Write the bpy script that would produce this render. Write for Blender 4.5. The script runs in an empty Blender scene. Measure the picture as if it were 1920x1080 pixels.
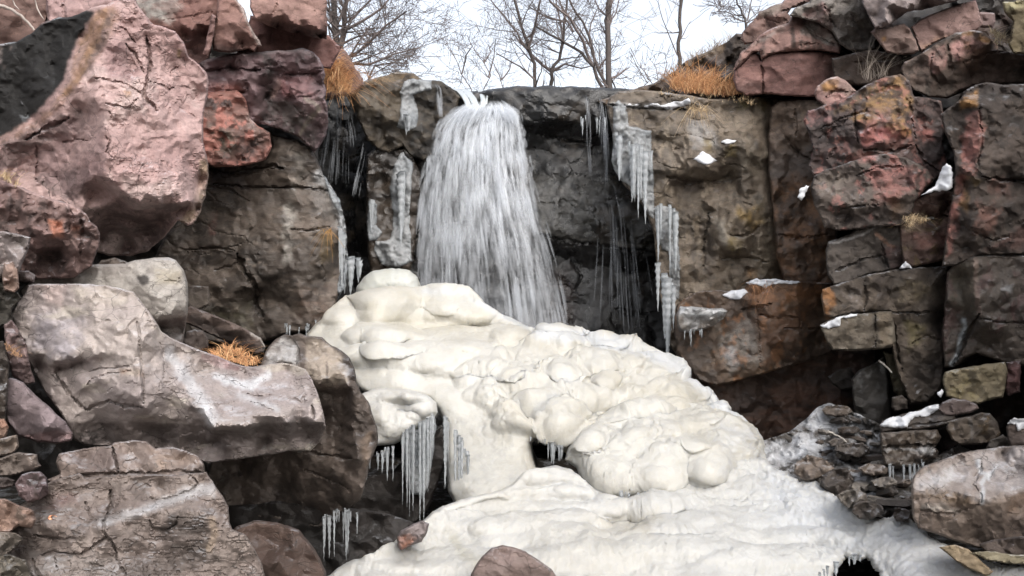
import bpy, math, random
import numpy as np
from mathutils import Vector
from mathutils.geometry import delaunay_2d_cdt

R = math.radians
scene = bpy.context.scene
COL = scene.collection

# ------------------------------------------------------------------ camera
FPX = 1500.0            # focal length in pixels of the 1920 wide frame
EYE = 1.6
cam_d = bpy.data.cameras.new('camera')
cam_d.sensor_fit = 'HORIZONTAL'; cam_d.sensor_width = 36.0
cam_d.lens = 36.0 * FPX / 1920.0
cam_d.clip_end = 2000
cam = bpy.data.objects.new('camera', cam_d); COL.objects.link(cam)
cam.location = (0, 0, EYE); cam.rotation_euler = (R(90), 0, 0)
scene.camera = cam

# ------------------------------------------------------------------ sky and sun (overcast)
SUN_EL, SUN_AZ = 42.0, 156.0       # azimuth clockwise from +Y: behind the camera, to the right
w = bpy.data.worlds.new('World'); scene.world = w; w.use_nodes = True
nt = w.node_tree; nt.nodes.clear()
wo = nt.nodes.new('ShaderNodeOutputWorld'); bg = nt.nodes.new('ShaderNodeBackground')
sk = nt.nodes.new('ShaderNodeTexSky'); sk.sky_type = 'NISHITA'; sk.sun_disc = False
sk.sun_elevation = R(SUN_EL); sk.sun_rotation = R(SUN_AZ); sk.air_density = 1.0; sk.dust_density = 4.0; sk.ozone_density = 1.0
hs = nt.nodes.new('ShaderNodeHueSaturation'); hs.inputs['Saturation'].default_value = 0.36
bg.inputs['Strength'].default_value = 0.15
nt.links.new(sk.outputs[0], hs.inputs['Color']); nt.links.new(hs.outputs[0], bg.inputs['Color']); nt.links.new(bg.outputs[0], wo.inputs['Surface'])
sd = bpy.data.lights.new('sun', 'SUN'); sd.energy = 0.5; sd.angle = R(50); sd.color = (1.0, 0.97, 0.93)
so = bpy.data.objects.new('sun', sd); COL.objects.link(so)
_v = Vector((math.sin(R(SUN_AZ)) * math.cos(R(SUN_EL)), math.cos(R(SUN_AZ)) * math.cos(R(SUN_EL)), math.sin(R(SUN_EL))))
so.rotation_euler = _v.to_track_quat('Z', 'Y').to_euler()
scene.view_settings.view_transform = 'Standard'; scene.view_settings.look = 'None'
scene.view_settings.gamma = 1.0; scene.view_settings.exposure = 1.25
try:
    scene.view_settings.use_curve_mapping = False
    scene.cycles.transparent_max_bounces = 32; scene.cycles.max_bounces = 8
    scene.cycles.sample_clamp_indirect = 6.0
except Exception: pass

# ------------------------------------------------------------------ numeric helpers
def lin(c, k=1.0):
    a = np.array(c[:3], float) / 255.0
    a = np.where(a <= 0.04045, a / 12.92, ((a + 0.055) / 1.055) ** 2.4)
    a = a + (a.mean() - a) * .21
    return np.clip(a * k, 0, 0.9)
KC = 0.62          # photographed colour -> surface colour

def P(px, py, d):
    return np.array([(px - 960.0) / FPX * d, d, EYE - (py - 540.0) / FPX * d])

def _h(ix, iy, iz, s):
    h = (ix.astype(np.int64) * 374761393 + iy.astype(np.int64) * 668265263 + iz.astype(np.int64) * 1274126177 + s * 974711) & 0xffffffff
    h = ((h ^ (h >> 13)) * 1274126177) & 0xffffffff
    h = ((h ^ (h >> 15)) * 2246822519) & 0xffffffff
    return ((h ^ (h >> 16)) & 0xffffff) / float(0xffffff)

def vn(p, s=0):
    p = np.asarray(p, float); i = np.floor(p); f = p - i
    u = f * f * f * (f * (f * 6 - 15) + 10)
    x, y, z = i[:, 0], i[:, 1], i[:, 2]; r = 0
    for a in (0, 1):
        wa = u[:, 0] if a else 1 - u[:, 0]
        for b in (0, 1):
            wb = u[:, 1] if b else 1 - u[:, 1]
            for c in (0, 1):
                wc = u[:, 2] if c else 1 - u[:, 2]
                r = r + wa * wb * wc * _h(x + a, y + b, z + c, s)
    return r * 2 - 1

def fbm(p, o=4, s=0, g=0.5):
    r = 0; a = 1.0; t = 0; p = np.asarray(p, float)
    for k in range(o):
        r = r + a * vn(p * (2.03 ** k) + k * 17.3, s + k); t += a; a *= g
    return r / t

def worley(p, s=0):
    """first and second nearest distance"""
    p = np.asarray(p, float); i = np.floor(p)
    f1 = np.full(len(p), 9.0); f2 = np.full(len(p), 9.0)
    for a in (-1, 0, 1):
        for b in (-1, 0, 1):
            for c in (-1, 0, 1):
                x, y, z = i[:, 0] + a, i[:, 1] + b, i[:, 2] + c
                q = np.stack([x + _h(x, y, z, s), y + _h(x, y, z, s + 7), z + _h(x, y, z, s + 13)], 1)
                d = np.sqrt(((p - q) ** 2).sum(1))
                f2 = np.where(d < f1, f1, np.minimum(f2, d)); f1 = np.minimum(f1, d)
    return f1, f2

def cells(p, s=0, k=7.0):
    """smooth squared distance to scattered points: bulbous cells that melt into each other"""
    p = np.asarray(p, float); i = np.floor(p); r = np.zeros(len(p))
    for a in (-1, 0, 1):
        for b in (-1, 0, 1):
            for c in (-1, 0, 1):
                x, y, z = i[:, 0] + a, i[:, 1] + b, i[:, 2] + c
                q = np.stack([x + _h(x, y, z, s), y + _h(x, y, z, s + 7), z + _h(x, y, z, s + 13)], 1)
                r += np.exp(-k * ((p - q) ** 2).sum(1))
    return -np.log(r + 1e-9) / k

def sstep(a, b, x):
    t = np.clip((x - a) / (b - a), 0, 1); return t * t * (3 - 2 * t)

def dist_line(q, pts, closed=False):
    pts = np.asarray(pts, float)[:, :2]
    r = np.full(len(q), 1e9)
    n = len(pts)
    for k in range(n if closed else n - 1):
        a = pts[k]; b = pts[(k + 1) % n]; ab = b - a
        L = (ab ** 2).sum() + 1e-9
        t = np.clip(((q - a) @ ab) / L, 0, 1)
        d = q - (a + t[:, None] * ab)
        r = np.minimum(r, np.sqrt((d ** 2).sum(1)))
    return r

def inside(q, poly):
    poly = np.asarray(poly, float)[:, :2]; x, y = q[:, 0], q[:, 1]
    c = np.zeros(len(q), bool); j = len(poly) - 1
    for i in range(len(poly)):
        xi, yi = poly[i]; xj, yj = poly[j]
        if yi != yj:
            m = ((yi > y) != (yj > y)) & (x < (xj - xi) * (y - yi) / (yj - yi) + xi)
            c ^= m
        j = i
    return c

class Field:
    """depth map over a small grid in front of the eye"""
    def __init__(s, x0, y0, x1, y1, st):
        s.x0, s.y0, s.st = x0, y0, st
        s.nx = int((x1 - x0) / st) + 2; s.ny = int((y1 - y0) / st) + 2
        s.a = np.zeros((s.ny, s.nx))
    def fill(s, pts):
        pts = np.asarray(pts, float)
        x1 = s.x0 + s.nx * s.st; y1 = s.y0 + s.ny * s.st; m = 400
        cs = np.array([(s.x0 - m, s.y0 - m), (x1 + m, s.y0 - m), (x1 + m, y1 + m), (s.x0 - m, y1 + m)])
        ext = []
        for c in cs:
            k = np.argsort(((pts[:, :2] - c) ** 2).sum(1))[:3]
            ext.append((c[0], c[1], pts[k, 2].mean()))
        pts = np.vstack([pts, ext])
        res = delaunay_2d_cdt([Vector((float(a), float(b))) for a, b in pts[:, :2]], [], [], 0, 1e-6)
        vs = np.array([(v.x, v.y) for v in res[0]])
        zs = np.array([pts[o[0], 2] if o else 0 for o in res[3]])
        for t in res[2]:
            a, b, c = vs[t[0]], vs[t[1]], vs[t[2]]; za, zb, zc = zs[t[0]], zs[t[1]], zs[t[2]]
            i0 = max(0, int(math.ceil((min(a[0], b[0], c[0]) - s.x0) / s.st - 1e-6))); i1 = min(s.nx - 1, int((max(a[0], b[0], c[0]) - s.x0) / s.st + 1e-6))
            j0 = max(0, int(math.ceil((min(a[1], b[1], c[1]) - s.y0) / s.st - 1e-6))); j1 = min(s.ny - 1, int((max(a[1], b[1], c[1]) - s.y0) / s.st + 1e-6))
            if i1 < i0 or j1 < j0: continue
            den = (b[1] - c[1]) * (a[0] - c[0]) + (c[0] - b[0]) * (a[1] - c[1])
            if abs(den) < 1e-9: continue
            X = (s.x0 + np.arange(i0, i1 + 1) * s.st)[None, :]; Y = (s.y0 + np.arange(j0, j1 + 1) * s.st)[:, None]
            l1 = ((b[1] - c[1]) * (X - c[0]) + (c[0] - b[0]) * (Y - c[1])) / den
            l2 = ((c[1] - a[1]) * (X - c[0]) + (a[0] - c[0]) * (Y - c[1])) / den
            l3 = 1 - l1 - l2
            mk = (l1 >= -1e-6) & (l2 >= -1e-6) & (l3 >= -1e-6)
            sub = s.a[j0:j1 + 1, i0:i1 + 1]
            sub[mk] = (l1 * za + l2 * zb + l3 * zc)[mk]
    def blur(s, sig):
        r = max(1, int(3 * sig / s.st)); k = np.exp(-0.5 * (np.arange(-r, r + 1) * s.st / sig) ** 2); k /= k.sum()
        a = np.pad(s.a, r, mode='edge')
        a = np.apply_along_axis(lambda v: np.convolve(v, k, 'valid'), 1, a)
        s.a = np.apply_along_axis(lambda v: np.convolve(v, k, 'valid'), 0, a)
    def get(s, q):
        fx = np.clip((q[:, 0] - s.x0) / s.st, 0, s.nx - 1.001); fy = np.clip((q[:, 1] - s.y0) / s.st, 0, s.ny - 1.001)
        i = fx.astype(int); j = fy.astype(int); u = fx - i; v = fy - j
        a = s.a
        return (a[j, i] * (1 - u) + a[j, i + 1] * u) * (1 - v) + (a[j + 1, i] * (1 - u) + a[j + 1, i + 1] * u) * v

def to_world(q, d):
    return np.stack([(q[:, 0] - 960) / FPX * d, d, EYE - (q[:, 1] - 540) / FPX * d], 1)

def mesh_obj(name, co, faces, mat=None, cols=None, parent=None, origin=None, smooth=True, uv=None, crisp=0):
    co = np.asarray(co, float)
    if origin is None:
        if parent is None:
            mn, mx = co.min(0), co.max(0)
            origin = np.array([(mn[0] + mx[0]) / 2, (mn[1] + mx[1]) / 2, mn[2]])
        else: origin = np.array(parent.location)
    me = bpy.data.meshes.new(name)
    c = (co - origin).astype(np.float32)
    me.vertices.add(len(c)); me.vertices.foreach_set('co', c.ravel())
    tot = np.array([len(f) for f in faces], np.int32)
    if isinstance(faces, np.ndarray): flat = faces.astype(np.int32).ravel()
    else: flat = np.fromiter((i for f in faces for i in f), np.int32)
    me.loops.add(len(flat)); me.loops.foreach_set('vertex_index', flat)
    st = np.concatenate([[0], np.cumsum(tot)[:-1]]).astype(np.int32)
    me.polygons.add(len(tot)); me.polygons.foreach_set('loop_start', st); me.polygons.foreach_set('loop_total', tot)
    me.polygons.foreach_set('use_smooth', np.full(len(tot), smooth, bool))
    if cols is not None:
        at = me.color_attributes.new('Col', 'FLOAT_COLOR', 'POINT')
        cc = np.ones((len(co), 4), np.float32); cc[:, :3] = cols
        at.data.foreach_set('color', cc.ravel())
    if uv is not None:
        at = me.attributes.new('flow', 'FLOAT2', 'POINT'); at.data.foreach_set('vector', np.asarray(uv, np.float32).ravel())
    me.update(calc_edges=True); me.validate()
    if crisp: me.set_sharp_from_angle(angle=R(crisp))
    if mat: me.materials.append(mat)
    o = bpy.data.objects.new(name, me); COL.objects.link(o)
    if parent is not None: o.parent = parent
    else: o.location = origin
    return o

def tag(o, label=None, cat=None, group=None, kind=None):
    if label: o['label'] = label
    if cat: o['category'] = cat
    if group: o['group'] = group
    if kind: o['kind'] = kind
    return o

def empty(name, loc, label, cat, group=None, kind=None):
    o = bpy.data.objects.new(name, None); COL.objects.link(o); o.location = Vector([float(v) for v in loc])
    return tag(o, label, cat, group, kind)

# ------------------------------------------------------------------ materials
def nodes(name):
    m = bpy.data.materials.new(name); m.use_nodes = True; t = m.node_tree; t.nodes.clear()
    out = t.nodes.new('ShaderNodeOutputMaterial'); b = t.nodes.new('ShaderNodeBsdfPrincipled')
    t.links.new(b.outputs[0], out.inputs['Surface'])
    return m, t, b, out

def noise_node(t, vec, scale, detail=6, rough=0.6, stretch=None):
    n = t.nodes.new('ShaderNodeTexNoise'); n.inputs['Scale'].default_value = scale
    n.inputs['Detail'].default_value = detail; n.inputs['Roughness'].default_value = rough
    if stretch:
        mp = t.nodes.new('ShaderNodeMapping'); mp.inputs['Scale'].default_value = stretch
        t.links.new(vec, mp.inputs['Vector']); t.links.new(mp.outputs[0], n.inputs['Vector'])
    else: t.links.new(vec, n.inputs['Vector'])
    return n

def ramp(t, fac, stops):
    r = t.nodes.new('ShaderNodeValToRGB'); e = r.color_ramp.elements
    while len(e) < len(stops): e.new(0.5)
    for k, (p, c) in enumerate(stops):
        e[k].position = p; e[k].color = (c, c, c, 1) if not hasattr(c, '__len__') else (*c, 1)
    t.links.new(fac, r.inputs['Fac']); return r

def mixc(t, fac, a, b, mode='MIX'):
    m = t.nodes.new('ShaderNodeMix'); m.data_type = 'RGBA'; m.blend_type = mode
    for s, v in ((m.inputs[0], fac), (m.inputs[6], a), (m.inputs[7], b)):
        if hasattr(v, 'node'): t.links.new(v, s)
        elif hasattr(v, '__len__'): s.default_value = (*v, 1)
        else: s.default_value = v
    return m.outputs[2]

def math_node(t, op, a, b=None):
    m = t.nodes.new('ShaderNodeMath'); m.operation = op
    for s, v in ((m.inputs[0], a), (m.inputs[1], b)):
        if v is None: continue
        if hasattr(v, 'node'): t.links.new(v, s)
        else: s.default_value = v
    return m.outputs[0]

def rock_material(name, rough=0.85, wet=0.0, frost=0.0, speck=0.35, bump=0.5, hairs=0.8):
    m, t, b, out = nodes(name)
    tc = t.nodes.new('ShaderNodeNewGeometry').outputs['Position']
    at = t.nodes.new('ShaderNodeAttribute'); at.attribute_name = 'Col'
    n1 = noise_node(t, tc, 9, 8, 0.65, (1, 1, 2.2))
    n2 = noise_node(t, tc, 55, 6, 0.7)
    n3 = noise_node(t, tc, 3.2, 6, 0.6, (2, 2, 0.8))
    r1 = ramp(t, n1.outputs[0], [(0.3, 1 - speck), (0.7, 1 + speck * 0.9)])
    c = mixc(t, 1.0, at.outputs['Color'], r1.outputs[0], 'MULTIPLY')
    r2 = ramp(t, n2.outputs[0], [(0.32, 0.76), (0.5, 1.0), (0.7, 1.18)])
    c = mixc(t, 0.7, c, r2.outputs[0], 'MULTIPLY')
    # grains of dark lichen
    vr = t.nodes.new('ShaderNodeTexVoronoi'); vr.inputs['Scale'].default_value = 38; t.links.new(tc, vr.inputs['Vector'])
    sp = math_node(t, 'LESS_THAN', vr.outputs['Distance'], 0.17)
    sp = math_node(t, 'MULTIPLY', sp, ramp(t, n3.outputs[0], [(0.5, 0), (0.62, 1)]).outputs[0])
    c = mixc(t, math_node(t, 'MULTIPLY', sp, 0.55), c, (0.03, 0.028, 0.026))
    wn = noise_node(t, tc, 3.0, 4, .6)
    wv = t.nodes.new('ShaderNodeVectorMath'); wv.operation = 'MULTIPLY_ADD'; t.links.new(wn.outputs['Color'], wv.inputs[0]); wv.inputs[1].default_value = (.2, .2, .2); t.links.new(tc, wv.inputs[2])
    hair = None
    for vs, vst, wid in ((2.6, (1, 1, 1.9), .012), (7.0, (1, 1, 1.7), .016)):
        mpv = t.nodes.new('ShaderNodeMapping'); mpv.inputs['Scale'].default_value = vst; t.links.new(wv.outputs[0], mpv.inputs['Vector'])
        ve = t.nodes.new('ShaderNodeTexVoronoi'); ve.feature = 'DISTANCE_TO_EDGE'; ve.inputs['Scale'].default_value = vs; t.links.new(mpv.outputs[0], ve.inputs['Vector'])
        ln = ramp(t, ve.outputs['Distance'], [(0.0, 1.0), (wid * (1 if vs < 5 else 1.3), 0.0)]).outputs[0]
        gt = ramp(t, noise_node(t, tc, 1.7 if vs < 5 else 2.9, 3, .5).outputs[0], [(.5, 0), (.58, 1)]).outputs[0]
        ln = math_node(t, 'MULTIPLY', ln, gt)
        hair = ln if hair is None else math_node(t, 'MAXIMUM', hair, ln)
    c = mixc(t, math_node(t, 'MULTIPLY', hair, hairs), c, (0.02, 0.018, 0.016))
    rg = ramp(t, n3.outputs[0], [(0.35, max(0.08, rough - 0.12 - wet * 0.35)), (0.65, rough)]).outputs[0]
    if frost > 0:
        ge = t.nodes.new('ShaderNodeNewGeometry'); sx = t.nodes.new('ShaderNodeSeparateXYZ'); t.links.new(ge.outputs['Normal'], sx.inputs[0])
        up = ramp(t, sx.outputs['Z'], [(0.6, 0.0), (1.0, 1.0)]).outputs[0]
        n4 = noise_node(t, tc, 6, 8, 0.75)
        fz = ramp(t, n4.outputs[0], [(0.5, 0.0), (0.66, 1.0)]).outputs[0]
        fm = math_node(t, 'MULTIPLY', math_node(t, 'MULTIPLY', up, fz), frost)
        c = mixc(t, fm, c, (0.72, 0.75, 0.8))
    t.links.new(c, b.inputs['Base Color']); t.links.new(rg, b.inputs['Roughness'])
    b.inputs['Specular IOR Level'].default_value = 0.35 + 0.3 * wet
    nb = noise_node(t, tc, 26, 10, 0.72, (1, 1, 1.8)); nb2 = noise_node(t, tc, 120, 4, 0.6)
    bp = t.nodes.new('ShaderNodeBump'); bp.inputs['Strength'].default_value = bump; bp.inputs['Distance'].default_value = 0.03
    t.links.new(math_node(t, 'SUBTRACT', nb.outputs[0], math_node(t, 'MULTIPLY', hair, .5)), bp.inputs['Height'])
    bp2 = t.nodes.new('ShaderNodeBump'); bp2.inputs['Strength'].default_value = bump * 0.5; bp2.inputs['Distance'].default_value = 0.006
    t.links.new(nb2.outputs[0], bp2.inputs['Height']); t.links.new(bp.outputs[0], bp2.inputs['Normal'])
    t.links.new(bp2.outputs[0], b.inputs['Normal'])
    return m

M = {}
M['dry'] = rock_material('dry_rock', 0.88, 0.0, 0.4, speck=0.24, bump=0.36)
M['frost'] = rock_material('frosted_rock', 0.8, 0.15, 0.32, speck=0.14, bump=0.3)
M['damp'] = rock_material('damp_rock', 0.75, 0.35, 0.35, speck=0.3, bump=0.45)
M['pool'] = rock_material('open_water', 0.5, -1.0, 0.0, speck=0.1, bump=0.0)
M['wet'] = rock_material('wet_rock', 0.55, 0.8, 0.0, speck=0.35, bump=0.42)

def ice_material(name, col, rough, sss, rad, bump, bscale, sp=0.5, trans=0.0):
    m, t, b, out = nodes(name)
    tc = t.nodes.new('ShaderNodeNewGeometry').outputs['Position']
    at = t.nodes.new('ShaderNodeAttribute'); at.attribute_name = 'Col'
    n = noise_node(t, tc, 5, 5, 0.55); r = ramp(t, n.outputs[0], [(0.35, 0.93), (0.65, 1.03)])
    c = mixc(t, 1.0, at.outputs['Color'], r.outputs[0], 'MULTIPLY')
    t.links.new(c, b.inputs['Base Color'])
    b.inputs['Roughness'].default_value = rough; b.inputs['IOR'].default_value = 1.31
    b.inputs['Specular IOR Level'].default_value = sp
    b.inputs['Subsurface Weight'].default_value = sss; b.inputs['Subsurface Radius'].default_value = rad; b.inputs['Subsurface Scale'].default_value = 0.06
    b.inputs['Transmission Weight'].default_value = trans
    nb = noise_node(t, tc, bscale, 6, 0.65)
    bp = t.nodes.new('ShaderNodeBump'); bp.inputs['Strength'].default_value = bump; bp.inputs['Distance'].default_value = 0.02
    t.links.new(nb.outputs[0], bp.inputs['Height'])
    nb3 = noise_node(t, tc, bscale * 4.5, 3, .7); bp3 = t.nodes.new('ShaderNodeBump'); bp3.inputs['Strength'].default_value = bump; bp3.inputs['Distance'].default_value = 0.006
    t.links.new(nb3.outputs[0], bp3.inputs['Height']); t.links.new(bp.outputs[0], bp3.inputs['Normal']); t.links.new(bp3.outputs[0], b.inputs['Normal'])
    return m
M['ice'] = ice_material('foam_ice', None, 0.36, 0.5, (1.0, 0.88, 0.66), 0.4, 34, 0.55)
M['snow'] = ice_material('snow', None, 0.8, 0.3, (1, 1, 1), 0.35, 45, 0.2)
M['clear'] = ice_material('clear_ice', None, 0.14, 0.0, (1, 1, 1), 0.7, 45, 0.6, trans=0.6)

# ------------------------------------------------------------------ the traced-rock builder
FIELDS = {}
_seed = [11]
def rough_line(poly, st, wob, seed, closed=True):
    out = []
    n = len(poly)
    for k in range(n if closed else n - 1):
        a = np.array(poly[k], float); b = np.array(poly[(k + 1) % n], float)
        m = max(1, int(np.hypot(*(b - a)[:2]) / st))
        for i in range(m): out.append(a + (b - a) * i / m)
    q = np.array(out)
    s = np.stack([q[:, 0] * 0.045, q[:, 1] * 0.045, np.full(len(q), seed * 3.7)], 1)
    q[:, 0] += wob * fbm(s, 4, seed, 0.65) * 1.6; q[:, 1] += wob * fbm(s + 91.7, 4, seed + 5, 0.65) * 1.6
    return q

def paint_mask(q, wp, op, seed):
    k = op[0]
    if k == 'n':       # noise over the whole rock: scale3, threshold, width
        return sstep(op[1 + 1], op[2] + op[3], fbm(wp * np.array(op[1]), 5, seed, 0.6))
    feather = op[-2]; warp = op[-1]
    qq = q.copy()
    s = np.stack([q[:, 0] * 0.03, q[:, 1] * 0.03, np.full(len(q), seed * 1.3)], 1)
    qq[:, 0] += warp * fbm(s, 5, seed, 0.7) * 2; qq[:, 1] += warp * fbm(s + 33, 5, seed + 3, 0.7) * 2
    if k == 'p':
        d = dist_line(qq, op[1], True); d = np.where(inside(qq, op[1]), -d, d)
        br = .45 + .55 * sstep(-.22, .18, fbm(wp * np.array((8, 8, 11)) + seed * 2.1, 5, seed + 8, .65)) if op[3] < .9 and len(op[1]) > 3 else 1.0
        return (1 - sstep(-feather, feather, d)) * br
    if k == 'l':
        return 1 - sstep(op[2] * 0.5 - feather * 0.5, op[2] * 0.5 + feather, dist_line(qq, op[1]))

def shape(name, D, outline, ctrl=(), lv=((60, .06), (24, .02)), asp=1.4, nz=.018, nsc=(5, 5, 8), crk=0.0, crs=(2.2, 2.2, 3.2), cracks=(),
          edge=(12, .1), thick=.9, step=3.4, base=((150, 120, 110), (120, 100, 95)), bsc=(1.5, 1.5, 3), paint=(), mat='dry', smooth=0, wob=1.6,
          bumps=None, on=None, lift=0.0, k=None, parent=None, shrink=.8, fine=0.0, ndisp=None, chip=.005, key=None, pil=None):
    _seed[0] += 7; seed = _seed[0]; rng = random.Random(seed)
    ol = []
    ca = np.array([c[:3] for c in ctrl], float) if len(ctrl) else None
    for p in outline:          # the front carries on to the rim: take the depth of the nearest inner points
        z = p[2] if len(p) > 2 else 0
        if len(p) == 2 and ca is not None:
            d2 = ((ca[:, :2] - np.array(p)) ** 2).sum(1) + 60; kk_ = np.argsort(d2)[:3]; z = .93 * (ca[kk_, 2] / d2[kk_]).sum() / (1 / d2[kk_]).sum()
        ol.append((p[0], p[1], D + z))
    if not smooth: edge = (min(edge[0], 16) * .4, edge[1] * .55)
    lo = rough_line(ol, step * 1.05, wob, seed)
    x0, y0 = lo[:, 0].min() - 4, lo[:, 1].min() - 4; x1, y1 = lo[:, 0].max() + 4, lo[:, 1].max() + 4
    F = Field(x0, y0, x1, y1, max(2.0, step * .8))
    if on is None:
        pts = [tuple(p) for p in ol] + [(c[0], c[1], D + c[2]) for c in ctrl]
        F.fill(pts)
        for sp, amp in (tuple(lv) + ((max(7.0, lv[-1][0] * .5), lv[-1][1] * .5),) if len(lv) else ()):
            if smooth: break
            sx, sy = sp * math.sqrt(asp), sp / math.sqrt(asp); extra = []
            yy = y0
            while yy < y1 + sy:
                xx = x0 + rng.random() * sx
                while xx < x1 + sx:
                    extra.append((xx + rng.uniform(-.45, .45) * sx, yy + rng.uniform(-.45, .45) * sy)); xx += sx
                yy += sy
            e = np.array(extra); d0 = F.get(e)
            pts = pts + [(a[0], a[1], z + rng.uniform(-1, 1) * amp * 2.1) for a, z in zip(e, d0)]
            F.fill(pts)
        if smooth: F.blur(smooth)
    # vertices
    gx, gy = np.meshgrid(np.arange(x0, x1, step), np.arange(y0, y1, step * .87)); gx = gx + (np.arange(gx.shape[0]) % 2)[:, None] * step * .5
    g = np.stack([gx.ravel(), gy.ravel()], 1)
    g = g + np.array([[rng.uniform(-.2, .2) * step, rng.uniform(-.2, .2) * step] for _ in range(len(g))])
    keep = inside(g, lo); g = g[keep]
    db = dist_line(g, lo, True); g = g[db > step * .55]
    n = len(lo); q = np.vstack([lo[:, :2], g])
    res = delaunay_2d_cdt([Vector((float(a), float(b))) for a, b in q], [(i, (i + 1) % n) for i in range(n)], [], 0, 1e-7)
    vq = np.array([(v.x, v.y) for v in res[0]]); tri = np.array(res[2])
    cen = vq[tri].mean(1); tri = tri[inside(cen, lo)]
    a, b, c = vq[tri[:, 0]], vq[tri[:, 1]], vq[tri[:, 2]]
    ar = (b[:, 0] - a[:, 0]) * (c[:, 1] - a[:, 1]) - (b[:, 1] - a[:, 1]) * (c[:, 0] - a[:, 0])
    tri = tri[np.abs(ar) > 1e-6]; ar = ar[np.abs(ar) > 1e-6]
    fl = ar > 0; tri[fl] = tri[fl][:, ::-1]
    q = vq; N = len(q)
    dd = F.get(q) if on is None else (FIELDS[on].get(q) - lift)
    db = dist_line(q, lo, True)
    if edge[1]:
        tt = np.clip(db / edge[0], 0, 1); dd = dd + edge[1] * (1 - np.sqrt(1 - (1 - tt) ** 2 * .999))
    if pil: dd = dd - pil[1] * np.sqrt(1 - (1 - np.clip(db / pil[0], 0, 1)) ** 2)
    wp = to_world(q, dd)
    sn = np.array([seed * 3.1, seed * 1.7, 0])
    disp = 0
    if nz: disp = disp + nz * (1.0 if smooth else .38) * fbm(wp * np.array(nsc) + sn, 5, seed, .58)
    if chip and not smooth:
        fq = fbm(wp * np.array((3.2, 3.2, 5.5)) + sn + 31, 4, seed + 15, .55) * 3.0
        disp = disp + chip * (fq - np.floor(fq) - .5)
        fq = fbm(wp * np.array((7.5, 7.5, 12)) + sn + 51, 3, seed + 16, .55) * 2.6
        disp = disp + chip * .3 * (fq - np.floor(fq) - .5)
    if fine: disp = disp + fine * fbm(wp * 22 + sn, 4, seed + 9, .6)
    if crk:
        wpw = wp * np.array(crs) + .35 * np.stack([fbm(wp * 2.5 + sn, 3, seed + 1), fbm(wp * 2.5 + sn + 9, 3, seed + 2), fbm(wp * 2.5 + sn + 5, 3, seed + 3)], 1) + sn
        f1, f2 = worley(wpw, seed); cm = 1 - sstep(0, .07, f2 - f1)
        gate = sstep(-.1, .25, fbm(wp * 1.3 + sn, 3, seed + 21))
        disp = disp - crk * cm * gate
    for cr in cracks:
        pl, wd, dp = cr
        s = np.stack([q[:, 0] * .09, q[:, 1] * .09, np.full(N, 2.2)], 1)
        dl = dist_line(q + np.stack([fbm(s, 3, seed + 40), fbm(s + 7, 3, seed + 41)], 1) * 3.2, pl)
        e0 = np.hypot(q[:, 0] - pl[0][0], q[:, 1] - pl[0][1]); e1 = np.hypot(q[:, 0] - pl[-1][0], q[:, 1] - pl[-1][1])
        wm = (.45 + .9 * sstep(-.5, .5, fbm(s * 1.3 + 77, 3, seed + 43))) * (.25 + .75 * sstep(0, 18, np.minimum(e0, e1))) * wd
        disp = disp - dp * .75 * (1 - sstep(0, 1, (dl - wm * .15) / (wm * .75)))
    if bumps is not None: disp = disp + bumps(q, wp, db)
    dd = dd - disp
    wp = to_world(q, dd)
    if ndisp is not None:
        fn = np.cross(wp[tri[:, 1]] - wp[tri[:, 0]], wp[tri[:, 2]] - wp[tri[:, 0]]); vnm = np.zeros_like(wp)
        for kx in range(3): np.add.at(vnm, tri[:, kx], fn)
        vnm /= np.linalg.norm(vnm, axis=1)[:, None] + 1e-12
        vnm *= np.where((vnm * (wp - np.array([0, 0, EYE]))).sum(1) > 0, -1, 1)[:, None]
        wp = wp + vnm * ndisp(wp, q, db)[:, None]
        dd = wp[:, 1]
        q = np.stack([wp[:, 0] / dd * FPX + 960, 540 - (wp[:, 2] - EYE) / dd * FPX], 1)
    FIELDS[key or name + str(seed)] = F2 = Field(x0, y0, x1, y1, max(3.0, step))
    # final depth lookup for things lying on this one
    ii = np.clip(((q[:, 0] - x0) / F2.st).round().astype(int), 0, F2.nx - 1); jj = np.clip(((q[:, 1] - y0) / F2.st).round().astype(int), 0, F2.ny - 1)
    F2.a[:] = F.get(np.stack(np.meshgrid(x0 + np.arange(F2.nx) * F2.st, y0 + np.arange(F2.ny) * F2.st), -1).reshape(-1, 2)).reshape(F2.ny, F2.nx) if on is None else np.median(dd)
    F2.a[jj, ii] = dd
    # colour
    kk = KC if k is None else k
    c1, c2 = lin(base[0], kk), lin(base[1], kk)
    mx = sstep(-.35, .35, fbm(wp * np.array(bsc) + sn, 5, seed + 50, .6))[:, None]
    cols = c1 * (1 - mx) + c2 * mx
    for pi, op in enumerate(paint):
        if op[0] == 'n': col, al = op[4], op[5]
        elif op[0] == 'p': col, al = op[2], op[3]
        else: col, al = op[3], op[4]
        mk = paint_mask(q, wp, op, seed + 60 + pi * 5)[:, None] * al
        cols = cols * (1 - mk) + lin(col, kk) * mk
    if thick <= .3:      # thin things: the back follows the front
        bk = np.array([0, 0, EYE]) + (wp - np.array([0, 0, EYE])) * (1 + thick / np.maximum(wp[:, 1:2], .5))
        rr_ = np.arange(n); nx_ = np.roll(rr_, -1)
        verts = [wp, bk]; cl = [cols, cols]; faces = [tri, tri[:, ::-1] + N, np.stack([rr_, nx_, nx_ + N], 1), np.stack([rr_, nx_ + N, rr_ + N], 1)]
    else:
        # back: rings running away from the eye, closing in
        rim = [i for i in range(n)]
        rc = wp[:n]; rcq = q[:n]; ctr = rcq.mean(0); verts = [wp]; cl = [cols]; faces = [tri]
        prev = np.arange(n); off = N
        med = float(np.median(dd[:n]))
        ts = (.04, .1, .18, .28, .42, .6, .8, 1.0)
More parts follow.
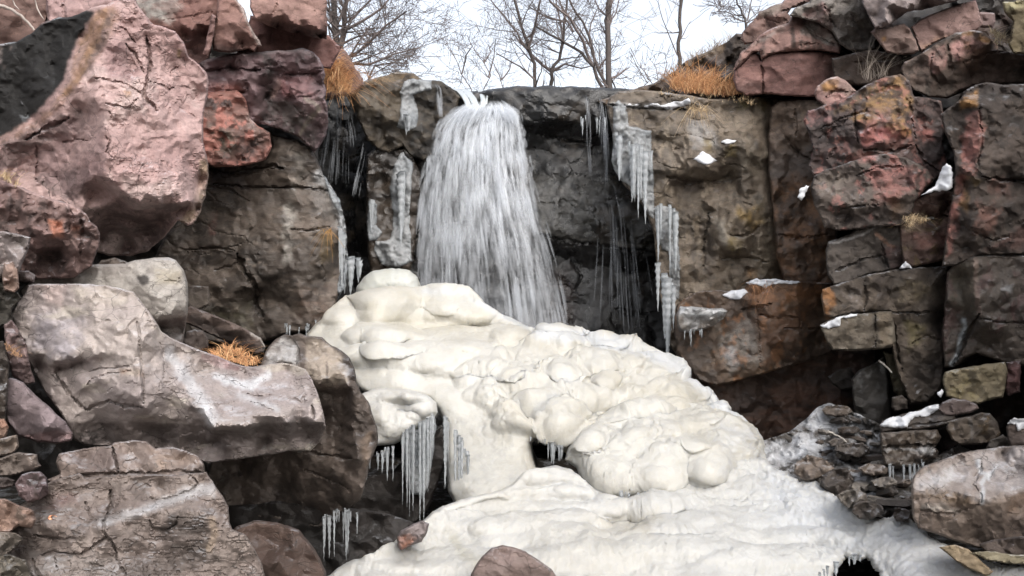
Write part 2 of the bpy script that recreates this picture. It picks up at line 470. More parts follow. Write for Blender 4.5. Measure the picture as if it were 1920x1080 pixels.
        for ti, tq in enumerate(ts):
            sc = 1 - (1 - shrink) * tq ** 1.5
            jit = 1 + .04 * fbm(np.stack([rcq[:, 0] * .02, rcq[:, 1] * .02, np.full(n, tq * 3)], 1), 3, seed + 70)
            rq = ctr + (rcq - ctr) * sc * (1 - .02 * tq) * np.minimum(jit[:, None], 1.0)
            rd = rc[:, 1] * (1 - tq * .6) + med * tq * .6 + thick * tq
            if not smooth and tq < .9:
                ws_ = to_world(rq, rd); nn_ = fbm(ws_ * 6 + sn, 4, seed + 80, .6); rd = rd + .05 * nn_; rq = ctr + (rq - ctr) * (1 + .02 * fbm(ws_ * 9 + sn + 3, 3, seed + 81, .6) - .012)[:, None]
            verts.append(to_world(rq, rd)); cl.append(cols[:n])
            cur = off + np.arange(n); nx_ = np.roll(np.arange(n), -1)
            faces.append(np.stack([prev, prev[nx_], cur[nx_]], 1)); faces.append(np.stack([prev, cur[nx_], cur], 1))
            prev = cur; off += n
        from mathutils.geometry import tessellate_polygon
        cap = tessellate_polygon([[Vector((float(a), float(b), 0)) for a, b in rq]])
        if len(cap): faces.append(prev[np.array(cap)])
    tri_all = np.vstack(faces)
    # consistent direction of the side faces
    o = mesh_obj(name, np.vstack(verts), tri_all, M[mat] if isinstance(mat, str) else mat, np.vstack(cl), parent)
    import bmesh
    bm = bmesh.new(); bm.from_mesh(o.data); bmesh.ops.recalc_face_normals(bm, faces=bm.faces[:]); bm.to_mesh(o.data); bm.free()
    if not smooth: o.data.set_sharp_from_angle(angle=R(26))
    return o

def rock(name, label, cat, D, outline, ctrl=(), group=None, kind=None, **kw):
    return tag(shape(name, D, outline, ctrl, **kw), label, cat, group, kind)
# ================================================================== ground and bedrock
def ground_height(x, y):
    up = np.zeros_like(x)
    left = sstep(0, 1.6, -(x + (0.50 * np.clip(y, 4, 14) + 2.6))); right = sstep(0, 1.6, x - (0.52 * np.clip(y, 4, 14) + 2.6))
    back = sstep(13.2, 14.0, y)
    near = sstep(-6, 3.5, y)
    a = np.maximum(np.maximum(left * near * 6.3, right * near * 6.0), back * 4.75)
    n = fbm(np.stack([x.ravel() * .5, y.ravel() * .5, 0 * x.ravel()], 1), 4, 3).reshape(x.shape)
    return -1.0 + a * 1.09 + n * .16
def axis(lo, hi, fine0, fine1, st):
    v = list(np.arange(fine0, fine1 + st, st)); s = st
    while v[-1] < hi: s *= 1.35; v.append(min(hi, v[-1] + s))
    s = st
    while v[0] > lo: s *= 1.35; v.insert(0, max(lo, v[0] - s))
    return np.array(v)
gx, gy = np.meshgrid(axis(-900, 900, -12, 12, .3), axis(-300, 1200, -2, 26, .3))
gz = ground_height(gx, gy)
ny_, nx_ = gx.shape
idx = np.arange(nx_ * ny_).reshape(ny_, nx_)
gf = np.stack([idx[:-1, :-1], idx[:-1, 1:], idx[1:, 1:], idx[1:, :-1]], -1).reshape(-1, 4)
gco = np.stack([gx.ravel(), gy.ravel(), gz.ravel()], 1)
gm = fbm(gco * .8, 4, 5)[:, None]
gcol = lin((120, 100, 80), .22) * (.5 - gm) + lin((90, 80, 62), .22) * (.5 + gm)
gnd = mesh_obj('ground', gco, gf, M['dry'], gcol, origin=np.zeros(3))
tag(gnd, 'brown frozen ground of the gorge floor and the plateau above the fall', None, kind='structure')

BRN = ((112, 98, 88), (78, 68, 60)); DRK = ((74, 66, 60), (48, 43, 40)); PNK = ((186, 150, 146), (160, 124, 120))
RED = ((150, 98, 90), (112, 76, 74)); GRY = ((178, 164, 154), (150, 136, 130)); WET = ((70, 66, 64), (42, 40, 40))
TAN = ((140, 122, 100), (104, 90, 74)); PRP = ((122, 92, 96), (90, 70, 74))
RUST = (150, 92, 44); OCH = (176, 122, 62); LICH = (186, 130, 52); WHT = (205, 208, 212); BLK = (40, 38, 36); YEL = (150, 128, 62); ROSE = (186, 112, 102)

# dark bedrock behind the blocks on either side
rock('bedrock', 'dark bedrock behind the stacked blocks left of the fall', 'cliff', 11.6,
     [(-420, 40), (-200, -30), (200, 0), (420, 60), (560, 90), (592, 180), (600, 400), (620, 640), (700, 760), (640, 1000), (300, 1030), (-420, 1030)],
     [(100, 300, -.6), (300, 700, -1.2), (500, 800, -1.4)], kind='structure', base=DRK, k=.4, step=5, lv=((60, .12), (24, .04)), thick=2.5, mat='damp')
rock('bedrock', 'dark bedrock behind the stacked blocks right of the fall', 'cliff', 10.7,
     [(1340, 150), (1500, 60), (1660, -40), (2300, -60), (2300, 960), (1900, 960), (1500, 880), (1320, 860), (1280, 700), (1340, 500)],
     [(1450, 780, .5), (1700, 300, -.4), (1600, 760, .3)], kind='structure', base=((66, 54, 46), (44, 36, 32)), k=.42, step=5, lv=((60, .12), (24, .05)), thick=2.5, mat='damp',
     paint=[('n', (1.5, 1.5, 2), .1, .3, (96, 60, 42), .6)])

# ================================================================== the wall behind the fall
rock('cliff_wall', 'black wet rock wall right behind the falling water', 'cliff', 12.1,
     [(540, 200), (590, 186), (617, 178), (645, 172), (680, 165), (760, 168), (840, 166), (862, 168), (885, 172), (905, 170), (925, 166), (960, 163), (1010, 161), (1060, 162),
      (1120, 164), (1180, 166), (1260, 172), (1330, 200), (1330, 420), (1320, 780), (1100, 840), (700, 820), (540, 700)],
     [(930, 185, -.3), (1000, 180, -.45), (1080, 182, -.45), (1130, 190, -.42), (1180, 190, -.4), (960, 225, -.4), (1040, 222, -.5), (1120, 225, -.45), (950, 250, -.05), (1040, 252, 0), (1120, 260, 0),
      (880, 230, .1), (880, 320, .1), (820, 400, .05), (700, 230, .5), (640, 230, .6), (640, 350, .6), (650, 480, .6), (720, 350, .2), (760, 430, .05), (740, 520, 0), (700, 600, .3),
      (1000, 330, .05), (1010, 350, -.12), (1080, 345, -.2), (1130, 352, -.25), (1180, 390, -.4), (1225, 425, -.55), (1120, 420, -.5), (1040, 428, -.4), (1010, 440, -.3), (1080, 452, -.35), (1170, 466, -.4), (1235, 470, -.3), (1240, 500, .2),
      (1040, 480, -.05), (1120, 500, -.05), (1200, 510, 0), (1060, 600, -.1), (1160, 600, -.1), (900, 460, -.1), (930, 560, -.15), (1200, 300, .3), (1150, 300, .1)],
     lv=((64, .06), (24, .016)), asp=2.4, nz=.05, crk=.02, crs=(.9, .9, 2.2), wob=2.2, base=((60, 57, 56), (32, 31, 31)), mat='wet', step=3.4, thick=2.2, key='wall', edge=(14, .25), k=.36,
     paint=[('p', [(560, 190), (660, 180), (690, 300), (690, 560), (600, 580), (570, 400)], (22, 22, 23), .9, 10, 8), ('p', [(980, 330), (1140, 330), (1240, 420), (1235, 470), (1020, 440)], (98, 94, 84), .65, 14, 10), ('p', [(690, 275), (800, 275), (790, 500), (690, 500)], (84, 68, 54), .6, 18, 14),  # first patch paints the shade of the deep left slot black
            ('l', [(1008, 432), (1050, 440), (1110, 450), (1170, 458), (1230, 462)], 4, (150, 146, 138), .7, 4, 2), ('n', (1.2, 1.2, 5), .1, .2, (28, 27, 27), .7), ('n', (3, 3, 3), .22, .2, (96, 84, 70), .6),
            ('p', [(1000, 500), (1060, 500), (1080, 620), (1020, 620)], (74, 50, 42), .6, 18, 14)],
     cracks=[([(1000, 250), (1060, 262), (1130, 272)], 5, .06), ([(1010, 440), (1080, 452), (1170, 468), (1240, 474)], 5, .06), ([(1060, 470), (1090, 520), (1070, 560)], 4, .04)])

rock('cliff_block', 'mossy brown overhanging block at the lip just left of the fall', 'rock', 11.75,
     [(652, 184), (662, 166), (684, 151), (712, 143), (728, 141), (744, 135), (776, 137), (790, 148), (812, 149), (828, 153), (846, 164), (862, 182), (852, 214), (832, 258), (816, 290), (796, 302), (768, 292), (756, 274),
      (728, 286), (708, 280), (690, 264), (676, 236), (664, 212)],
     [(700, 200, -.35), (740, 170, -.35), (760, 220, -.3), (720, 250, -.15), (690, 230, -.25), (800, 190, -.1), (810, 240, .05), (770, 200, -.15), (836, 190, .1), (744, 145, -.1), (785, 260, -.1)],
     lv=((34, .06), (15, .025)), base=((104, 90, 70), (70, 60, 48)), mat='damp', step=3, thick=1.6, key='lipblock', nz=.035, k=.5,
     paint=[('p', [(765, 150), (860, 150), (850, 300), (770, 300)], (40, 38, 37), .85, 10, 8), ('p', [(690, 140), (790, 132), (790, 150), (690, 156)], (140, 112, 72), .8, 6, 5), ('n', (4, 4, 3), .1, .2, (46, 40, 34), .7)])
rock('cliff_block', 'narrow brown rock face below the mossy lip block, hung with crusted ice', 'rock', 11.85,
     [(688, 292), (706, 278), (730, 282), (758, 280), (776, 296), (790, 330), (786, 400), (776, 480), (762, 540), (700, 545), (690, 480), (686, 400)],
     [(730, 300, -.2), (750, 360, -.3), (730, 420, -.25), (740, 500, -.3), (700, 350, -.1)], lv=((32, .06), (14, .025)), base=((92, 78, 64), (56, 49, 44)), mat='wet', step=3.2, thick=1.0, key='underlip', nz=.04, k=.42)

# ================================================================== left: top rows of pink blocks
rock('cliff_block', 'brownish pink slab in the top left corner behind grey twigs', 'rock', 8.6,
     [(-90, -60), (110, -60), (100, 10), (86, 44), (62, 80), (20, 110), (-300, 120)], [(20, 40, -.2), (60, 20, -.1)], base=((138, 106, 96), (110, 82, 74)), step=4, edge=(10, .15))
rock('cliff_block', 'pale pink block wedged behind the top of the huge boulder', 'rock', 8.4,
     [(82, -40), (215, -40), (232, 10), (226, 60), (130, 70), (92, 48), (86, 20)], [(150, 15, -.2), (118, 20, -.25)], base=PNK, step=4, lv=((40, .04), (18, .015)), cracks=[([(116, -10), (120, 20), (124, 50)], 5, .05)])
rock('cliff_block', 'reddish block with grey lichen crust above the huge boulder', 'rock', 8.9,
     [(240, -40), (418, -40), (424, 6), (410, 32), (400, 70), (394, 108), (380, 128), (350, 112), (322, 80), (290, 70), (262, 40)],
     [(330, 10, -.25), (390, 20, -.2), (320, 52, -.2), (360, 56, -.28), (396, 50, -.2), (350, 64, 0), (390, 66, .1), (370, 100, .15)], lv=((44, .04), (18, .015)), base=((164, 120, 108), (140, 98, 88)), step=3,
     paint=[('p', [(250, -20), (330, -20), (335, 20), (312, 44), (270, 30)], (170, 172, 164), .7, 8, 10), ('p', [(345, 62), (400, 55), (400, 130), (350, 120)], (92, 66, 64), .7, 8, 5)],
     cracks=[([(300, 40), (340, 34), (400, 22)], 3, .02)])
rock('rock_sliver', 'thin upright pink stone wedged in the crack between two upper blocks', 'rock', 8.5,
     [(396, 26), (404, 30), (402, 60), (396, 90), (390, 106), (380, 100), (388, 70), (393, 44)], [(396, 60, -.1)], base=((150, 112, 104), (130, 96, 90)), step=2.6, lv=((14, .02),), thick=.3, edge=(5, .06))
rock('cliff_block', 'smooth dusky pink block with a pale broken right edge at the top', 'rock', 8.7,
     [(410, -40), (436, -30), (446, 4), (458, 16), (466, 40), (476, 60), (486, 76), (490, 86), (482, 88), (478, 97), (466, 92), (440, 98), (410, 98), (398, 94), (398, 62), (406, 30)],
     [(430, 40, -.25), (456, 40, -.22), (470, 70, -.15), (440, 80, -.18), (452, 82, .05), (474, 84, 0)], lv=((50, .03), (18, .012)), base=((158, 116, 104), (138, 100, 90)), step=3,
     paint=[('l', [(438, -10), (454, 14), (464, 38), (476, 62), (488, 84)], 5, (206, 190, 182), .8, 4, 2), ('l', [(400, 92), (425, 92), (445, 96)], 10, (62, 46, 44), .7, 6, 4)], cracks=[([(452, 76), (456, 90)], 4, .05)])
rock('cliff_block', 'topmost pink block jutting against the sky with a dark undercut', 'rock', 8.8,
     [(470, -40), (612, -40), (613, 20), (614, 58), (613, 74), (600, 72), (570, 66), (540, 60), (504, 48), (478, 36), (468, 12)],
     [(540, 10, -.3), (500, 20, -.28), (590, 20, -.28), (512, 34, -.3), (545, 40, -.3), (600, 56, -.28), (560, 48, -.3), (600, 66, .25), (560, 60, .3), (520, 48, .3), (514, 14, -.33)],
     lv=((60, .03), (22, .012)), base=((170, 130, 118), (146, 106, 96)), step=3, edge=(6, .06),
     paint=[('p', [(488, 38), (505, 42), (540, 42), (570, 52), (612, 58), (616, 76), (560, 68)], (60, 40, 36), .75, 4, 3)], cracks=[([(507, 30), (520, 10), (512, -10)], 3, .03), ([(585, 10), (592, 24)], 3, .02)])  # shade of the undercut painted in dark
rock('cliff_block', 'recessed reddish wall under the topmost jutting block', 'rock', 9.4,
     [(470, 30), (540, 44), (616, 66), (640, 90), (620, 130), (560, 122), (470, 118), (440, 110)], [(540, 80, -.1), (600, 90, -.05)], base=((150, 104, 94), (124, 84, 78)), step=3.5, cracks=[([(508, 60), (510, 90)], 3, .02), ([(525, 60), (528, 88)], 3, .02)])
rock('boulder', 'smooth brownish pink boulder behind the grass tuft left of the lip', 'rock', 11.2,
     [(560, 80), (600, 76), (628, 80), (648, 96), (660, 116), (668, 130), (680, 146), (682, 160), (664, 176), (620, 186), (560, 180)], [(620, 110, -.4), (650, 140, -.3), (600, 130, -.4)],
     base=((150, 116, 106), (126, 98, 90)), step=3.2, lv=((50, .04),), edge=(26, .35))

# purple block and the red rock beneath
rock('cliff_block', 'knobbly purple block with dark streaks capping the left wall', 'rock', 9.15,
     [(372, 118), (392, 110), (440, 100), (500, 96), (540, 94), (568, 91), (586, 97), (598, 108), (606, 122), (611, 140), (606, 152), (612, 170), (610, 186), (614, 200), (616, 230), (612, 252), (602, 272), (590, 286), (574, 270), (560, 256), (520, 240), (486, 232), (462, 238),
      (420, 250), (376, 240)],
     [(440, 118, -.3), (520, 115, -.34), (570, 112, -.36), (600, 135, -.25), (440, 132, -.12), (520, 140, -.15), (560, 142, -.2), (450, 140, -.3), (480, 150, -.28), (540, 150, -.05), (590, 150, -.1), (545, 160, -.28), (580, 170, -.28), (480, 178, -.3), (500, 182, .12), (530, 190, -.1),
      (560, 190, -.28), (600, 190, -.2), (520, 210, .1), (580, 205, -.22), (600, 220, -.1), (566, 240, -.05), (592, 240, .05), (540, 226, -.05), (590, 262, .12), (400, 150, -.2), (400, 200, -.2)],
     lv=((34, .05), (14, .022)), nz=.04, base=((134, 104, 106), (98, 76, 80)), step=2.9, mat='damp', thick=1.4, asp=2.0, crk=.03, crs=(1.6, 1.6, 4),
     paint=[('p', [(492, 100), (515, 102), (512, 150), (518, 230), (486, 230), (490, 180), (500, 150)], (48, 46, 42), .85, 7, 7), ('p', [(515, 190), (560, 195), (600, 250), (590, 285), (540, 250), (510, 225)], (70, 66, 60), .85, 8, 9),
            ('p', [(385, 155), (455, 158), (440, 240), (384, 240)], (176, 110, 98), .8, 9, 9), ('l', [(520, 150), (524, 160), (512, 178)], 8, (200, 160, 150), .6, 5, 4), ('p', [(524, 145), (580, 150), (585, 180), (530, 178)], (162, 100, 98), .7, 8, 7),
            ('l', [(572, 186), (590, 192), (602, 205)], 6, (150, 138, 122), .7, 4, 3), ('l', [(600, 205), (572, 232), (562, 250)], 5, (140, 126, 108), .7, 4, 3), ('n', (3, 3, 2), .15, .2, (62, 50, 50), .7),
            ('l', [(380, 112), (440, 104), (500, 99), (570, 95), (600, 112)], 5, (186, 170, 170), .5, 4, 3)],
     cracks=[([(380, 132), (430, 128), (490, 132)], 5, .1), ([(378, 176), (420, 178), (462, 172)], 5, .06), ([(530, 140), (570, 140), (608, 135)], 5, .08), ([(462, 150), (464, 175)], 4, .06)])
rock('cliff_block', 'salmon red blotched rock tucked behind the right edge of the huge boulder', 'rock', 9.05,
     [(368, 180), (400, 172), (444, 168), (462, 190), (468, 222), (484, 236), (505, 248), (510, 276), (498, 300), (470, 308), (440, 312), (404, 314), (376, 300), (366, 240)],
     [(420, 200, -.3), (410, 250, -.3), (450, 220, -.2), (450, 270, -.25), (480, 260, -.15), (430, 290, -.3), (470, 290, -.15)], lv=((30, .05), (13, .025)), nz=.045, base=((172, 104, 88), (120, 88, 78)), step=2.9, mat='damp', k=.66,
     paint=[('p', [(396, 240), (440, 250), (440, 290), (400, 290)], (110, 104, 88), .8, 8, 9), ('p', [(384, 290), (500, 250), (505, 308), (390, 312)], (72, 58, 54), .6, 6, 14), ('n', (5, 5, 4), .12, .12, (196, 116, 98), .7), ('n', (4, 4, 5), .22, .1, (46, 38, 36), .85), ('p', [(464, 215), (480, 225), (476, 245), (466, 240)], (205, 180, 172), .7, 6, 6)])
rock('cliff_wall', 'large layered brown wall with a white mineral streak left of the fall', 'cliff', 9.7,
     [(360, 300), (420, 308), (470, 306), (498, 296), (510, 270), (500, 246), (522, 256), (560, 262), (582, 276), (594, 298), (606, 328), (622, 352), (636, 376), (640, 400), (646, 430), (649, 470), (644, 510), (636, 548), (628, 590), (612, 616), (580, 622),
      (540, 626), (500, 640), (440, 650), (380, 640), (330, 620), (300, 560), (290, 480), (310, 440), (340, 400), (366, 350)],
     [(420, 330, -.2), (400, 320, -.05), (480, 312, -.05), (530, 290, -.35), (575, 300, -.3), (500, 318, -.2), (470, 345, -.1), (540, 335, -.35), (590, 350, -.25), (540, 352, -.25), (610, 355, -.05), (560, 380, -.42), (605, 395, -.3), (630, 410, .1), (600, 430, -.4), (620, 460, -.25), (640, 480, .25),
      (500, 400, -.35), (440, 400, -.25), (420, 450, -.3), (500, 450, -.42), (440, 480, -.3), (520, 500, -.45), (560, 470, -.46), (600, 500, -.4), (625, 520, -.05), (470, 540, -.45), (455, 500, -.4), (480, 560, .1), (500, 520, -.42), (500, 590, -.3), (560, 560, -.42), (600, 580, -.35),
      (400, 540, -.3), (380, 580, -.25), (430, 600, -.2), (360, 480, -.1), (390, 420, -.1), (350, 430, 0)],
     lv=((46, .045), (17, .018)), asp=2.4, nz=.035, nsc=(3, 3, 9), base=((116, 101, 88), (86, 75, 66)), step=2.9, thick=2.0, mat='damp', key='leftwall', edge=(16, .25), crk=.025, crs=(1.1, 1.1, 3.0),
     paint=[('p', [(536, 380), (552, 378), (552, 420), (546, 480), (534, 490), (530, 440)], (172, 166, 156), .75, 6, 8), ('p', [(555, 288), (575, 290), (562, 330), (548, 400), (540, 400), (552, 340)], (150, 142, 130), .6, 7, 8),
            ('p', [(370, 420), (470, 430), (520, 440), (480, 500), (380, 500)], (72, 64, 58), .6, 14, 12), ('p', [(575, 330), (612, 350), (640, 410), (620, 420), (590, 400)], (158, 152, 146), .5, 10, 12), ('l', [(600, 325), (622, 356), (638, 392), (646, 430)], 14, (196, 196, 196), .65, 10, 7),
            ('p', [(600, 430), (630, 440), (626, 480), (604, 490)], (120, 96, 44), .6, 8, 8), ('p', [(560, 540), (620, 540), (615, 610), (555, 600)], (92, 66, 48), .6, 12, 12), ('p', [(380, 570), (470, 570), (470, 620), (380, 610)], (96, 92, 58), .5, 12, 12),
            ('p', [(385, 315), (470, 315), (470, 360), (390, 350)], (70, 58, 56), .7, 8, 8), ('n', (3, 3, 8), .18, .2, (58, 51, 46), .6), ('p', [(395, 400), (405, 395), (405, 440), (395, 440)], (164, 108, 96), .7, 4, 4), ('n', (5, 5, 9), .26, .12, (146, 130, 116), .5)],
     cracks=[([(392, 316), (430, 324), (470, 318), (515, 310), (530, 318)], 5, .12), ([(400, 345), (450, 350), (500, 352), (560, 352), (618, 358)], 4, .1), ([(380, 350), (430, 356), (470, 380)], 4, .05), ([(545, 432), (580, 432), (620, 424)], 4, .06), ([(340, 470), (400, 464), (440, 470)], 4, .06),
             ([(445, 476), (460, 510), (476, 535), (480, 570), (496, 600)], 9, .2), ([(480, 535), (486, 548)], 12, .15), ([(400, 508), (430, 500), (450, 490)], 4, .05), ([(600, 495), (612, 512), (606, 530)], 4, .04)])

# ================================================================== the huge pink boulder
def pink_bumps(q, wp, db):
    d = 0
    for x, y, rx, ry, h in ((236, 118, 26, 30, -.2), (252, 132, 16, 22, -.12), (205, 120, 20, 26, -.08), (268, 292, 20, 7, -.07), (292, 260, 16, 6, -.05), (185, 362, 34, 22, -.38), (170, 372, 18, 14, -.2), (170, 156, 14, 7, -.12), (255, 350, 22, 9, -.12), (215, 226, 9, 5, -.08), (80, 258, 16, 7, -.12)):
        d = d + .45 * h * np.exp(-(((q[:, 0] - x) / rx) ** 2 + ((q[:, 1] - y) / ry) ** 2) * 1.4)
    # thin scales of stone with a sharp lower lip on the pale face
    s = np.stack([q[:, 0] * .03, q[:, 1] * .045, np.full(len(q), 4.4)], 1)
    f = fbm(s, 4, 77, .55) * 3.2
    gate = sstep(180, 230, q[:, 0]) * sstep(-.25, .2, fbm(s * .5, 2, 78))
    d = d + (f - np.floor(f) - .5) * .016 * gate
    return d
rock('boulder', 'huge pale pink boulder with a black lichen covered left face', 'boulder', 6.7,
     [(-300, 110), (-20, 84), (30, 78), (60, 62), (80, 42), (108, 32), (136, 32), (150, 26), (172, 14), (200, 8), (222, -12), (246, -14), (256, 8), (272, 28), (288, 46), (306, 50), (328, 58), (344, 80), (352, 106), (372, 120), (386, 136), (391, 152), (389, 176), (383, 204), (380, 240), (380, 268),
      (386, 286), (391, 306), (391, 332), (386, 368), (376, 396), (364, 420), (352, 424), (334, 414), (306, 447), (278, 470), (244, 480), (206, 480), (184, 474), (150, 450), (110, 420), (60, 400), (0, 390), (-300, 380)],
     [(222, 0, -.1), (212, 40, -.25), (196, 70, -.35), (176, 120, -.42), (152, 150, -.42), (140, 172, -.4), (112, 196, -.32), (92, 224, -.25), (52, 250, -.2), (0, 278, -.1),
      (100, 120, .12), (40, 170, .18), (60, 220, .05), (0, 220, .2), (150, 70, .02), (100, 60, .15),
      (260, 60, -.15), (250, 100, -.2), (300, 100, -.02), (340, 140, .12), (370, 180, .25), (280, 180, -.28), (196, 186, -.5), (200, 240, -.56), (196, 300, -.58), (192, 330, -.55), (230, 358, -.52), (262, 378, -.5), (300, 378, -.42), (340, 380, -.3), (356, 378, -.15),
      (250, 300, -.48), (310, 250, -.2), (330, 330, -.25), (372, 260, .1), (366, 330, .1), (376, 340, .3), (370, 390, .35),
      (150, 210, -.22), (140, 260, -.12), (90, 290, .0), (150, 310, -.25), (110, 340, -.02), (160, 380, -.2), (130, 300, -.1), (60, 310, .1),
      (180, 395, .0), (230, 400, .1), (300, 400, .15), (340, 392, .25), (220, 440, .6), (280, 440, .7), (190, 450, .6), (240, 470, .9)],
     lv=((44, .03), (17, .016)), asp=1.0, nz=.016, nsc=(6, 6, 6), step=2.6, thick=2.2, mat='dry', key='pink', wob=1.8, edge=(10, .12), bumps=pink_bumps, fine=.004, k=.68,
     base=((192, 158, 152), (174, 138, 133)),
     paint=[('p', [(170, 30), (212, 8), (222, 30), (205, 80), (190, 105), (150, 155), (120, 190), (60, 255), (-300, 320), (-300, 280), (60, 230), (100, 190), (150, 120)], (150, 112, 92), .85, 6, 5),
            ('p', [(-100, 80), (60, 50), (110, 28), (165, 20), (178, 26), (150, 70), (132, 110), (118, 150), (98, 180), (72, 214), (40, 236), (0, 262), (-100, 300)], (30, 28, 27), 1.0, 4, 4),
            ('p', [(176, 24), (200, 10), (198, 50), (180, 90), (160, 140), (138, 162), (120, 180), (108, 186), (128, 150), (142, 100), (156, 66)], (160, 118, 78), .8, 4, 5), ('p', [(205, 20), (216, 14), (200, 80), (172, 128), (150, 150), (160, 120)], (66, 58, 52), .6, 5, 5),
            ('p', [(20, 255), (100, 215), (160, 205), (175, 230), (120, 255), (60, 290), (-30, 330), (-30, 290)], (58, 50, 50), .6, 7, 16), ('p', [(72, 322), (110, 312), (170, 318), (160, 352), (130, 376), (90, 368)], (84, 74, 74), .75, 8, 14),
            ('p', [(150, 392), (200, 386), (230, 366), (262, 382), (300, 380), (356, 383), (330, 412), (280, 470), (200, 480), (160, 450)], (96, 80, 76), .72, 3, 3), ('p', [(376, 300), (396, 300), (390, 360), (370, 424), (334, 416), (362, 380)], (150, 128, 92), .7, 4, 4),  # shade of the boulder's underside painted in as a dark patch
            ('p', [(380, 345), (394, 345), (384, 400), (362, 426), (372, 390)], (70, 64, 50), .7, 3, 3), ('n', (2.2, 2.2, 2.2), .15, .3, (208, 186, 178), .45), ('p', [(190, 85), (232, 80), (268, 130), (250, 155), (205, 145)], (140, 104, 104), .6, 7, 7), ('p', [(108, 232), (190, 188), (194, 330), (140, 380), (70, 330), (66, 280)], (140, 112, 112), .55, 10, 10),  # shade of the lower-left face painted in as purple grey
            ('p', [(232, 170), (246, 172), (246, 182), (236, 182)], LICH, .7, 3, 2), ('p', [(334, 92), (342, 96), (338, 110), (332, 104)], YEL, .6, 3, 2)],
     cracks=[([(275, 66), (278, 90), (282, 124), (274, 152), (270, 182), (296, 208)], 6, .1), ([(218, 46), (238, 62), (256, 84)], 4, .05), ([(232, 78), (252, 100), (272, 142)], 4, .06), ([(278, 154), (300, 158), (318, 168), (328, 164)], 4, .05), ([(176, 146), (210, 152), (240, 160), (266, 176)], 4, .05),
             ([(192, 192), (240, 204), (262, 180)], 3, .04), ([(205, 210), (214, 228)], 5, .06), ([(340, 122), (322, 130), (318, 144)], 3, .03), ([(330, 200), (370, 220)], 3, .02), ([(345, 160), (360, 172)], 3, .025), ([(195, 255), (206, 265), (200, 285), (214, 300)], 4, .05), ([(290, 348), (306, 344)], 3, .02),
             ([(48, 262), (90, 238), (130, 222)], 6, .1), ([(68, 270), (70, 340)], 4, .05), ([(116, 268), (150, 262), (170, 266)], 4, .06)])

# ================================================================== left foreground
rock('boulder', 'rough pink and orange stained boulder under the black face of the huge boulder', 'boulder', 5.5,
     [(-300, 330), (0, 338), (16, 344), (46, 352), (76, 366), (104, 374), (130, 384), (150, 390), (162, 402), (170, 416), (182, 424), (188, 440), (186, 462), (178, 482), (172, 500), (140, 520), (60, 525), (20, 515), (-20, 500), (-300, 480)],
     [(40, 372, -.2), (90, 396, -.25), (130, 402, -.25), (152, 410, -.2), (60, 420, -.3), (110, 440, -.28), (150, 450, -.2), (172, 450, -.08), (70, 470, -.1), (90, 490, .15), (110, 480, .1), (140, 490, -.1), (40, 450, -.2), (160, 480, -.05)],
     lv=((26, .04), (12, .02)), nz=.035, step=2.7, key='orangeboulder', base=((156, 122, 116), (118, 92, 86)), mat='dry', k=.66, cracks=[([(150, 405), (154, 430), (150, 480)], 5, .06), ([(130, 390), (138, 410), (126, 440)], 4, .04), ([(84, 402), (90, 440)], 3, .03)],
     paint=[('p', [(90, 408), (120, 412), (122, 444), (96, 446)], (196, 116, 78), .75, 6, 8), ('p', [(134, 420), (152, 422), (146, 448), (136, 440)], (198, 120, 84), .75, 5, 6), ('p', [(50, 475), (110, 465), (120, 515), (60, 520)], (44, 38, 36), .75, 8, 8), ('n', (8, 8, 5), .1, .2, (72, 60, 56), .7), ('l', [(20, 346), (76, 370), (130, 388), (160, 405)], 9, (194, 160, 152), .6, 6, 4)])
rock('boulder', 'rounded pale grey stone with a dark pitted spot, behind the long slab', 'boulder', 5.9,
     [(40, 545), (66, 518), (80, 512), (110, 502), (150, 497), (200, 495), (235, 494), (252, 488), (290, 483), (316, 482), (330, 488), (344, 506), (352, 530), (353, 565), (352, 590), (348, 612), (344, 640), (336, 660), (290, 650), (240, 640), (140, 620), (60, 600)],
     [(120, 520, -.15), (200, 510, -.25), (260, 505, -.3), (318, 500, -.22), (335, 530, -.2), (300, 560, -.36), (200, 560, -.3), (320, 590, -.3), (296, 598, -.3), (346, 592, -.12), (300, 612, .2), (330, 612, .2), (340, 620, .25)],
     lv=((50, .02), (20, .008)), nz=.012, step=2.8, base=((186, 178, 168), (164, 154, 146)), mat='frost', edge=(16, .16), k=.56, wob=.8,
     paint=[('p', [(256, 518), (270, 516), (278, 520), (278, 532), (266, 536), (258, 530)], (52, 44, 40), .9, 3, 4), ('p', [(276, 500), (290, 494), (290, 510), (276, 512)], (80, 66, 58), .6, 4, 5), ('p', [(285, 500), (340, 505), (336, 535), (290, 530)], (184, 170, 142), .6, 8, 6), ('p', [(296, 602), (350, 592), (348, 660), (290, 650)], (112, 94, 88), .85, 2, 2), ('p', [(288, 550), (294, 550), (292, 556)], BLK, .7, 2, 2)],
     cracks=[([(310, 526), (325, 528), (338, 522)], 3, .02)])
def slab_bumps(q, wp, db):
    s = np.stack([q[:, 0] * .012, q[:, 1] * .03, np.full(len(q), 8.4)], 1)
    f = fbm(s, 4, 177, .55) * 3
    return (f - np.floor(f) - .5) * .012 * sstep(230, 330, q[:, 0])
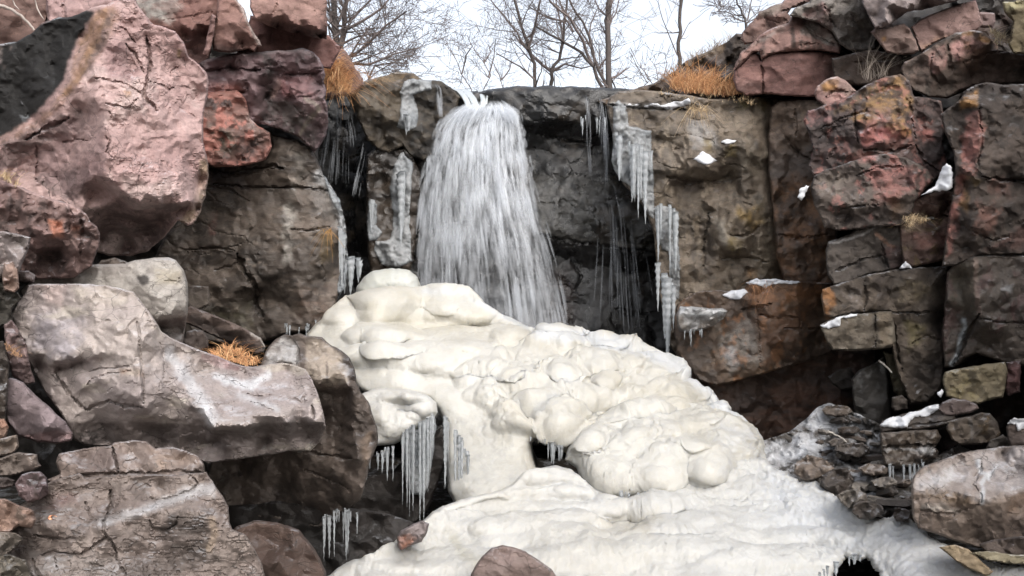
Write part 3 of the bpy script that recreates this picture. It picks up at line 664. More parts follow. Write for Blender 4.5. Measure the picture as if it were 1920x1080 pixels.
rock('rock_slab', 'long pale grey frosted slab with an upright squarish left end', 'boulder', 4.75,
     [(20, 590), (34, 566), (48, 548), (52, 534), (78, 532), (110, 533), (150, 532), (196, 534), (226, 540), (252, 548), (266, 566), (276, 580), (292, 602), (302, 620), (318, 632), (350, 646), (380, 658), (410, 668), (436, 680), (455, 686), (480, 688), (506, 682), (530, 680), (552, 684), (574, 692), (586, 712), (596, 740), (606, 772), (611, 800),
      (600, 830), (580, 846), (540, 846), (500, 852), (440, 862), (390, 868), (330, 850), (280, 838), (220, 838), (160, 836), (140, 826), (128, 800), (110, 770), (84, 735), (66, 700), (48, 668), (46, 640), (30, 620)],
     [(60, 560, -.08), (120, 556, -.16), (180, 556, -.2), (238, 562, -.2), (60, 640, -.1), (120, 620, -.22), (200, 610, -.3), (246, 600, -.32), (258, 650, -.42), (262, 690, -.46), (56, 664, -.12), (100, 678, -.25), (140, 672, -.3), (184, 664, -.36), (230, 668, -.4), (70, 690, .04), (110, 692, -.05), (150, 682, -.12), (190, 676, -.28),
      (100, 700, -.16), (160, 720, -.3), (220, 720, -.42), (262, 740, -.5), (200, 755, -.3), (272, 765, -.45), (130, 740, -.18), (150, 780, -.16), (160, 800, -.1), (230, 790, -.2),
      (300, 660, -.2), (306, 700, -.28), (330, 660, .02), (380, 690, .12), (340, 720, -.25), (400, 720, -.1), (460, 700, .2), (540, 695, .25), (360, 760, -.4), (392, 785, -.5), (402, 802, -.55), (440, 770, -.3), (500, 780, -.4), (480, 740, -.1), (560, 740, -.05), (580, 770, -.22), (590, 790, -.3), (470, 796, -.5), (420, 798, -.52), (540, 792, -.42), (595, 780, -.25),
      (420, 812, -.2), (480, 808, -.15), (560, 800, -.1), (400, 830, .05), (500, 826, .1), (580, 820, .1), (400, 808, -.35), (380, 796, -.2), (330, 788, -.2), (290, 792, -.2), (340, 808, -.12), (260, 806, -.12), (300, 825, .1), (200, 825, .1)],
     lv=((46, .022), (18, .010)), asp=1.5, nz=.013, step=2.5, base=((180, 166, 158), (158, 144, 140)), mat='frost', edge=(7, .06), thick=1.6, key='slab', wob=1.4, bumps=slab_bumps, fine=.002, k=.66, chip=.003,
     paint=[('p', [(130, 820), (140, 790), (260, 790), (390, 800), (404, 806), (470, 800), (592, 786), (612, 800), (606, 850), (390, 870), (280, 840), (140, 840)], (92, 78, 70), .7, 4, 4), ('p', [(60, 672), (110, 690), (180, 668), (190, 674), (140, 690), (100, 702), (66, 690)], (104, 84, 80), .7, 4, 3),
            ('p', [(70, 534), (130, 534), (120, 580), (90, 570)], (192, 168, 160), .7, 7, 6), ('p', [(130, 536), (250, 545), (240, 570), (140, 570)], (186, 174, 154), .6, 8, 8), ('p', [(55, 590), (160, 590), (140, 670), (60, 660)], (160, 154, 164), .6, 16, 14), ('p', [(220, 690), (262, 690), (262, 702), (226, 704)], (190, 158, 134), .6, 5, 5),
            ('p', [(375, 662), (410, 670), (450, 688), (446, 696), (400, 686), (378, 674)], (178, 138, 138), .75, 4, 4), ('l', [(318, 660), (340, 690), (360, 730), (384, 760), (398, 790)], 16, (212, 214, 218), .55, 12, 9), ('l', [(404, 706), (440, 716), (466, 724), (500, 702)], 10, (214, 216, 220), .7, 8, 6), ('l', [(450, 740), (480, 752), (520, 765)], 8, (210, 212, 216), .5, 8, 6), ('n', (1.5, 1.5, 6), .15, .25, (190, 180, 160), .5),
            ('p', [(62, 700), (110, 760), (130, 810), (120, 800), (70, 720)], (84, 70, 66), .7, 8, 5)],
     cracks=[([(104, 700), (130, 740), (160, 768), (205, 752), (240, 762), (270, 764)], 5, .07), ([(165, 698), (190, 690), (226, 690), (248, 684)], 3, .03), ([(165, 722), (172, 710), (200, 702), (230, 698), (252, 692)], 3, .03), ([(464, 738), (490, 744), (510, 740)], 4, .035), ([(470, 752), (496, 764), (522, 772)], 4, .035),
             ([(540, 746), (566, 756), (574, 740)], 4, .04), ([(584, 760), (590, 784)], 5, .05), ([(404, 706), (440, 716), (464, 728)], 3, .02), ([(258, 600), (262, 650), (268, 700), (268, 760)], 4, .03), ([(392, 752), (398, 784)], 3, .02), ([(235, 719), (255, 718)], 3, .02), ([(196, 734), (214, 728)], 3, .02), ([(270, 570), (284, 610)], 3, .015), ([(300, 640), (310, 690), (300, 730)], 3, .02)])
rock('boulder', 'dark blocky boulder with a pale spotted top between the slab and the ice', 'boulder', 5.7,
     [(486, 690), (492, 672), (502, 652), (516, 636), (532, 627), (548, 629), (562, 624), (580, 630), (604, 632), (622, 648), (640, 656), (656, 672), (664, 690), (668, 714), (676, 736), (690, 752), (700, 780), (708, 800), (709, 830), (700, 852), (690, 878), (684, 910), (676, 938), (648, 956), (620, 980), (600, 990), (560, 985), (500, 975), (440, 960), (380, 930), (400, 850), (480, 840), (560, 800), (580, 720)],
     [(520, 650, -.05), (550, 640, .05), (545, 680, -.2), (566, 680, -.22), (590, 650, -.1), (600, 690, -.28), (640, 700, -.3), (630, 660, -.1), (600, 720, -.36), (652, 724, -.4), (656, 690, -.2), (606, 734, -.05), (650, 736, -.12), (610, 780, .12), (650, 780, -.1), (662, 740, -.35), (680, 780, -.3), (690, 820, -.25), (660, 800, -.3), (640, 800, .0), (600, 830, -.05), (640, 840, -.2), (670, 860, -.45), (684, 872, -.35), (600, 860, -.05),
      (560, 850, .15), (520, 860, .3), (450, 880, .6), (620, 900, -.15), (660, 920, -.25), (560, 900, .1), (480, 910, .4), (600, 940, .1), (520, 940, .4), (580, 960, .4), (640, 950, .1)],
     lv=((38, .04), (16, .015)), nz=.018, step=2.7, thick=1.6, base=((112, 97, 86), (82, 70, 62)), mat='damp', key='darkboulder', k=.66, edge=(9, .1),
     paint=[('p', [(574, 640), (600, 636), (640, 660), (652, 690), (652, 726), (600, 726), (574, 700)], (168, 152, 134), .9, 4, 4), ('p', [(504, 655), (530, 630), (555, 640), (562, 680), (520, 682), (500, 690)], (176, 172, 168), .8, 4, 5), ('p', [(602, 656), (614, 652), (612, 666), (602, 664)], (60, 52, 46), .85, 3, 3), ('p', [(628, 650), (660, 672), (668, 712), (658, 730), (648, 700), (640, 672)], (56, 48, 44), .85, 4, 5), ('l', [(612, 680), (613, 715)], 3, (80, 66, 56), .7, 2, 2),
            ('p', [(670, 830), (700, 810), (695, 860), (684, 878)], (134, 112, 92), .7, 5, 4), ('n', (4, 4, 4), .2, .2, (54, 46, 42), .6), ('l', [(600, 720), (610, 726), (630, 722), (652, 724)], 5, (90, 66, 56), .6, 4, 4), ('p', [(672, 750), (684, 760), (690, 800), (680, 810)], (76, 66, 60), .5, 5, 4)],
     cracks=[([(560, 845), (610, 852), (660, 862)], 5, .06), ([(570, 880), (620, 900), (660, 920)], 4, .05), ([(550, 640), (560, 660), (556, 684)], 4, .04)])
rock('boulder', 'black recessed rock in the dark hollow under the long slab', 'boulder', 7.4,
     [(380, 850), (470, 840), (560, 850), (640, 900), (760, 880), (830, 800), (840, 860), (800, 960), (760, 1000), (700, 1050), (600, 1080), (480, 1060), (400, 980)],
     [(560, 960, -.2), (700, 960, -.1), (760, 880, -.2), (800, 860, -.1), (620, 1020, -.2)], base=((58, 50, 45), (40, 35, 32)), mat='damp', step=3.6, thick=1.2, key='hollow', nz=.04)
rock('boulder', 'smooth reddish brown rock at the bottom beside the layered ledge', 'boulder', 4.7,
     [(400, 1140), (420, 1020), (440, 990), (476, 975), (520, 980), (560, 992), (584, 1020), (600, 1048), (612, 1075), (620, 1140)], [(500, 1010, -.15), (550, 1030, -.25), (500, 1070, -.3), (570, 1075, -.2)],
     base=((104, 80, 68), (80, 62, 54)), mat='damp', step=3, edge=(26, .25), lv=((50, .03),), nz=.015, key='redfoot')
def ledge_bumps(q, wp, db):
    s = np.stack([q[:, 0] * .02, q[:, 1] * .05, np.full(len(q), 3.3)], 1)
    f = fbm(s, 3, 217, .55) * 2.5
    return (f - np.floor(f) - .5) * .012
rock('rock_ledge', 'broad cracked grey brown layered ledge filling the bottom left corner', 'boulder', 3.75,
     [(-300, 960), (20, 960), (50, 940), (56, 926), (100, 900), (150, 886), (160, 896), (230, 890), (330, 890), (386, 884), (398, 902), (404, 914), (420, 934), (428, 950), (430, 975), (436, 990), (460, 1002), (478, 1030), (490, 1056), (497, 1080), (500, 1150), (-300, 1150)],
     [(80, 930, .1), (140, 930, .02), (200, 935, .04), (300, 910, .18), (380, 900, .15), (90, 990, -.18), (160, 1000, -.25), (195, 992, -.26), (240, 965, -.14), (300, 945, -.05), (340, 930, -.02), (410, 930, 0), (290, 962, -.18), (340, 960, -.16), (390, 965, -.14), (400, 950, -.02),
      (100, 1015, -.1), (180, 1010, -.2), (120, 1035, -.22), (190, 1025, -.28), (210, 1045, -.2), (260, 1040, -.1), (340, 1040, -.14), (400, 1030, -.12), (60, 1075, -.35), (140, 1080, -.35), (220, 1090, -.3), (320, 1090, -.22), (420, 1080, -.1), (460, 1060, -.02), (30, 1020, -.1)],
     lv=((34, .014), (15, .006)), asp=1.8, nz=.010, step=2.6, base=((150, 134, 124), (128, 112, 104)), mat='frost', thick=1.2, key='ledge', edge=(9, .06), bumps=ledge_bumps, fine=.002, k=.64, chip=.003,
     paint=[('p', [(210, 990), (260, 985), (260, 1020), (215, 1028)], (70, 60, 54), .8, 8, 9), ('p', [(300, 985), (330, 970), (392, 960), (400, 1000), (410, 1060), (330, 1075), (300, 1030)], (66, 56, 50), .85, 8, 10), ('p', [(310, 970), (330, 960), (330, 985), (314, 992)], (52, 44, 40), .7, 4, 5), ('l', [(190, 980), (250, 965), (300, 940), (350, 925), (400, 918)], 12, (206, 204, 204), .55, 10, 7),
            ('p', [(60, 1010), (110, 1020), (60, 1050), (20, 1060)], (70, 62, 56), .7, 8, 8), ('n', (6, 6, 6), .2, .15, (86, 74, 68), .5), ('p', [(60, 1040), (240, 1040), (240, 1090), (60, 1090)], (150, 142, 136), .5, 8, 18), ('l', [(396, 975), (400, 1005), (396, 1030)], 12, (160, 138, 116), .7, 5, 5), ('p', [(250, 1040), (330, 1050), (320, 1085), (240, 1085)], (92, 82, 76), .6, 8, 14), ('p', [(84, 925), (150, 928), (150, 950), (90, 950)], (150, 112, 108), .5, 8, 8)],
     cracks=[([(158, 940), (166, 952), (170, 968), (182, 976)], 3, .025), ([(208, 918), (207, 950), (194, 980), (196, 1000), (212, 1022), (216, 1032)], 5, .05), ([(60, 1000), (100, 1010), (118, 1012), (150, 1008)], 4, .04), ([(76, 1042), (100, 1036), (150, 1040), (180, 1022), (200, 1008)], 5, .05), ([(130, 994), (146, 1000), (162, 1002)], 3, .02), ([(280, 932), (294, 938), (330, 930), (364, 918), (372, 908), (354, 890)], 4, .04),
             ([(280, 972), (286, 988), (310, 994), (330, 984), (334, 968)], 4, .035), ([(104, 1046), (106, 1064)], 4, .03), ([(168, 1050), (172, 1060), (200, 1062)], 4, .03), ([(60, 1048), (76, 1090)], 5, .04), ([(216, 1030), (222, 1056), (240, 1080)], 4, .03)])
rock('rock_ledge', 'cracked brown upper layer resting on the layered ledge under the long slab', 'boulder', 4.05,
     [(104, 868), (110, 852), (150, 842), (208, 836), (214, 830), (250, 826), (276, 828), (292, 840), (324, 838), (350, 846), (372, 856), (382, 870), (384, 886), (390, 892), (398, 912), (372, 922), (300, 940), (220, 918), (150, 925), (100, 922), (88, 900), (112, 890)],
     [(160, 860, .05), (250, 845, .1), (340, 860, .08), (140, 880, -.06), (210, 880, -.08), (300, 888, -.06), (360, 882, -.04), (120, 910, -.06), (220, 908, -.1), (300, 915, -.1), (370, 905, -.06), (376, 880, 0)],
     lv=((30, .014), (13, .006)), asp=1.8, nz=.012, step=2.6, base=((142, 124, 114), (116, 98, 92)), mat='frost', thick=.5, edge=(7, .05), k=.68,
     paint=[('p', [(110, 850), (215, 840), (222, 886), (150, 892)], (100, 84, 80), .6, 8, 8), ('p', [(340, 876), (384, 868), (386, 890), (340, 890)], (64, 54, 48), .7, 4, 4), ('p', [(280, 845), (370, 855), (370, 875), (300, 880)], (160, 132, 108), .5, 8, 8)],
     cracks=[([(210, 838), (218, 870), (224, 886)], 4, .05), ([(120, 900), (146, 894), (180, 890), (224, 887), (280, 888), (330, 884), (384, 886)], 5, .06), ([(112, 892), (120, 904), (140, 902), (146, 896)], 3, .03), ([(176, 896), (200, 910), (224, 908), (230, 890)], 3, .03), ([(126, 908), (140, 922)], 3, .03), ([(350, 886), (356, 900), (372, 912)], 4, .04), ([(230, 866), (262, 858)], 3, .02)])
rock('boulder', 'added black rock for the shade low in the hollow behind the hanging icicles', 'boulder', 6.2,
     [(420, 950), (520, 940), (640, 950), (720, 960), (790, 985), (770, 1030), (700, 1060), (640, 1100), (420, 1110)], [(560, 990, -.2), (680, 1000, -.15), (620, 1050, -.25)], base=((52, 45, 41), (36, 32, 29)), mat='damp', step=3.6, thick=.8)  # rock added to blacken this part of the hollow like shade
# far-left pile of small stones
rock('stone', 'lilac grey wedge stone leaning under the left end of the long slab', 'stone', 4.3,
     [(8, 712), (20, 708), (44, 716), (62, 736), (92, 762), (122, 790), (136, 812), (134, 826), (110, 832), (70, 828), (34, 818), (12, 790), (6, 750)], [(50, 770, -.12), (90, 800, -.14), (60, 818, 0), (100, 824, .02), (30, 740, -.1)],
     base=((166, 146, 150), (140, 122, 124)), step=2.8, lv=((30, .012),), paint=[('p', [(40, 816), (136, 806), (130, 834), (60, 832)], (146, 104, 100), .6, 4, 4)], thick=.5, mat='dry')
far_left = [
 ('flat grey stone on the left edge above the rest of its pile', 4.6, [(-260, 440), (10, 434), (40, 440), (58, 446), (54, 466), (40, 500), (30, 520), (-260, 520)], ((160, 146, 142), (130, 116, 112))),
 ('upright pinkish tan stone on the left edge beside the rounded grey stone', 4.55, [(8, 492), (24, 490), (34, 504), (36, 540), (26, 548), (8, 545), (4, 520)], ((164, 134, 118), (136, 110, 98))),
 ('small block between the left edge pile and the rounded grey stone', 4.8, [(32, 508), (54, 508), (66, 516), (64, 530), (36, 528)], ((150, 132, 126), (120, 104, 100))),
 ('mossy dark stone filling the gap left of the upright slab end', 4.6, [(-260, 520), (8, 530), (34, 548), (40, 560), (22, 580), (26, 610), (-260, 640)], ((84, 78, 66), (60, 55, 48))),
 ('pinkish stone standing in the gap left of the slab', 4.45, [(8, 610), (22, 600), (34, 616), (50, 650), (58, 690), (66, 716), (50, 722), (24, 706), (10, 660)], ((150, 122, 118), (118, 96, 94))),
 ('narrow dark stone on the left edge below the dry grass', 4.2, [(-260, 650), (6, 640), (18, 680), (14, 740), (10, 790), (-260, 800)], ((80, 70, 62), (56, 50, 46))),
 ('orange brown stone on the left edge level with the lilac wedge', 3.9, [(-260, 786), (8, 784), (16, 800), (12, 818), (0, 826), (-260, 830)], ((176, 130, 104), (140, 104, 88))),
 ('wedge shaped tan stone in the left edge pile below the orange brown one', 3.8, [(-260, 836), (6, 822), (32, 816), (36, 838), (24, 850), (0, 856), (-260, 860)], ((160, 140, 122), (132, 116, 104))),
 ('flat pinkish stone with mossy edge in the left edge pile', 3.75, [(-260, 862), (4, 858), (36, 848), (70, 852), (72, 866), (78, 874), (60, 884), (20, 892), (-260, 896)], ((156, 128, 112), (122, 108, 98))),
 ('dark thin stone in the left edge pile under the flat pinkish one', 3.72, [(-260, 896), (10, 894), (28, 900), (26, 912), (0, 916), (-260, 918)], ((92, 80, 76), (66, 58, 54))),
 ('chunky purplish stone beside the cracked upper ledge layer', 3.65, [(28, 908), (40, 890), (60, 884), (76, 884), (88, 896), (92, 924), (76, 936), (52, 942), (36, 930)], ((140, 116, 116), (106, 86, 88))),
 ('orange edged stone pointing right at the left edge', 3.5, [(-260, 930), (10, 934), (34, 946), (62, 958), (68, 974), (60, 990), (36, 986), (16, 1000), (-260, 1000)], ((160, 128, 110), (112, 100, 94))),
 ('pale slanted stone low on the left edge', 3.45, [(-260, 992), (10, 998), (30, 1000), (46, 1010), (36, 1022), (12, 1042), (-260, 1050)], ((158, 142, 128), (128, 116, 106))),
 ('mossy grey stone in the bottom left corner', 3.4, [(-260, 1040), (20, 1040), (50, 1050), (60, 1080), (50, 1140), (-260, 1140)], ((120, 110, 96), (92, 84, 72)))]
for lab, D, ol, bs in far_left:
    cx = sum(p[0] for p in ol) / len(ol); cy = sum(p[1] for p in ol) / len(ol)
    rock('stone', lab, 'stone', D, ol, [(cx, cy, -.12), (cx + 12, cy - 8, -.1)], base=bs, step=2.7, lv=((20, .03), (10, .012)), thick=.5, edge=(8, .07), nz=.02, mat='dry', group='stones piled at the left edge', paint=[('n', (9, 9, 9), .15, .2, (70, 64, 54), .6)])
rock('stone', 'small brown stone showing in the shadow above the rounded grey stone', 'stone', 6.6, [(180, 500), (190, 488), (215, 482), (236, 490), (250, 498), (240, 510), (190, 510)], [(215, 494, -.1)], base=BRN, step=3, lv=((20, .02),), thick=.4)
rock('rock_slab', 'long narrow brown slab sloping down behind the dry grass tuft', 'rock', 7.3,
     [(340, 580), (356, 574), (380, 582), (420, 598), (450, 612), (474, 624), (490, 634), (498, 650), (494, 662), (480, 664), (450, 650), (400, 630), (360, 610), (344, 604)],
     [(380, 592, -.12), (440, 618, -.15), (480, 640, -.12), (400, 614, 0), (450, 636, .03)], base=((116, 96, 86), (90, 74, 66)), step=2.7, lv=((30, .02),), edge=(8, .1), thick=.5, mat='damp',
     paint=[('l', [(360, 600), (400, 620), (450, 644), (490, 662)], 16, (58, 48, 44), .7, 6, 4), ('l', [(474, 624), (492, 636), (498, 655)], 6, (190, 180, 170), .8, 3, 2)])
rock('stone', 'small rounded brown stone beside the dry grass tuft', 'stone', 6.3, [(342, 636), (350, 622), (366, 617), (382, 620), (390, 634), (390, 650), (370, 662), (344, 660)], [(366, 636, -.15)], base=((110, 96, 88), (84, 72, 66)), step=2.8, lv=((18, .02),), thick=.4)
rock('boulder', 'tan block under the left wall behind the rounded grey stone', 'rock', 8.3, [(346, 540), (360, 536), (392, 538), (394, 572), (370, 582), (346, 578)], [(370, 555, -.1)], base=((116, 104, 92), (94, 82, 74)), step=3, thick=.4)
# ================================================================== right of the fall
rock('cliff_wall', 'tan weathered wall with yellow moss streaks right of the fall', 'cliff', 10.35,
     [(1136, 200), (1142, 182), (1160, 172), (1190, 168), (1240, 172), (1285, 178), (1320, 184), (1370, 186), (1410, 182), (1450, 182), (1530, 180), (1580, 190), (1580, 540), (1560, 580), (1400, 600), (1330, 660), (1270, 668), (1258, 650), (1246, 620), (1238, 560), (1230, 480), (1224, 430), (1210, 392),
      (1190, 366), (1168, 345), (1152, 300), (1148, 250)],
     [(1180, 185, -.15), (1240, 190, -.2), (1300, 196, -.2), (1380, 205, -.15), (1200, 200, -.05), (1290, 204, -.1), (1170, 230, -.2), (1240, 240, -.22), (1300, 250, -.3), (1280, 300, -.38), (1330, 300, -.42), (1245, 320, -.3), (1390, 240, -.3), (1430, 230, -.1), (1400, 290, -.42), (1436, 290, -.25), (1440, 320, .0),
      (1250, 334, -.15), (1330, 318, -.4), (1280, 345, .12), (1330, 345, .16), (1370, 340, .05), (1270, 370, -.02), (1320, 375, -.05), (1390, 340, -.3), (1430, 360, -.2), (1225, 395, -.1), (1260, 385, -.22), (1290, 400, -.1), (1320, 400, 0), (1330, 385, -.15), (1370, 385, -.2), (1240, 440, -.12), (1300, 440, -.02), (1320, 470, .1), (1345, 412, -.1), (1370, 412, -.32), (1360, 460, -.3), (1380, 470, -.3),
      (1410, 400, -.3), (1440, 410, -.12), (1430, 440, -.25), (1440, 480, -.1), (1400, 482, -.05), (1360, 480, 0), (1300, 520, 0), (1250, 520, -.05), (1380, 520, -.1), (1430, 520, -.1), (1450, 250, .15), (1490, 230, .3), (1530, 230, .45), (1490, 330, .2), (1530, 330, .4), (1480, 440, .12), (1540, 440, .35), (1500, 510, .2), (1270, 600, 0), (1300, 640, .1)],
     lv=((44, .07), (17, .028)), asp=.7, nz=.035, nsc=(6, 6, 3), step=2.8, base=((136, 119, 99), (100, 86, 70)), mat='damp', key='tan', thick=1.8, edge=(10, .14), crk=.02,
     paint=[('p', [(1140, 180), (1240, 172), (1290, 200), (1240, 340), (1180, 350), (1150, 300)], (74, 66, 60), .6, 20, 16), ('p', [(1440, 185), (1580, 185), (1580, 560), (1440, 560), (1448, 420), (1436, 340), (1450, 280)], (146, 120, 96), .85, 10, 10), ('p', [(1450, 190), (1530, 190), (1540, 330), (1490, 330), (1450, 260)], (132, 118, 106), .8, 14, 12), ('p', [(1480, 330), (1560, 340), (1560, 540), (1470, 540), (1460, 440)], (178, 128, 80), .65, 16, 16),  # right-hand patches painted lighter to offset the shade of the recess
            ('p', [(1385, 390), (1430, 380), (1440, 420), (1400, 430)], (176, 140, 60), .7, 8, 9), ('p', [(1320, 262), (1340, 266), (1336, 290), (1320, 285)], YEL, .7, 5, 6), ('p', [(1355, 270), (1382, 268), (1380, 296), (1360, 295)], YEL, .75, 5, 6), ('p', [(1365, 440), (1390, 450), (1380, 475), (1362, 470)], YEL, .7, 6, 6), ('p', [(1400, 505), (1425, 500), (1420, 525), (1400, 525)], (186, 130, 50), .7, 5, 6),
            ('p', [(1420, 180), (1440, 190), (1432, 210), (1416, 200)], (120, 104, 40), .8, 5, 4), ('p', [(1385, 182), (1405, 186), (1410, 204), (1385, 204)], (110, 98, 40), .7, 5, 4), ('p', [(1342, 410), (1360, 412), (1365, 470), (1350, 450)], (184, 176, 160), .55, 7, 6), ('p', [(1425, 370), (1445, 370), (1450, 520), (1430, 520)], (168, 152, 124), .6, 9, 9),
            ('p', [(1290, 400), (1340, 400), (1340, 520), (1300, 520)], (74, 64, 56), .75, 9, 8), ('p', [(1255, 330), (1380, 335), (1380, 360), (1270, 362)], (66, 50, 42), .6, 5, 5), ('n', (7, 7, 2), .12, .2, (170, 152, 126), .45), ('n', (5, 5, 1.6), .2, .2, (64, 56, 48), .6), ('p', [(1240, 280), (1330, 270), (1345, 310), (1270, 320)], (150, 134, 118), .5, 9, 12), ('p', [(1290, 225), (1320, 230), (1340, 275), (1300, 270)], (196, 196, 196), .5, 8, 12), ('p', [(1390, 250), (1435, 290), (1430, 340), (1395, 320)], (176, 160, 136), .5, 10, 10),  # dark patch under the ledge paints the shade of the overhang
            ('l', [(1145, 196), (1200, 196), (1250, 198), (1300, 202)], 5, (200, 200, 200), .6, 5, 4)],
     cracks=[([(1140, 196), (1200, 202), (1260, 206), (1310, 204)], 5, .1), ([(1250, 330), (1290, 340), (1340, 338), (1390, 332)], 8, .1), ([(1370, 440), (1400, 442), (1426, 424)], 5, .08), ([(1330, 400), (1322, 440), (1318, 500)], 6, .08), ([(1350, 484), (1400, 482), (1440, 492)], 5, .08), ([(1390, 378), (1412, 384)], 4, .04), ([(1360, 306), (1400, 316)], 4, .05), ([(1470, 260), (1500, 300), (1530, 318)], 4, .05)])
rock('cliff_wall', 'added brown rock filling the inner corner between the tan wall and the stacked blocks', 'cliff', 9.95,  # added to make the deep corner recess shallower and less dark
     [(1446, 200), (1462, 188), (1500, 184), (1540, 184), (1570, 200), (1570, 545), (1500, 540), (1470, 530), (1456, 480), (1450, 400), (1440, 330), (1438, 260)], [(1460, 240, .2), (1500, 230, -.05), (1530, 240, -.1), (1470, 320, .1), (1510, 330, -.1), (1480, 420, .05), (1530, 420, -.1), (1500, 500, -.05), (1490, 280, .1), (1515, 380, .05)],
     lv=((36, .05), (15, .022)), base=((112, 92, 76), (84, 70, 60)), k=.72, mat='damp', step=3, thick=.8, asp=.8, nz=.04, edge=(14, .3),
     paint=[('p', [(1445, 340), (1560, 340), (1560, 540), (1460, 540)], (146, 100, 58), .7, 16, 14), ('n', (5, 5, 3), .1, .2, (66, 56, 48), .6)], cracks=[([(1470, 250), (1500, 290), (1540, 310)], 5, .07), ([(1490, 200), (1494, 260)], 4, .05), ([(1460, 440), (1500, 446), (1550, 440)], 5, .06)])
rock('cliff_block', 'orange stained block with snow along its top, overhanging the dark cave', 'rock', 9.75,
     [(1262, 600), (1270, 570), (1300, 548), (1350, 544), (1380, 548), (1396, 540), (1402, 530), (1440, 527), (1500, 527), (1560, 530), (1572, 570), (1566, 620), (1560, 660), (1520, 676), (1490, 684), (1450, 696), (1415, 706), (1380, 716), (1340, 724), (1310, 712), (1290, 690), (1268, 660)],
     [(1400, 540, -.1), (1420, 542, -.3), (1480, 540, -.3), (1420, 570, -.35), (1500, 570, -.28), (1545, 570, .1), (1400, 590, -.15), (1370, 580, -.1), (1320, 580, 0), (1430, 620, -.34), (1500, 620, -.26), (1420, 660, -.35), (1480, 660, -.28), (1400, 690, -.34), (1440, 680, -.3), (1370, 640, -.25), (1350, 690, -.28), (1300, 640, -.05), (1330, 620, -.02), (1380, 706, -.2), (1470, 680, -.1), (1540, 640, .1)],
     lv=((38, .04), (16, .018)), asp=1.5, nz=.03, step=2.9, base=((112, 88, 66), (86, 68, 54)), mat='damp', key='orangeblock', thick=1.2, edge=(9, .12), k=.64,
     paint=[('p', [(1396, 532), (1540, 532), (1530, 570), (1480, 570), (1400, 580)], (160, 104, 52), .75, 9, 12), ('p', [(1420, 580), (1520, 575), (1500, 640), (1440, 680), (1420, 640)], (124, 84, 54), .7, 12, 14), ('p', [(1345, 610), (1400, 600), (1430, 650), (1420, 690), (1360, 690)], (150, 144, 136), .55, 10, 18), ('n', (7, 7, 5), .16, .15, (166, 108, 54), .5), ('p', [(1270, 640), (1340, 640), (1340, 724), (1290, 720)], (56, 48, 42), .7, 12, 8), ('p', [(1350, 645), (1375, 655), (1385, 690), (1365, 690)], (196, 196, 198), .5, 5, 9)],
     cracks=[([(1390, 582), (1430, 574), (1446, 570)], 5, .08), ([(1424, 590), (1450, 596), (1500, 594)], 5, .06), ([(1470, 616), (1540, 618)], 4, .05), ([(1500, 594), (1502, 620)], 4, .05), ([(1420, 560), (1426, 690)], 3, .03)])
rock('rock_ledge', 'small jutting ledge glazed with ice beside the long icicles', 'rock', 9.3,
     [(1268, 590), (1276, 574), (1300, 574), (1330, 577), (1356, 578), (1364, 584), (1356, 598), (1340, 610), (1318, 618), (1290, 624), (1272, 622)], [(1300, 584, -.12), (1340, 588, -.15), (1310, 604, -.02), (1345, 600, 0)],
     base=((120, 112, 104), (88, 80, 74)), mat='wet', step=2.7, lv=((18, .03),), thick=.6, key='iceledge', paint=[('p', [(1272, 574), (1360, 577), (1360, 590), (1330, 592), (1275, 590)], (204, 206, 208), .85, 4, 4), ('n', (8, 8, 6), .0, .2, (176, 178, 180), .5)])
rock('cave_wall', 'rust brown back of the low cave under the overhanging block', 'rock', 10.3,
     [(1240, 660), (1300, 680), (1400, 690), (1520, 660), (1640, 650), (1640, 800), (1560, 830), (1420, 860), (1300, 820)], [(1450, 790, -.3), (1400, 820, -.4), (1560, 800, -.4)], base=((84, 60, 46), (60, 44, 36)), mat='damp', step=3.4, lv=((50, .06), (20, .03)), asp=2.4, nz=.05, thick=1.0,
     paint=[('n', (2, 2, 6), .0, .25, (104, 68, 46), .7)])

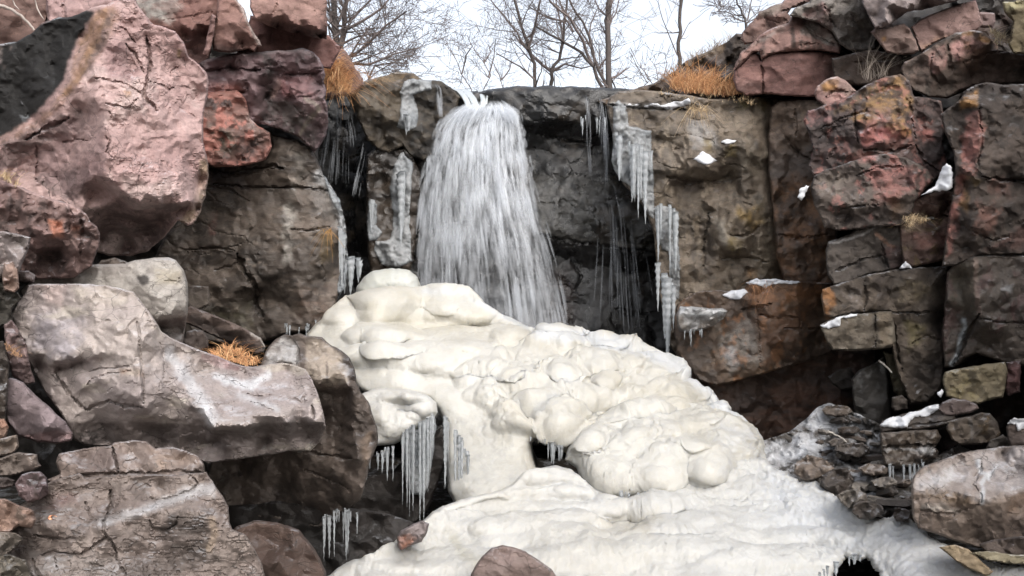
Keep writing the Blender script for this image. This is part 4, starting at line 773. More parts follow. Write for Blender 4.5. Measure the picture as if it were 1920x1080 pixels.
# hillside and top right blocks
rock('hillside', 'grey brown stony slope climbing to the right above the lip', 'hill', 12.6,
     [(1120, 190), (1180, 168), (1222, 158), (1244, 146), (1268, 130), (1284, 116), (1304, 106), (1338, 90), (1362, 78), (1380, 62), (1420, 66), (1480, 90), (1560, 120), (1560, 230), (1200, 230)],
     [(1300, 130, -.6), (1360, 110, -.8), (1400, 110, -1.0), (1420, 150, -1.4), (1330, 165, -1.4), (1260, 170, -1.2)], kind='structure', lv=((26, .12), (12, .05)), nz=.08, base=((112, 96, 86), (84, 72, 64)), step=3, thick=2.5,
     paint=[('n', (3, 3, 3), .1, .2, (126, 100, 70), .6), ('p', [(1260, 130), (1300, 105), (1345, 88), (1350, 100), (1290, 130)], (118, 96, 66), .7, 6, 6)])
rock('cliff_block', 'broad dusky red block under the dark crack at the top of the right slope', 'rock', 10.1,
     [(1374, 150), (1378, 132), (1392, 116), (1408, 102), (1418, 100), (1426, 112), (1436, 106), (1450, 100), (1480, 97), (1520, 96), (1550, 98), (1578, 104), (1586, 130), (1570, 160), (1540, 180), (1490, 180), (1430, 176), (1400, 180), (1380, 170)],
     [(1400, 130, -.2), (1420, 150, -.25), (1450, 130, -.35), (1500, 130, -.4), (1520, 140, -.4), (1545, 130, -.2), (1570, 120, 0), (1430, 168, -.2), (1500, 170, -.35)],
     lv=((50, .03), (20, .014)), base=((158, 110, 100), (132, 92, 84)), step=2.8, thick=1.0, cracks=[([(1428, 110), (1430, 150), (1432, 176)], 4, .07), ([(1540, 100), (1546, 118)], 3, .03)], paint=[('p', [(1378, 150), (1430, 155), (1428, 175), (1380, 170)], (108, 84, 78), .6, 6, 6), ('p', [(1550, 120), (1590, 110), (1580, 160), (1550, 160)], (96, 78, 66), .6, 8, 8), ('n', (2, 2, 7), .15, .25, (182, 136, 124), .45)])
rock('cliff_block', 'pinkish block with black water streaks above the dark crack on the right slope', 'rock', 10.0,
     [(1374, 134), (1380, 116), (1388, 100), (1408, 84), (1424, 66), (1448, 52), (1478, 42), (1486, 28), (1500, 22), (1516, 26), (1534, 40), (1552, 52), (1566, 70), (1578, 88), (1576, 100), (1540, 95), (1500, 94), (1464, 98), (1440, 104), (1428, 112), (1424, 96), (1410, 100), (1390, 118)],
     [(1420, 80, -.15), (1450, 70, -.25), (1480, 60, -.28), (1500, 48, -.2), (1430, 92, -.3), (1480, 86, -.4), (1520, 80, -.35), (1550, 80, -.2), (1520, 50, -.15)], lv=((34, .03), (14, .014)), base=((164, 122, 110), (140, 104, 94)), step=2.7, thick=1.0,
     paint=[('p', [(1482, 44), (1490, 46), (1494, 90), (1484, 90)], (52, 46, 42), .8, 3, 3), ('p', [(1426, 70), (1434, 68), (1434, 104), (1428, 108)], (66, 56, 52), .7, 3, 3), ('p', [(1500, 24), (1560, 60), (1574, 90), (1540, 80), (1505, 60)], (176, 172, 162), .75, 5, 9), ('p', [(1410, 86), (1480, 42), (1486, 30), (1460, 46)], (176, 168, 160), .7, 6, 5), ('n', (9, 9, 9), .2, .1, (70, 64, 58), .6)],
     cracks=[([(1510, 50), (1540, 74), (1570, 84)], 4, .05), ([(1500, 84), (1540, 82)], 4, .04)])
rock('cliff_block', 'brownish pink jagged block on the skyline of the right slope', 'rock', 10.4,
     [(1388, 72), (1394, 58), (1410, 40), (1426, 22), (1446, 12), (1466, 6), (1496, -30), (1530, -30), (1520, 6), (1486, 14), (1478, 24), (1488, 36), (1470, 50), (1440, 60), (1414, 80), (1396, 84)],
     [(1420, 50, -.2), (1450, 30, -.25), (1470, 40, -.2), (1490, 8, -.2), (1440, 48, -.1)], lv=((26, .04), (12, .016)), base=((146, 112, 102), (116, 90, 82)), step=2.7, thick=1.0, cracks=[([(1466, 22), (1490, 16), (1512, 4)], 6, .12), ([(1430, 34), (1460, 44)], 3, .03)],
     paint=[('p', [(1425, 20), (1465, 5), (1465, 18), (1430, 32)], (150, 140, 128), .6, 5, 5)])
rock('cliff_block', 'grey lichen crusted block with pink wedge face at the top right of centre', 'rock', 9.75,
     [(1480, 30), (1490, 16), (1518, 4), (1530, -30), (1610, -30), (1622, 6), (1634, 36), (1644, 66), (1640, 90), (1620, 96), (1590, 94), (1574, 84), (1560, 60), (1536, 44), (1510, 36)],
     [(1540, 0, -.25), (1546, 20, -.3), (1560, 50, -.1), (1580, 30, -.28), (1600, 50, -.25), (1620, 60, -.1), (1600, 80, -.05), (1520, 24, -.15)], lv=((30, .04), (13, .02)), base=((150, 140, 132), (120, 112, 104)), step=2.8, thick=1.0, nz=.03,
     paint=[('p', [(1505, 26), (1542, 2), (1556, 20), (1560, 54), (1530, 42)], (164, 124, 118), .8, 4, 4), ('n', (8, 8, 8), .1, .2, (80, 74, 66), .6), ('p', [(1590, 0), (1620, 10), (1640, 70), (1610, 60)], (96, 88, 72), .6, 8, 8)], cracks=[([(1546, 8), (1560, 40), (1568, 56)], 4, .06)])
rock('cliff_block', 'big pale grey slab with a sharp underside at the top right', 'rock', 9.0,
     [(1608, -40), (1618, 6), (1628, 30), (1640, 52), (1654, 52), (1668, 46), (1686, 34), (1700, 22), (1724, 20), (1760, 10), (1800, 0), (1830, -8), (1860, -40)],
     [(1650, 0, -.35), (1680, 10, -.4), (1664, 40, -.42), (1700, 16, -.45), (1750, -4, -.45), (1640, 30, -.2), (1690, 30, .1), (1740, 12, .1)], lv=((46, .02), (18, .012)), base=((160, 144, 140), (138, 122, 118)), step=2.8, thick=1.2, edge=(6, .08), paint=[('p', [(1655, 54), (1700, 20), (1760, 6), (1840, -14), (1840, 0), (1720, 26), (1680, 46)], (66, 52, 48), .65, 3, 3)])  # shade along the slab's underside painted in dark
rock('cliff_block', 'pinkish block with an orange lichen dot under the pale grey slab', 'rock', 9.1,
     [(1632, 60), (1644, 50), (1668, 50), (1694, 44), (1706, 54), (1716, 74), (1722, 96), (1714, 102), (1692, 104), (1664, 98), (1650, 84)], [(1672, 70, -.2), (1700, 70, -.2), (1690, 95, -.05)], base=((160, 130, 118), (128, 104, 96)), step=2.8, thick=.7, paint=[('p', [(1652, 70), (1660, 68), (1660, 76), (1653, 77)], LICH, .8, 3, 2), ('p', [(1690, 80), (1720, 80), (1720, 104), (1690, 104)], (90, 76, 70), .6, 6, 5)])
rock('cliff_block', 'broad flat pink block tucked below the pale grey slab', 'rock', 9.2,
     [(1708, 50), (1730, 34), (1764, 20), (1800, 8), (1830, 0), (1836, 20), (1842, 46), (1834, 56), (1800, 66), (1770, 72), (1746, 84), (1728, 96), (1718, 78)], [(1740, 56, -.2), (1790, 36, -.25), (1820, 30, -.22), (1770, 60, -.25)], base=((172, 136, 126), (146, 112, 104)), step=2.8, thick=.8, lv=((50, .02), (20, .01)), edge=(6, .08), paint=[('p', [(1722, 84), (1780, 64), (1800, 66), (1740, 96)], (164, 120, 78), .6, 7, 6)])
rock('stone', 'small squarish pink stone in the shade at the right end of the flat pink block', 'stone', 9.5, [(1834, 22), (1864, 24), (1868, 40), (1862, 52), (1838, 52)], [(1850, 36, -.1)], base=((140, 110, 104), (116, 92, 88)), step=3, thick=.4, lv=((18, .02),))
rock('cliff_block', 'pink block with orange lichen and black runs, tilting to the right', 'rock', 8.9,
     [(1688, 132), (1694, 116), (1720, 104), (1746, 88), (1772, 70), (1796, 60), (1820, 57), (1846, 60), (1860, 76), (1856, 92), (1880, 96), (1900, 100), (2140, 110), (2140, 160), (1880, 156), (1830, 160), (1800, 168), (1776, 186), (1740, 182), (1712, 168), (1694, 150)],
     [(1720, 125, -.15), (1760, 96, -.25), (1800, 74, -.25), (1830, 70, -.22), (1760, 125, -.35), (1800, 105, -.38), (1850, 84, -.3), (1820, 110, -.1), (1780, 150, -.15), (1740, 150, -.2), (1860, 120, .1), (1820, 145, .2)], lv=((32, .035), (14, .016)), base=((120, 98, 86), (84, 70, 60)), mat='dry', step=2.7, thick=1.0, nz=.03,
     paint=[('p', [(1744, 100), (1772, 84), (1776, 130), (1756, 140), (1744, 120)], (184, 132, 122), .85, 4, 5), ('p', [(1782, 84), (1806, 62), (1830, 70), (1852, 84), (1820, 104), (1796, 112), (1786, 108)], (190, 136, 126), .85, 4, 5), ('p', [(1838, 62), (1862, 74), (1850, 84), (1834, 74)], LICH, .7, 4, 4), ('p', [(1808, 76), (1820, 76), (1820, 92), (1808, 90)], (140, 92, 30), .85, 2, 2), ('p', [(1806, 60), (1824, 57), (1824, 64), (1808, 68)], LICH, .7, 3, 3), ('n', (7, 7, 5), .12, .15, (52, 46, 40), .6), ('p', [(1800, 100), (1850, 90), (1846, 120), (1806, 135)], (150, 104, 76), .45, 6, 8)],
     cracks=[([(1778, 82), (1780, 130)], 5, .05), ([(1800, 120), (1850, 100), (1880, 96)], 5, .06), ([(1748, 100), (1746, 140), (1764, 160)], 4, .04)])
rock('cliff_block', 'mustard tinted rock in the top right corner', 'rock', 8.4, [(1880, 4), (1900, 2), (1990, -20), (2250, 130), (1900, 100), (1890, 84), (1900, 40), (1884, 24)], [(1920, 40, -.2), (1920, 10, -.2)], base=((140, 124, 84), (108, 94, 66)), step=3, thick=.8, paint=[('p', [(1880, 0), (1925, 0), (1925, 12), (1886, 20)], (176, 166, 120), .7, 4, 4)])
rock('cliff_block', 'shaded brown block between the wispy stems and the orange lichen block', 'rock', 9.6, [(1560, 110), (1600, 100), (1640, 92), (1690, 106), (1694, 150), (1660, 160), (1600, 160), (1566, 170)], [(1620, 130, -.15), (1660, 130, -.2)], base=((104, 86, 74), (72, 60, 52)), step=3.2, thick=.8, cracks=[([(1600, 118), (1640, 112), (1680, 114)], 5, .06)])
rock('boulder', 'small pink boulder capped with orange lichen at the head of the inner corner', 'boulder', 9.0,
     [(1526, 176), (1532, 160), (1548, 148), (1570, 143), (1584, 150), (1596, 162), (1606, 172), (1594, 180), (1586, 194), (1566, 200), (1544, 198), (1532, 188)], [(1556, 160, -.2), (1580, 166, -.2), (1566, 186, -.15)], base=((170, 140, 128), (150, 112, 104)), step=2.6, lv=((18, .03),), thick=.5,
     paint=[('p', [(1540, 158), (1566, 146), (1576, 152), (1570, 168), (1546, 174)], LICH, .85, 4, 5), ('p', [(1544, 182), (1570, 168), (1586, 178), (1560, 200)], (176, 124, 118), .8, 3, 3)], cracks=[([(1548, 184), (1566, 168), (1590, 174)], 5, .07)])

rock('cliff_block', 'orange lichen covered block in the middle of the right cliff', 'rock', 8.85,
     [(1506, 226), (1514, 208), (1530, 202), (1548, 196), (1580, 186), (1606, 170), (1636, 154), (1664, 142), (1688, 139), (1704, 150), (1714, 180), (1740, 184), (1764, 190), (1772, 230), (1768, 270), (1776, 300), (1776, 330), (1740, 340), (1700, 330), (1650, 312), (1580, 330), (1530, 336), (1516, 310), (1524, 280), (1516, 250)],
     [(1530, 220, -.1), (1560, 220, -.2), (1600, 205, -.22), (1640, 175, -.2), (1680, 155, -.18), (1600, 240, -.35), (1650, 220, -.4), (1700, 200, -.35), (1700, 240, -.42), (1640, 260, -.42), (1610, 265, -.38), (1660, 280, -.3), (1706, 280, -.3), (1720, 220, -.05), (1745, 210, -.1), (1740, 260, -.12), (1750, 300, -.2), (1560, 270, -.2), (1540, 290, -.15), (1570, 300, -.2)],
     lv=((34, .05), (14, .022)), nz=.035, step=2.6, base=((122, 98, 92), (84, 70, 66)), mat='dry', thick=1.2, key='lichenblock', k=.62,
     paint=[('p', [(1600, 215), (1640, 170), (1680, 142), (1704, 152), (1708, 200), (1700, 250), (1680, 250), (1650, 220), (1610, 230)], (176, 130, 60), .7, 8, 14), ('p', [(1560, 210), (1630, 160), (1660, 146), (1640, 170), (1600, 200)], (150, 116, 60), .6, 7, 10), ('p', [(1606, 250), (1660, 236), (1690, 250), (1680, 262), (1620, 274)], (196, 110, 106), .8, 6, 8), ('p', [(1624, 200), (1668, 196), (1672, 235), (1630, 240)], (112, 86, 96), .6, 8, 8), ('p', [(1686, 246), (1696, 238), (1708, 244), (1704, 258), (1690, 258)], (206, 142, 50), .9, 3, 3), ('p', [(1510, 212), (1550, 200), (1560, 230), (1520, 240)], (164, 112, 108), .7, 5, 6),
            ('p', [(1716, 230), (1750, 240), (1746, 262), (1720, 258)], (180, 104, 92), .75, 5, 8), ('n', (9, 9, 7), .12, .12, (176, 110, 96), .55), ('n', (8, 8, 9), .16, .12, (50, 42, 40), .7), ('p', [(1590, 270), (1720, 270), (1700, 320), (1600, 310)], (82, 64, 56), .6, 10, 10), ('p', [(1548, 290), (1566, 268), (1600, 262), (1590, 300)], (92, 72, 70), .5, 8, 8)],
     cracks=[([(1602, 206), (1604, 250), (1612, 270)], 4, .06), ([(1706, 182), (1708, 220), (1716, 260)], 5, .08), ([(1540, 240), (1580, 222), (1630, 206)], 4, .05), ([(1530, 262), (1570, 240), (1600, 216)], 4, .05), ([(1620, 280), (1680, 284), (1714, 268)], 5, .08), ([(1716, 270), (1730, 300), (1760, 320)], 5, .07), ([(1550, 300), (1570, 270)], 4, .05)])
rock('cliff_block', 'bulging brown block with rosy patches below the orange lichen block', 'rock', 8.6,
     [(1520, 352), (1526, 330), (1546, 318), (1580, 308), (1620, 294), (1660, 288), (1700, 296), (1740, 316), (1752, 336), (1736, 356), (1716, 380), (1708, 408), (1690, 424), (1650, 424), (1610, 430), (1570, 432), (1546, 426), (1538, 408), (1526, 384)],
     [(1540, 340, -.15), (1560, 360, -.25), (1570, 330, -.2), (1620, 320, -.3), (1680, 312, -.25), (1620, 370, -.4), (1680, 360, -.4), (1700, 340, -.3), (1560, 400, -.2), (1600, 408, -.25), (1660, 408, -.25), (1560, 385, -.3), (1590, 380, -.36)],
     lv=((34, .05), (14, .022)), nz=.035, step=2.6, base=((116, 102, 92), (84, 72, 66)), mat='dry', thick=1.0, key='rosyblock',
     paint=[('p', [(1636, 320), (1700, 306), (1740, 330), (1716, 372), (1670, 388), (1640, 370)], (176, 108, 98), .65, 9, 18), ('p', [(1616, 294), (1650, 290), (1640, 302), (1610, 308)], (190, 120, 112), .7, 4, 5), ('p', [(1665, 370), (1690, 360), (1700, 400), (1672, 410)], (104, 76, 48), .7, 8, 8), ('n', (8, 8, 6), .16, .12, (196, 124, 112), .5), ('n', (7, 7, 7), .14, .14, (54, 46, 42), .6), ('p', [(1530, 335), (1570, 320), (1600, 330), (1560, 380), (1530, 360)], (136, 122, 110), .6, 9, 9)],
     cracks=[([(1560, 395), (1600, 388), (1650, 384)], 4, .06), ([(1604, 330), (1660, 312), (1700, 312)], 4, .05), ([(1640, 300), (1630, 340)], 3, .03)])
rock('cliff_block', 'grey brown block with a thin white vein, below the bulging rosy block', 'rock', 8.75,
     [(1548, 470), (1554, 452), (1580, 444), (1606, 430), (1640, 420), (1680, 420), (1708, 424), (1712, 460), (1700, 496), (1672, 508), (1640, 512), (1606, 524), (1566, 536), (1552, 516)], [(1580, 460, -.15), (1640, 440, -.25), (1690, 440, -.3), (1680, 480, -.32), (1620, 490, -.2), (1580, 500, -.18), (1650, 480, -.1)],
     lv=((34, .03), (14, .014)), step=2.7, base=((102, 92, 84), (76, 68, 62)), mat='dry', thick=.9, paint=[('l', [(1556, 455), (1590, 448), (1616, 438), (1640, 424), (1664, 421)], 3, (205, 200, 196), .8, 2, 3), ('l', [(1642, 436), (1656, 450), (1676, 462)], 4, (190, 140, 110), .7, 3, 3), ('p', [(1655, 460), (1700, 470), (1680, 505), (1665, 500)], (132, 94, 88), .6, 6, 8), ('n', (8, 8, 8), .15, .15, (56, 50, 46), .5)],
     cracks=[([(1560, 512), (1590, 500), (1620, 486), (1660, 478)], 5, .07), ([(1652, 456), (1660, 490), (1668, 505)], 4, .05)])
rock('cliff_block', 'reddish block with tufts of moss wedged between the white veined block and the tall column', 'rock', 8.55,
     [(1686, 400), (1710, 378), (1740, 362), (1770, 356), (1788, 360), (1792, 420), (1796, 470), (1780, 484), (1750, 492), (1716, 500), (1696, 498), (1688, 460)], [(1730, 380, -.18), (1760, 390, -.22), (1740, 410, .08), (1720, 420, -.15), (1750, 440, -.25), (1740, 470, -.28), (1770, 460, -.2), (1774, 400, -.05)],
     lv=((28, .04), (13, .018)), step=2.7, base=((126, 96, 84), (92, 72, 62)), mat='dry', thick=.8, nz=.03, key='wedge', paint=[('p', [(1695, 410), (1730, 400), (1740, 430), (1700, 440)], (166, 142, 112), .65, 5, 10), ('p', [(1710, 440), (1770, 430), (1770, 460), (1720, 470)], (160, 106, 90), .6, 8, 12), ('n', (8, 8, 8), .1, .15, (110, 92, 52), .6)], cracks=[([(1700, 404), (1740, 410), (1780, 404)], 6, .1), ([(1776, 370), (1778, 400)], 5, .06)])
rock('cliff_block', 'tall dark column with a pink left edge at the right side', 'rock', 8.2,
     [(1764, 214), (1786, 198), (1800, 184), (1812, 168), (1830, 158), (1850, 154), (1880, 158), (2140, 156), (2300, 170), (2300, 476), (2140, 474), (1880, 478), (1836, 478), (1806, 492), (1784, 500), (1766, 498), (1770, 470), (1776, 430), (1784, 380), (1788, 340), (1792, 310), (1786, 280), (1772, 250)],
     [(1800, 210, -.15), (1830, 176, -.2), (1840, 200, -.45), (1836, 260, -.5), (1830, 320, -.52), (1800, 270, -.2), (1808, 340, -.3), (1796, 420, -.3), (1812, 380, -.45), (1824, 330, -.55), (1900, 180, -.3), (1880, 250, -.42), (1900, 320, -.42), (1850, 332, -.5), (1840, 345, -.45), (1900, 340, -.3), (1820, 410, -.5), (1870, 390, -.45), (1790, 470, -.3), (1830, 460, -.42), (1900, 450, -.35)],
     lv=((40, .04), (16, .02)), nz=.03, step=2.7, base=((92, 78, 68), (66, 56, 50)), mat='dry', thick=1.4, key='column',
     paint=[('p', [(1808, 215), (1838, 205), (1846, 240), (1830, 310), (1810, 340), (1796, 420), (1786, 470), (1770, 480), (1786, 380), (1806, 300)], (186, 116, 102), .75, 5, 8), ('p', [(1800, 190), (1832, 166), (1830, 200), (1800, 210)], LICH, .7, 4, 5), ('p', [(1794, 380), (1812, 330), (1820, 330), (1810, 400)], (164, 122, 64), .6, 5, 6), ('p', [(1826, 390), (1870, 380), (1870, 430), (1830, 440)], (150, 100, 84), .55, 6, 14), ('p', [(1850, 340), (1890, 335), (1890, 370), (1860, 372)], (132, 88, 74), .45, 6, 12), ('p', [(1850, 465), (1910, 430), (2140, 470)], (124, 86, 78), .5, 6, 8), ('n', (8, 8, 8), .15, .15, (48, 42, 38), .6), ('p', [(1812, 330), (1838, 338), (1826, 350)], (140, 112, 60), .5, 4, 4)],
     cracks=[([(1838, 330), (1880, 338), (2140, 344)], 5, .08), ([(1836, 200), (1842, 260), (1832, 320)], 3, .04), ([(1812, 430), (1860, 452), (1900, 440)], 4, .04)])
rock('cliff_block', 'massive dark block with a sloping icy seam at the right edge', 'rock', 8.2,
     [(1772, 560), (1776, 510), (1790, 492), (1812, 484), (1836, 478), (1880, 478), (2300, 474), (2300, 690), (2140, 690), (1896, 684), (1866, 674), (1830, 664), (1806, 672), (1790, 688), (1772, 690), (1766, 640)],
     [(1800, 520, -.1), (1826, 500, -.4), (1832, 560, -.45), (1800, 580, -.1), (1836, 592, -.42), (1820, 600, -.2), (1810, 630, -.05), (1900, 510, -.36), (1890, 580, -.4), (1850, 610, -.45), (1900, 640, -.35), (1850, 650, -.1), (1790, 660, 0)],
     lv=((40, .035), (16, .016)), nz=.025, step=2.8, base=((92, 80, 70), (66, 57, 50)), mat='damp', thick=1.4, key='seamblock',
     paint=[('p', [(1778, 500), (1826, 486), (1830, 590), (1790, 600)], (104, 94, 74), .55, 8, 9), ('l', [(1828, 488), (1832, 540), (1836, 590)], 6, (150, 122, 108), .5, 4, 4), ('l', [(1808, 602), (1812, 618), (1800, 640), (1794, 662), (1784, 684)], 6, (190, 200, 206), .65, 4, 5), ('n', (5, 5, 3), .12, .2, (96, 60, 58), .5), ('p', [(1880, 540), (1900, 535), (1895, 552)], WHT, .4, 4, 6)],
     cracks=[([(1838, 590), (1826, 606), (1812, 630), (1800, 660), (1786, 686)], 6, .12), ([(1836, 598), (1880, 606), (2140, 604)], 4, .05)])
rock('cliff_block', 'wide brown block with an orange corner and snow fleck on top, above the dark hollow', 'rock', 8.55,
     [(1540, 560), (1542, 542), (1562, 534), (1600, 524), (1640, 512), (1676, 506), (1720, 502), (1778, 498), (1776, 560), (1772, 620), (1770, 690), (1764, 730), (1740, 756), (1706, 758), (1692, 720), (1680, 690), (1672, 650), (1660, 590), (1600, 586), (1560, 596), (1546, 590)],
     [(1560, 550, -.2), (1600, 540, -.28), (1620, 550, -.2), (1640, 530, -.3), (1660, 540, -.2), (1700, 530, -.3), (1740, 540, -.25), (1600, 575, -.28), (1640, 570, -.3), (1700, 590, -.2), (1740, 610, -.15), (1700, 640, -.15), (1690, 680, -.1), (1730, 700, -.15), (1766, 600, .1)],
     lv=((34, .035), (14, .016)), nz=.03, step=2.7, base=((104, 90, 76), (74, 64, 56)), mat='dry', thick=1.0, key='cornerblock',
     paint=[('p', [(1540, 542), (1560, 535), (1566, 560), (1552, 592), (1542, 580)], (166, 108, 44), .85, 4, 4), ('p', [(1574, 545), (1620, 530), (1620, 580), (1590, 580)], (158, 146, 138), .5, 6, 14), ('p', [(1640, 512), (1664, 508), (1664, 585), (1644, 585)], (60, 52, 50), .6, 6, 6), ('p', [(1700, 600), (1740, 610), (1730, 650), (1706, 650)], (130, 118, 70), .6, 8, 9), ('p', [(1690, 525), (1740, 540), (1730, 570), (1680, 570)], (132, 116, 84), .5, 8, 12), ('n', (6, 6, 6), .16, .15, (52, 46, 40), .5)],
     cracks=[([(1560, 596), (1600, 588), (1650, 584), (1720, 588), (1760, 582)], 4, .06), ([(1622, 528), (1624, 560), (1620, 588)], 4, .05), ([(1672, 590), (1678, 640), (1690, 690)], 5, .08), ([(1700, 650), (1740, 630), (1768, 640)], 3, .04)])
rock('cliff_block', 'brown block with a snow dusted left corner under the orange cornered block', 'rock', 8.5,
     [(1538, 610), (1556, 598), (1584, 590), (1610, 588), (1650, 584), (1672, 584), (1678, 610), (1680, 640), (1670, 652), (1630, 656), (1590, 658), (1562, 656), (1550, 640)], [(1560, 612, -.15), (1590, 606, -.25), (1636, 604, -.25), (1640, 630, -.28), (1600, 636, -.25), (1660, 625, -.22), (1644, 620, -.15)],
     lv=((26, .03), (13, .015)), step=2.7, base=((112, 100, 84), (84, 74, 62)), mat='dry', thick=.9, key='snowcorner', paint=[('p', [(1646, 588), (1668, 586), (1674, 645), (1652, 650)], (134, 116, 92), .6, 5, 5), ('n', (7, 7, 7), .12, .15, (140, 130, 112), .5), ('p', [(1632, 590), (1644, 588), (1648, 650), (1634, 650)], (58, 52, 46), .6, 5, 5)], cracks=[([(1640, 590), (1642, 650)], 4, .05)])
rock('rock_pillar', 'dim grey pillar standing in the dark hollow of the right cliff', 'rock', 9.0,
     [(1596, 712), (1612, 694), (1640, 680), (1656, 668), (1664, 700), (1668, 740), (1672, 790), (1640, 812), (1604, 800), (1600, 760)], [(1630, 720, -.2), (1640, 770, -.2)], base=((84, 78, 72), (60, 55, 50)), mat='damp', step=3, thick=.7, paint=[('n', (6, 6, 4), .1, .15, (150, 150, 148), .4)])
rock('stone', 'mossy upright stone propped beside the dim pillar', 'stone', 8.75, [(1656, 660), (1676, 660), (1684, 680), (1690, 700), (1704, 718), (1702, 740), (1690, 744), (1676, 736), (1668, 700)], [(1680, 700, -.1)], base=((120, 112, 84), (92, 84, 64)), step=2.8, thick=.4, lv=((16, .03),))
rock('stone', 'dark lump in the back of the hollow left of the dim pillar', 'stone', 9.3, [(1552, 706), (1572, 692), (1596, 688), (1604, 712), (1600, 730), (1576, 732), (1560, 720)], [(1580, 710, -.15)], base=((70, 60, 54), (52, 45, 40)), step=3, thick=.4, lv=((18, .03),))
rock('stone', 'brown cube like stone resting against the foot of the orange cornered block', 'stone', 8.2, [(1672, 746), (1690, 740), (1702, 750), (1702, 766), (1680, 772), (1670, 762)], [(1686, 754, -.1)], base=((104, 92, 80), (78, 68, 60)), step=2.8, thick=.35, lv=((14, .02),))
rock('boulder', 'mossy tan cube shaped boulder on the flat lens stone at the right', 'boulder', 7.6,
     [(1768, 712), (1772, 696), (1800, 690), (1840, 684), (1884, 678), (1890, 700), (1884, 730), (1880, 744), (1850, 752), (1832, 758), (1800, 752), (1772, 744)], [(1790, 706, -.15), (1830, 700, -.22), (1870, 690, -.2), (1800, 735, -.22), (1850, 730, -.22), (1820, 720, -.16)],
     lv=((24, .03), (12, .015)), step=2.6, base=((134, 120, 90), (100, 88, 68)), mat='dry', thick=.7, key='mossycube', paint=[('p', [(1816, 690), (1830, 690), (1830, 740), (1818, 740)], (84, 74, 58), .6, 6, 7), ('n', (8, 8, 8), .15, .15, (150, 134, 84), .5)])
rock('stone', 'dark maroon stone just right of the mossy cube boulder', 'stone', 7.7, [(1886, 680), (1914, 676), (1914, 700), (1912, 736), (1890, 744), (1884, 730)], [(1900, 706, -.12)], base=((96, 62, 60), (70, 48, 46)), step=2.8, thick=.5, lv=((18, .02),))
rock('stone', 'lens shaped purplish stone under the mossy cube boulder', 'stone', 7.35, [(1758, 768), (1766, 754), (1786, 748), (1810, 748), (1832, 758), (1836, 766), (1816, 776), (1790, 780), (1770, 780)], [(1796, 762, -.14)], base=((120, 102, 96), (92, 78, 74)), step=2.7, thick=.5, lv=((20, .02),), edge=(12, .1))
rock('rock_slab', 'snow topped flat slab leaning on the lens stone', 'rock', 7.3,
     [(1648, 800), (1654, 790), (1690, 778), (1730, 766), (1758, 758), (1764, 770), (1790, 778), (1796, 790), (1770, 800), (1720, 806), (1680, 808), (1654, 812)], [(1680, 790, .05), (1740, 774, .1), (1700, 800, -.15), (1760, 792, -.12)], base=((112, 98, 88), (84, 74, 66)), step=2.7, thick=.7, key='snowslab', mat='damp', cracks=[([(1700, 800), (1760, 792), (1790, 788)], 4, .05)])
rock('boulder', 'squat brown boulder stacked under the lens stone', 'boulder', 7.15,
     [(1776, 790), (1800, 784), (1820, 780), (1840, 772), (1856, 774), (1870, 790), (1876, 812), (1868, 828), (1840, 834), (1800, 834), (1784, 824), (1776, 806)], [(1810, 800, -.15), (1846, 800, -.18), (1830, 820, -.12)], base=((110, 96, 82), (80, 70, 62)), step=2.7, thick=.6, mat='dry', lv=((22, .03),), paint=[('n', (7, 7, 7), .1, .2, (128, 100, 60), .5), ('l', [(1818, 786), (1824, 800), (1822, 825)], 3, (160, 154, 148), .5, 3, 4)])
rock('rock_ledge', 'iced brown ledge below the snow topped slab', 'rock', 7.2,
     [(1650, 812), (1700, 808), (1756, 806), (1766, 820), (1752, 838), (1760, 846), (1756, 860), (1720, 874), (1680, 880), (1656, 870), (1652, 840)], [(1700, 824, -.12), (1740, 826, -.14), (1690, 846, -.05), (1690, 862, -.16), (1740, 852, -.16)], base=((106, 92, 78), (76, 66, 58)), step=2.7, thick=.6, mat='wet', key='icedledge', lv=((24, .03), (12, .014)), cracks=[([(1655, 838), (1700, 836), (1756, 834)], 6, .09)],
     paint=[('p', [(1720, 842), (1756, 838), (1752, 852), (1726, 852)], (196, 196, 196), .6, 4, 5), ('l', [(1660, 840), (1720, 841)], 3, (200, 200, 200), .5, 3, 4)])
rock('boulder', 'shadowed dark rock below the iced ledge, hung with thin icicles', 'boulder', 7.3, [(1650, 868), (1690, 872), (1760, 852), (1800, 830), (1830, 850), (1760, 900), (1720, 950), (1670, 950), (1656, 920)], [(1690, 905, -.1), (1740, 880, -.1)], base=((70, 64, 56), (52, 46, 42)), step=3, thick=.5, mat='wet', key='underledge')
rock('stone', 'right edge stone capped with snow behind the big frosted boulder', 'stone', 6.7, [(1886, 800), (1896, 790), (2150, 784), (2150, 850), (1900, 846), (1890, 826)], [(1910, 810, -.12)], base=((120, 100, 86), (90, 76, 68)), step=2.8, thick=.5, key='edgestone')
rock('stone', 'tan flat stone between the squat boulder and the snow capped right edge stone', 'stone', 7.0, [(1856, 826), (1880, 814), (1892, 822), (1898, 840), (1870, 846), (1846, 844)], [(1874, 830, -.1)], base=((130, 118, 104), (104, 94, 84)), step=2.8, thick=.4)
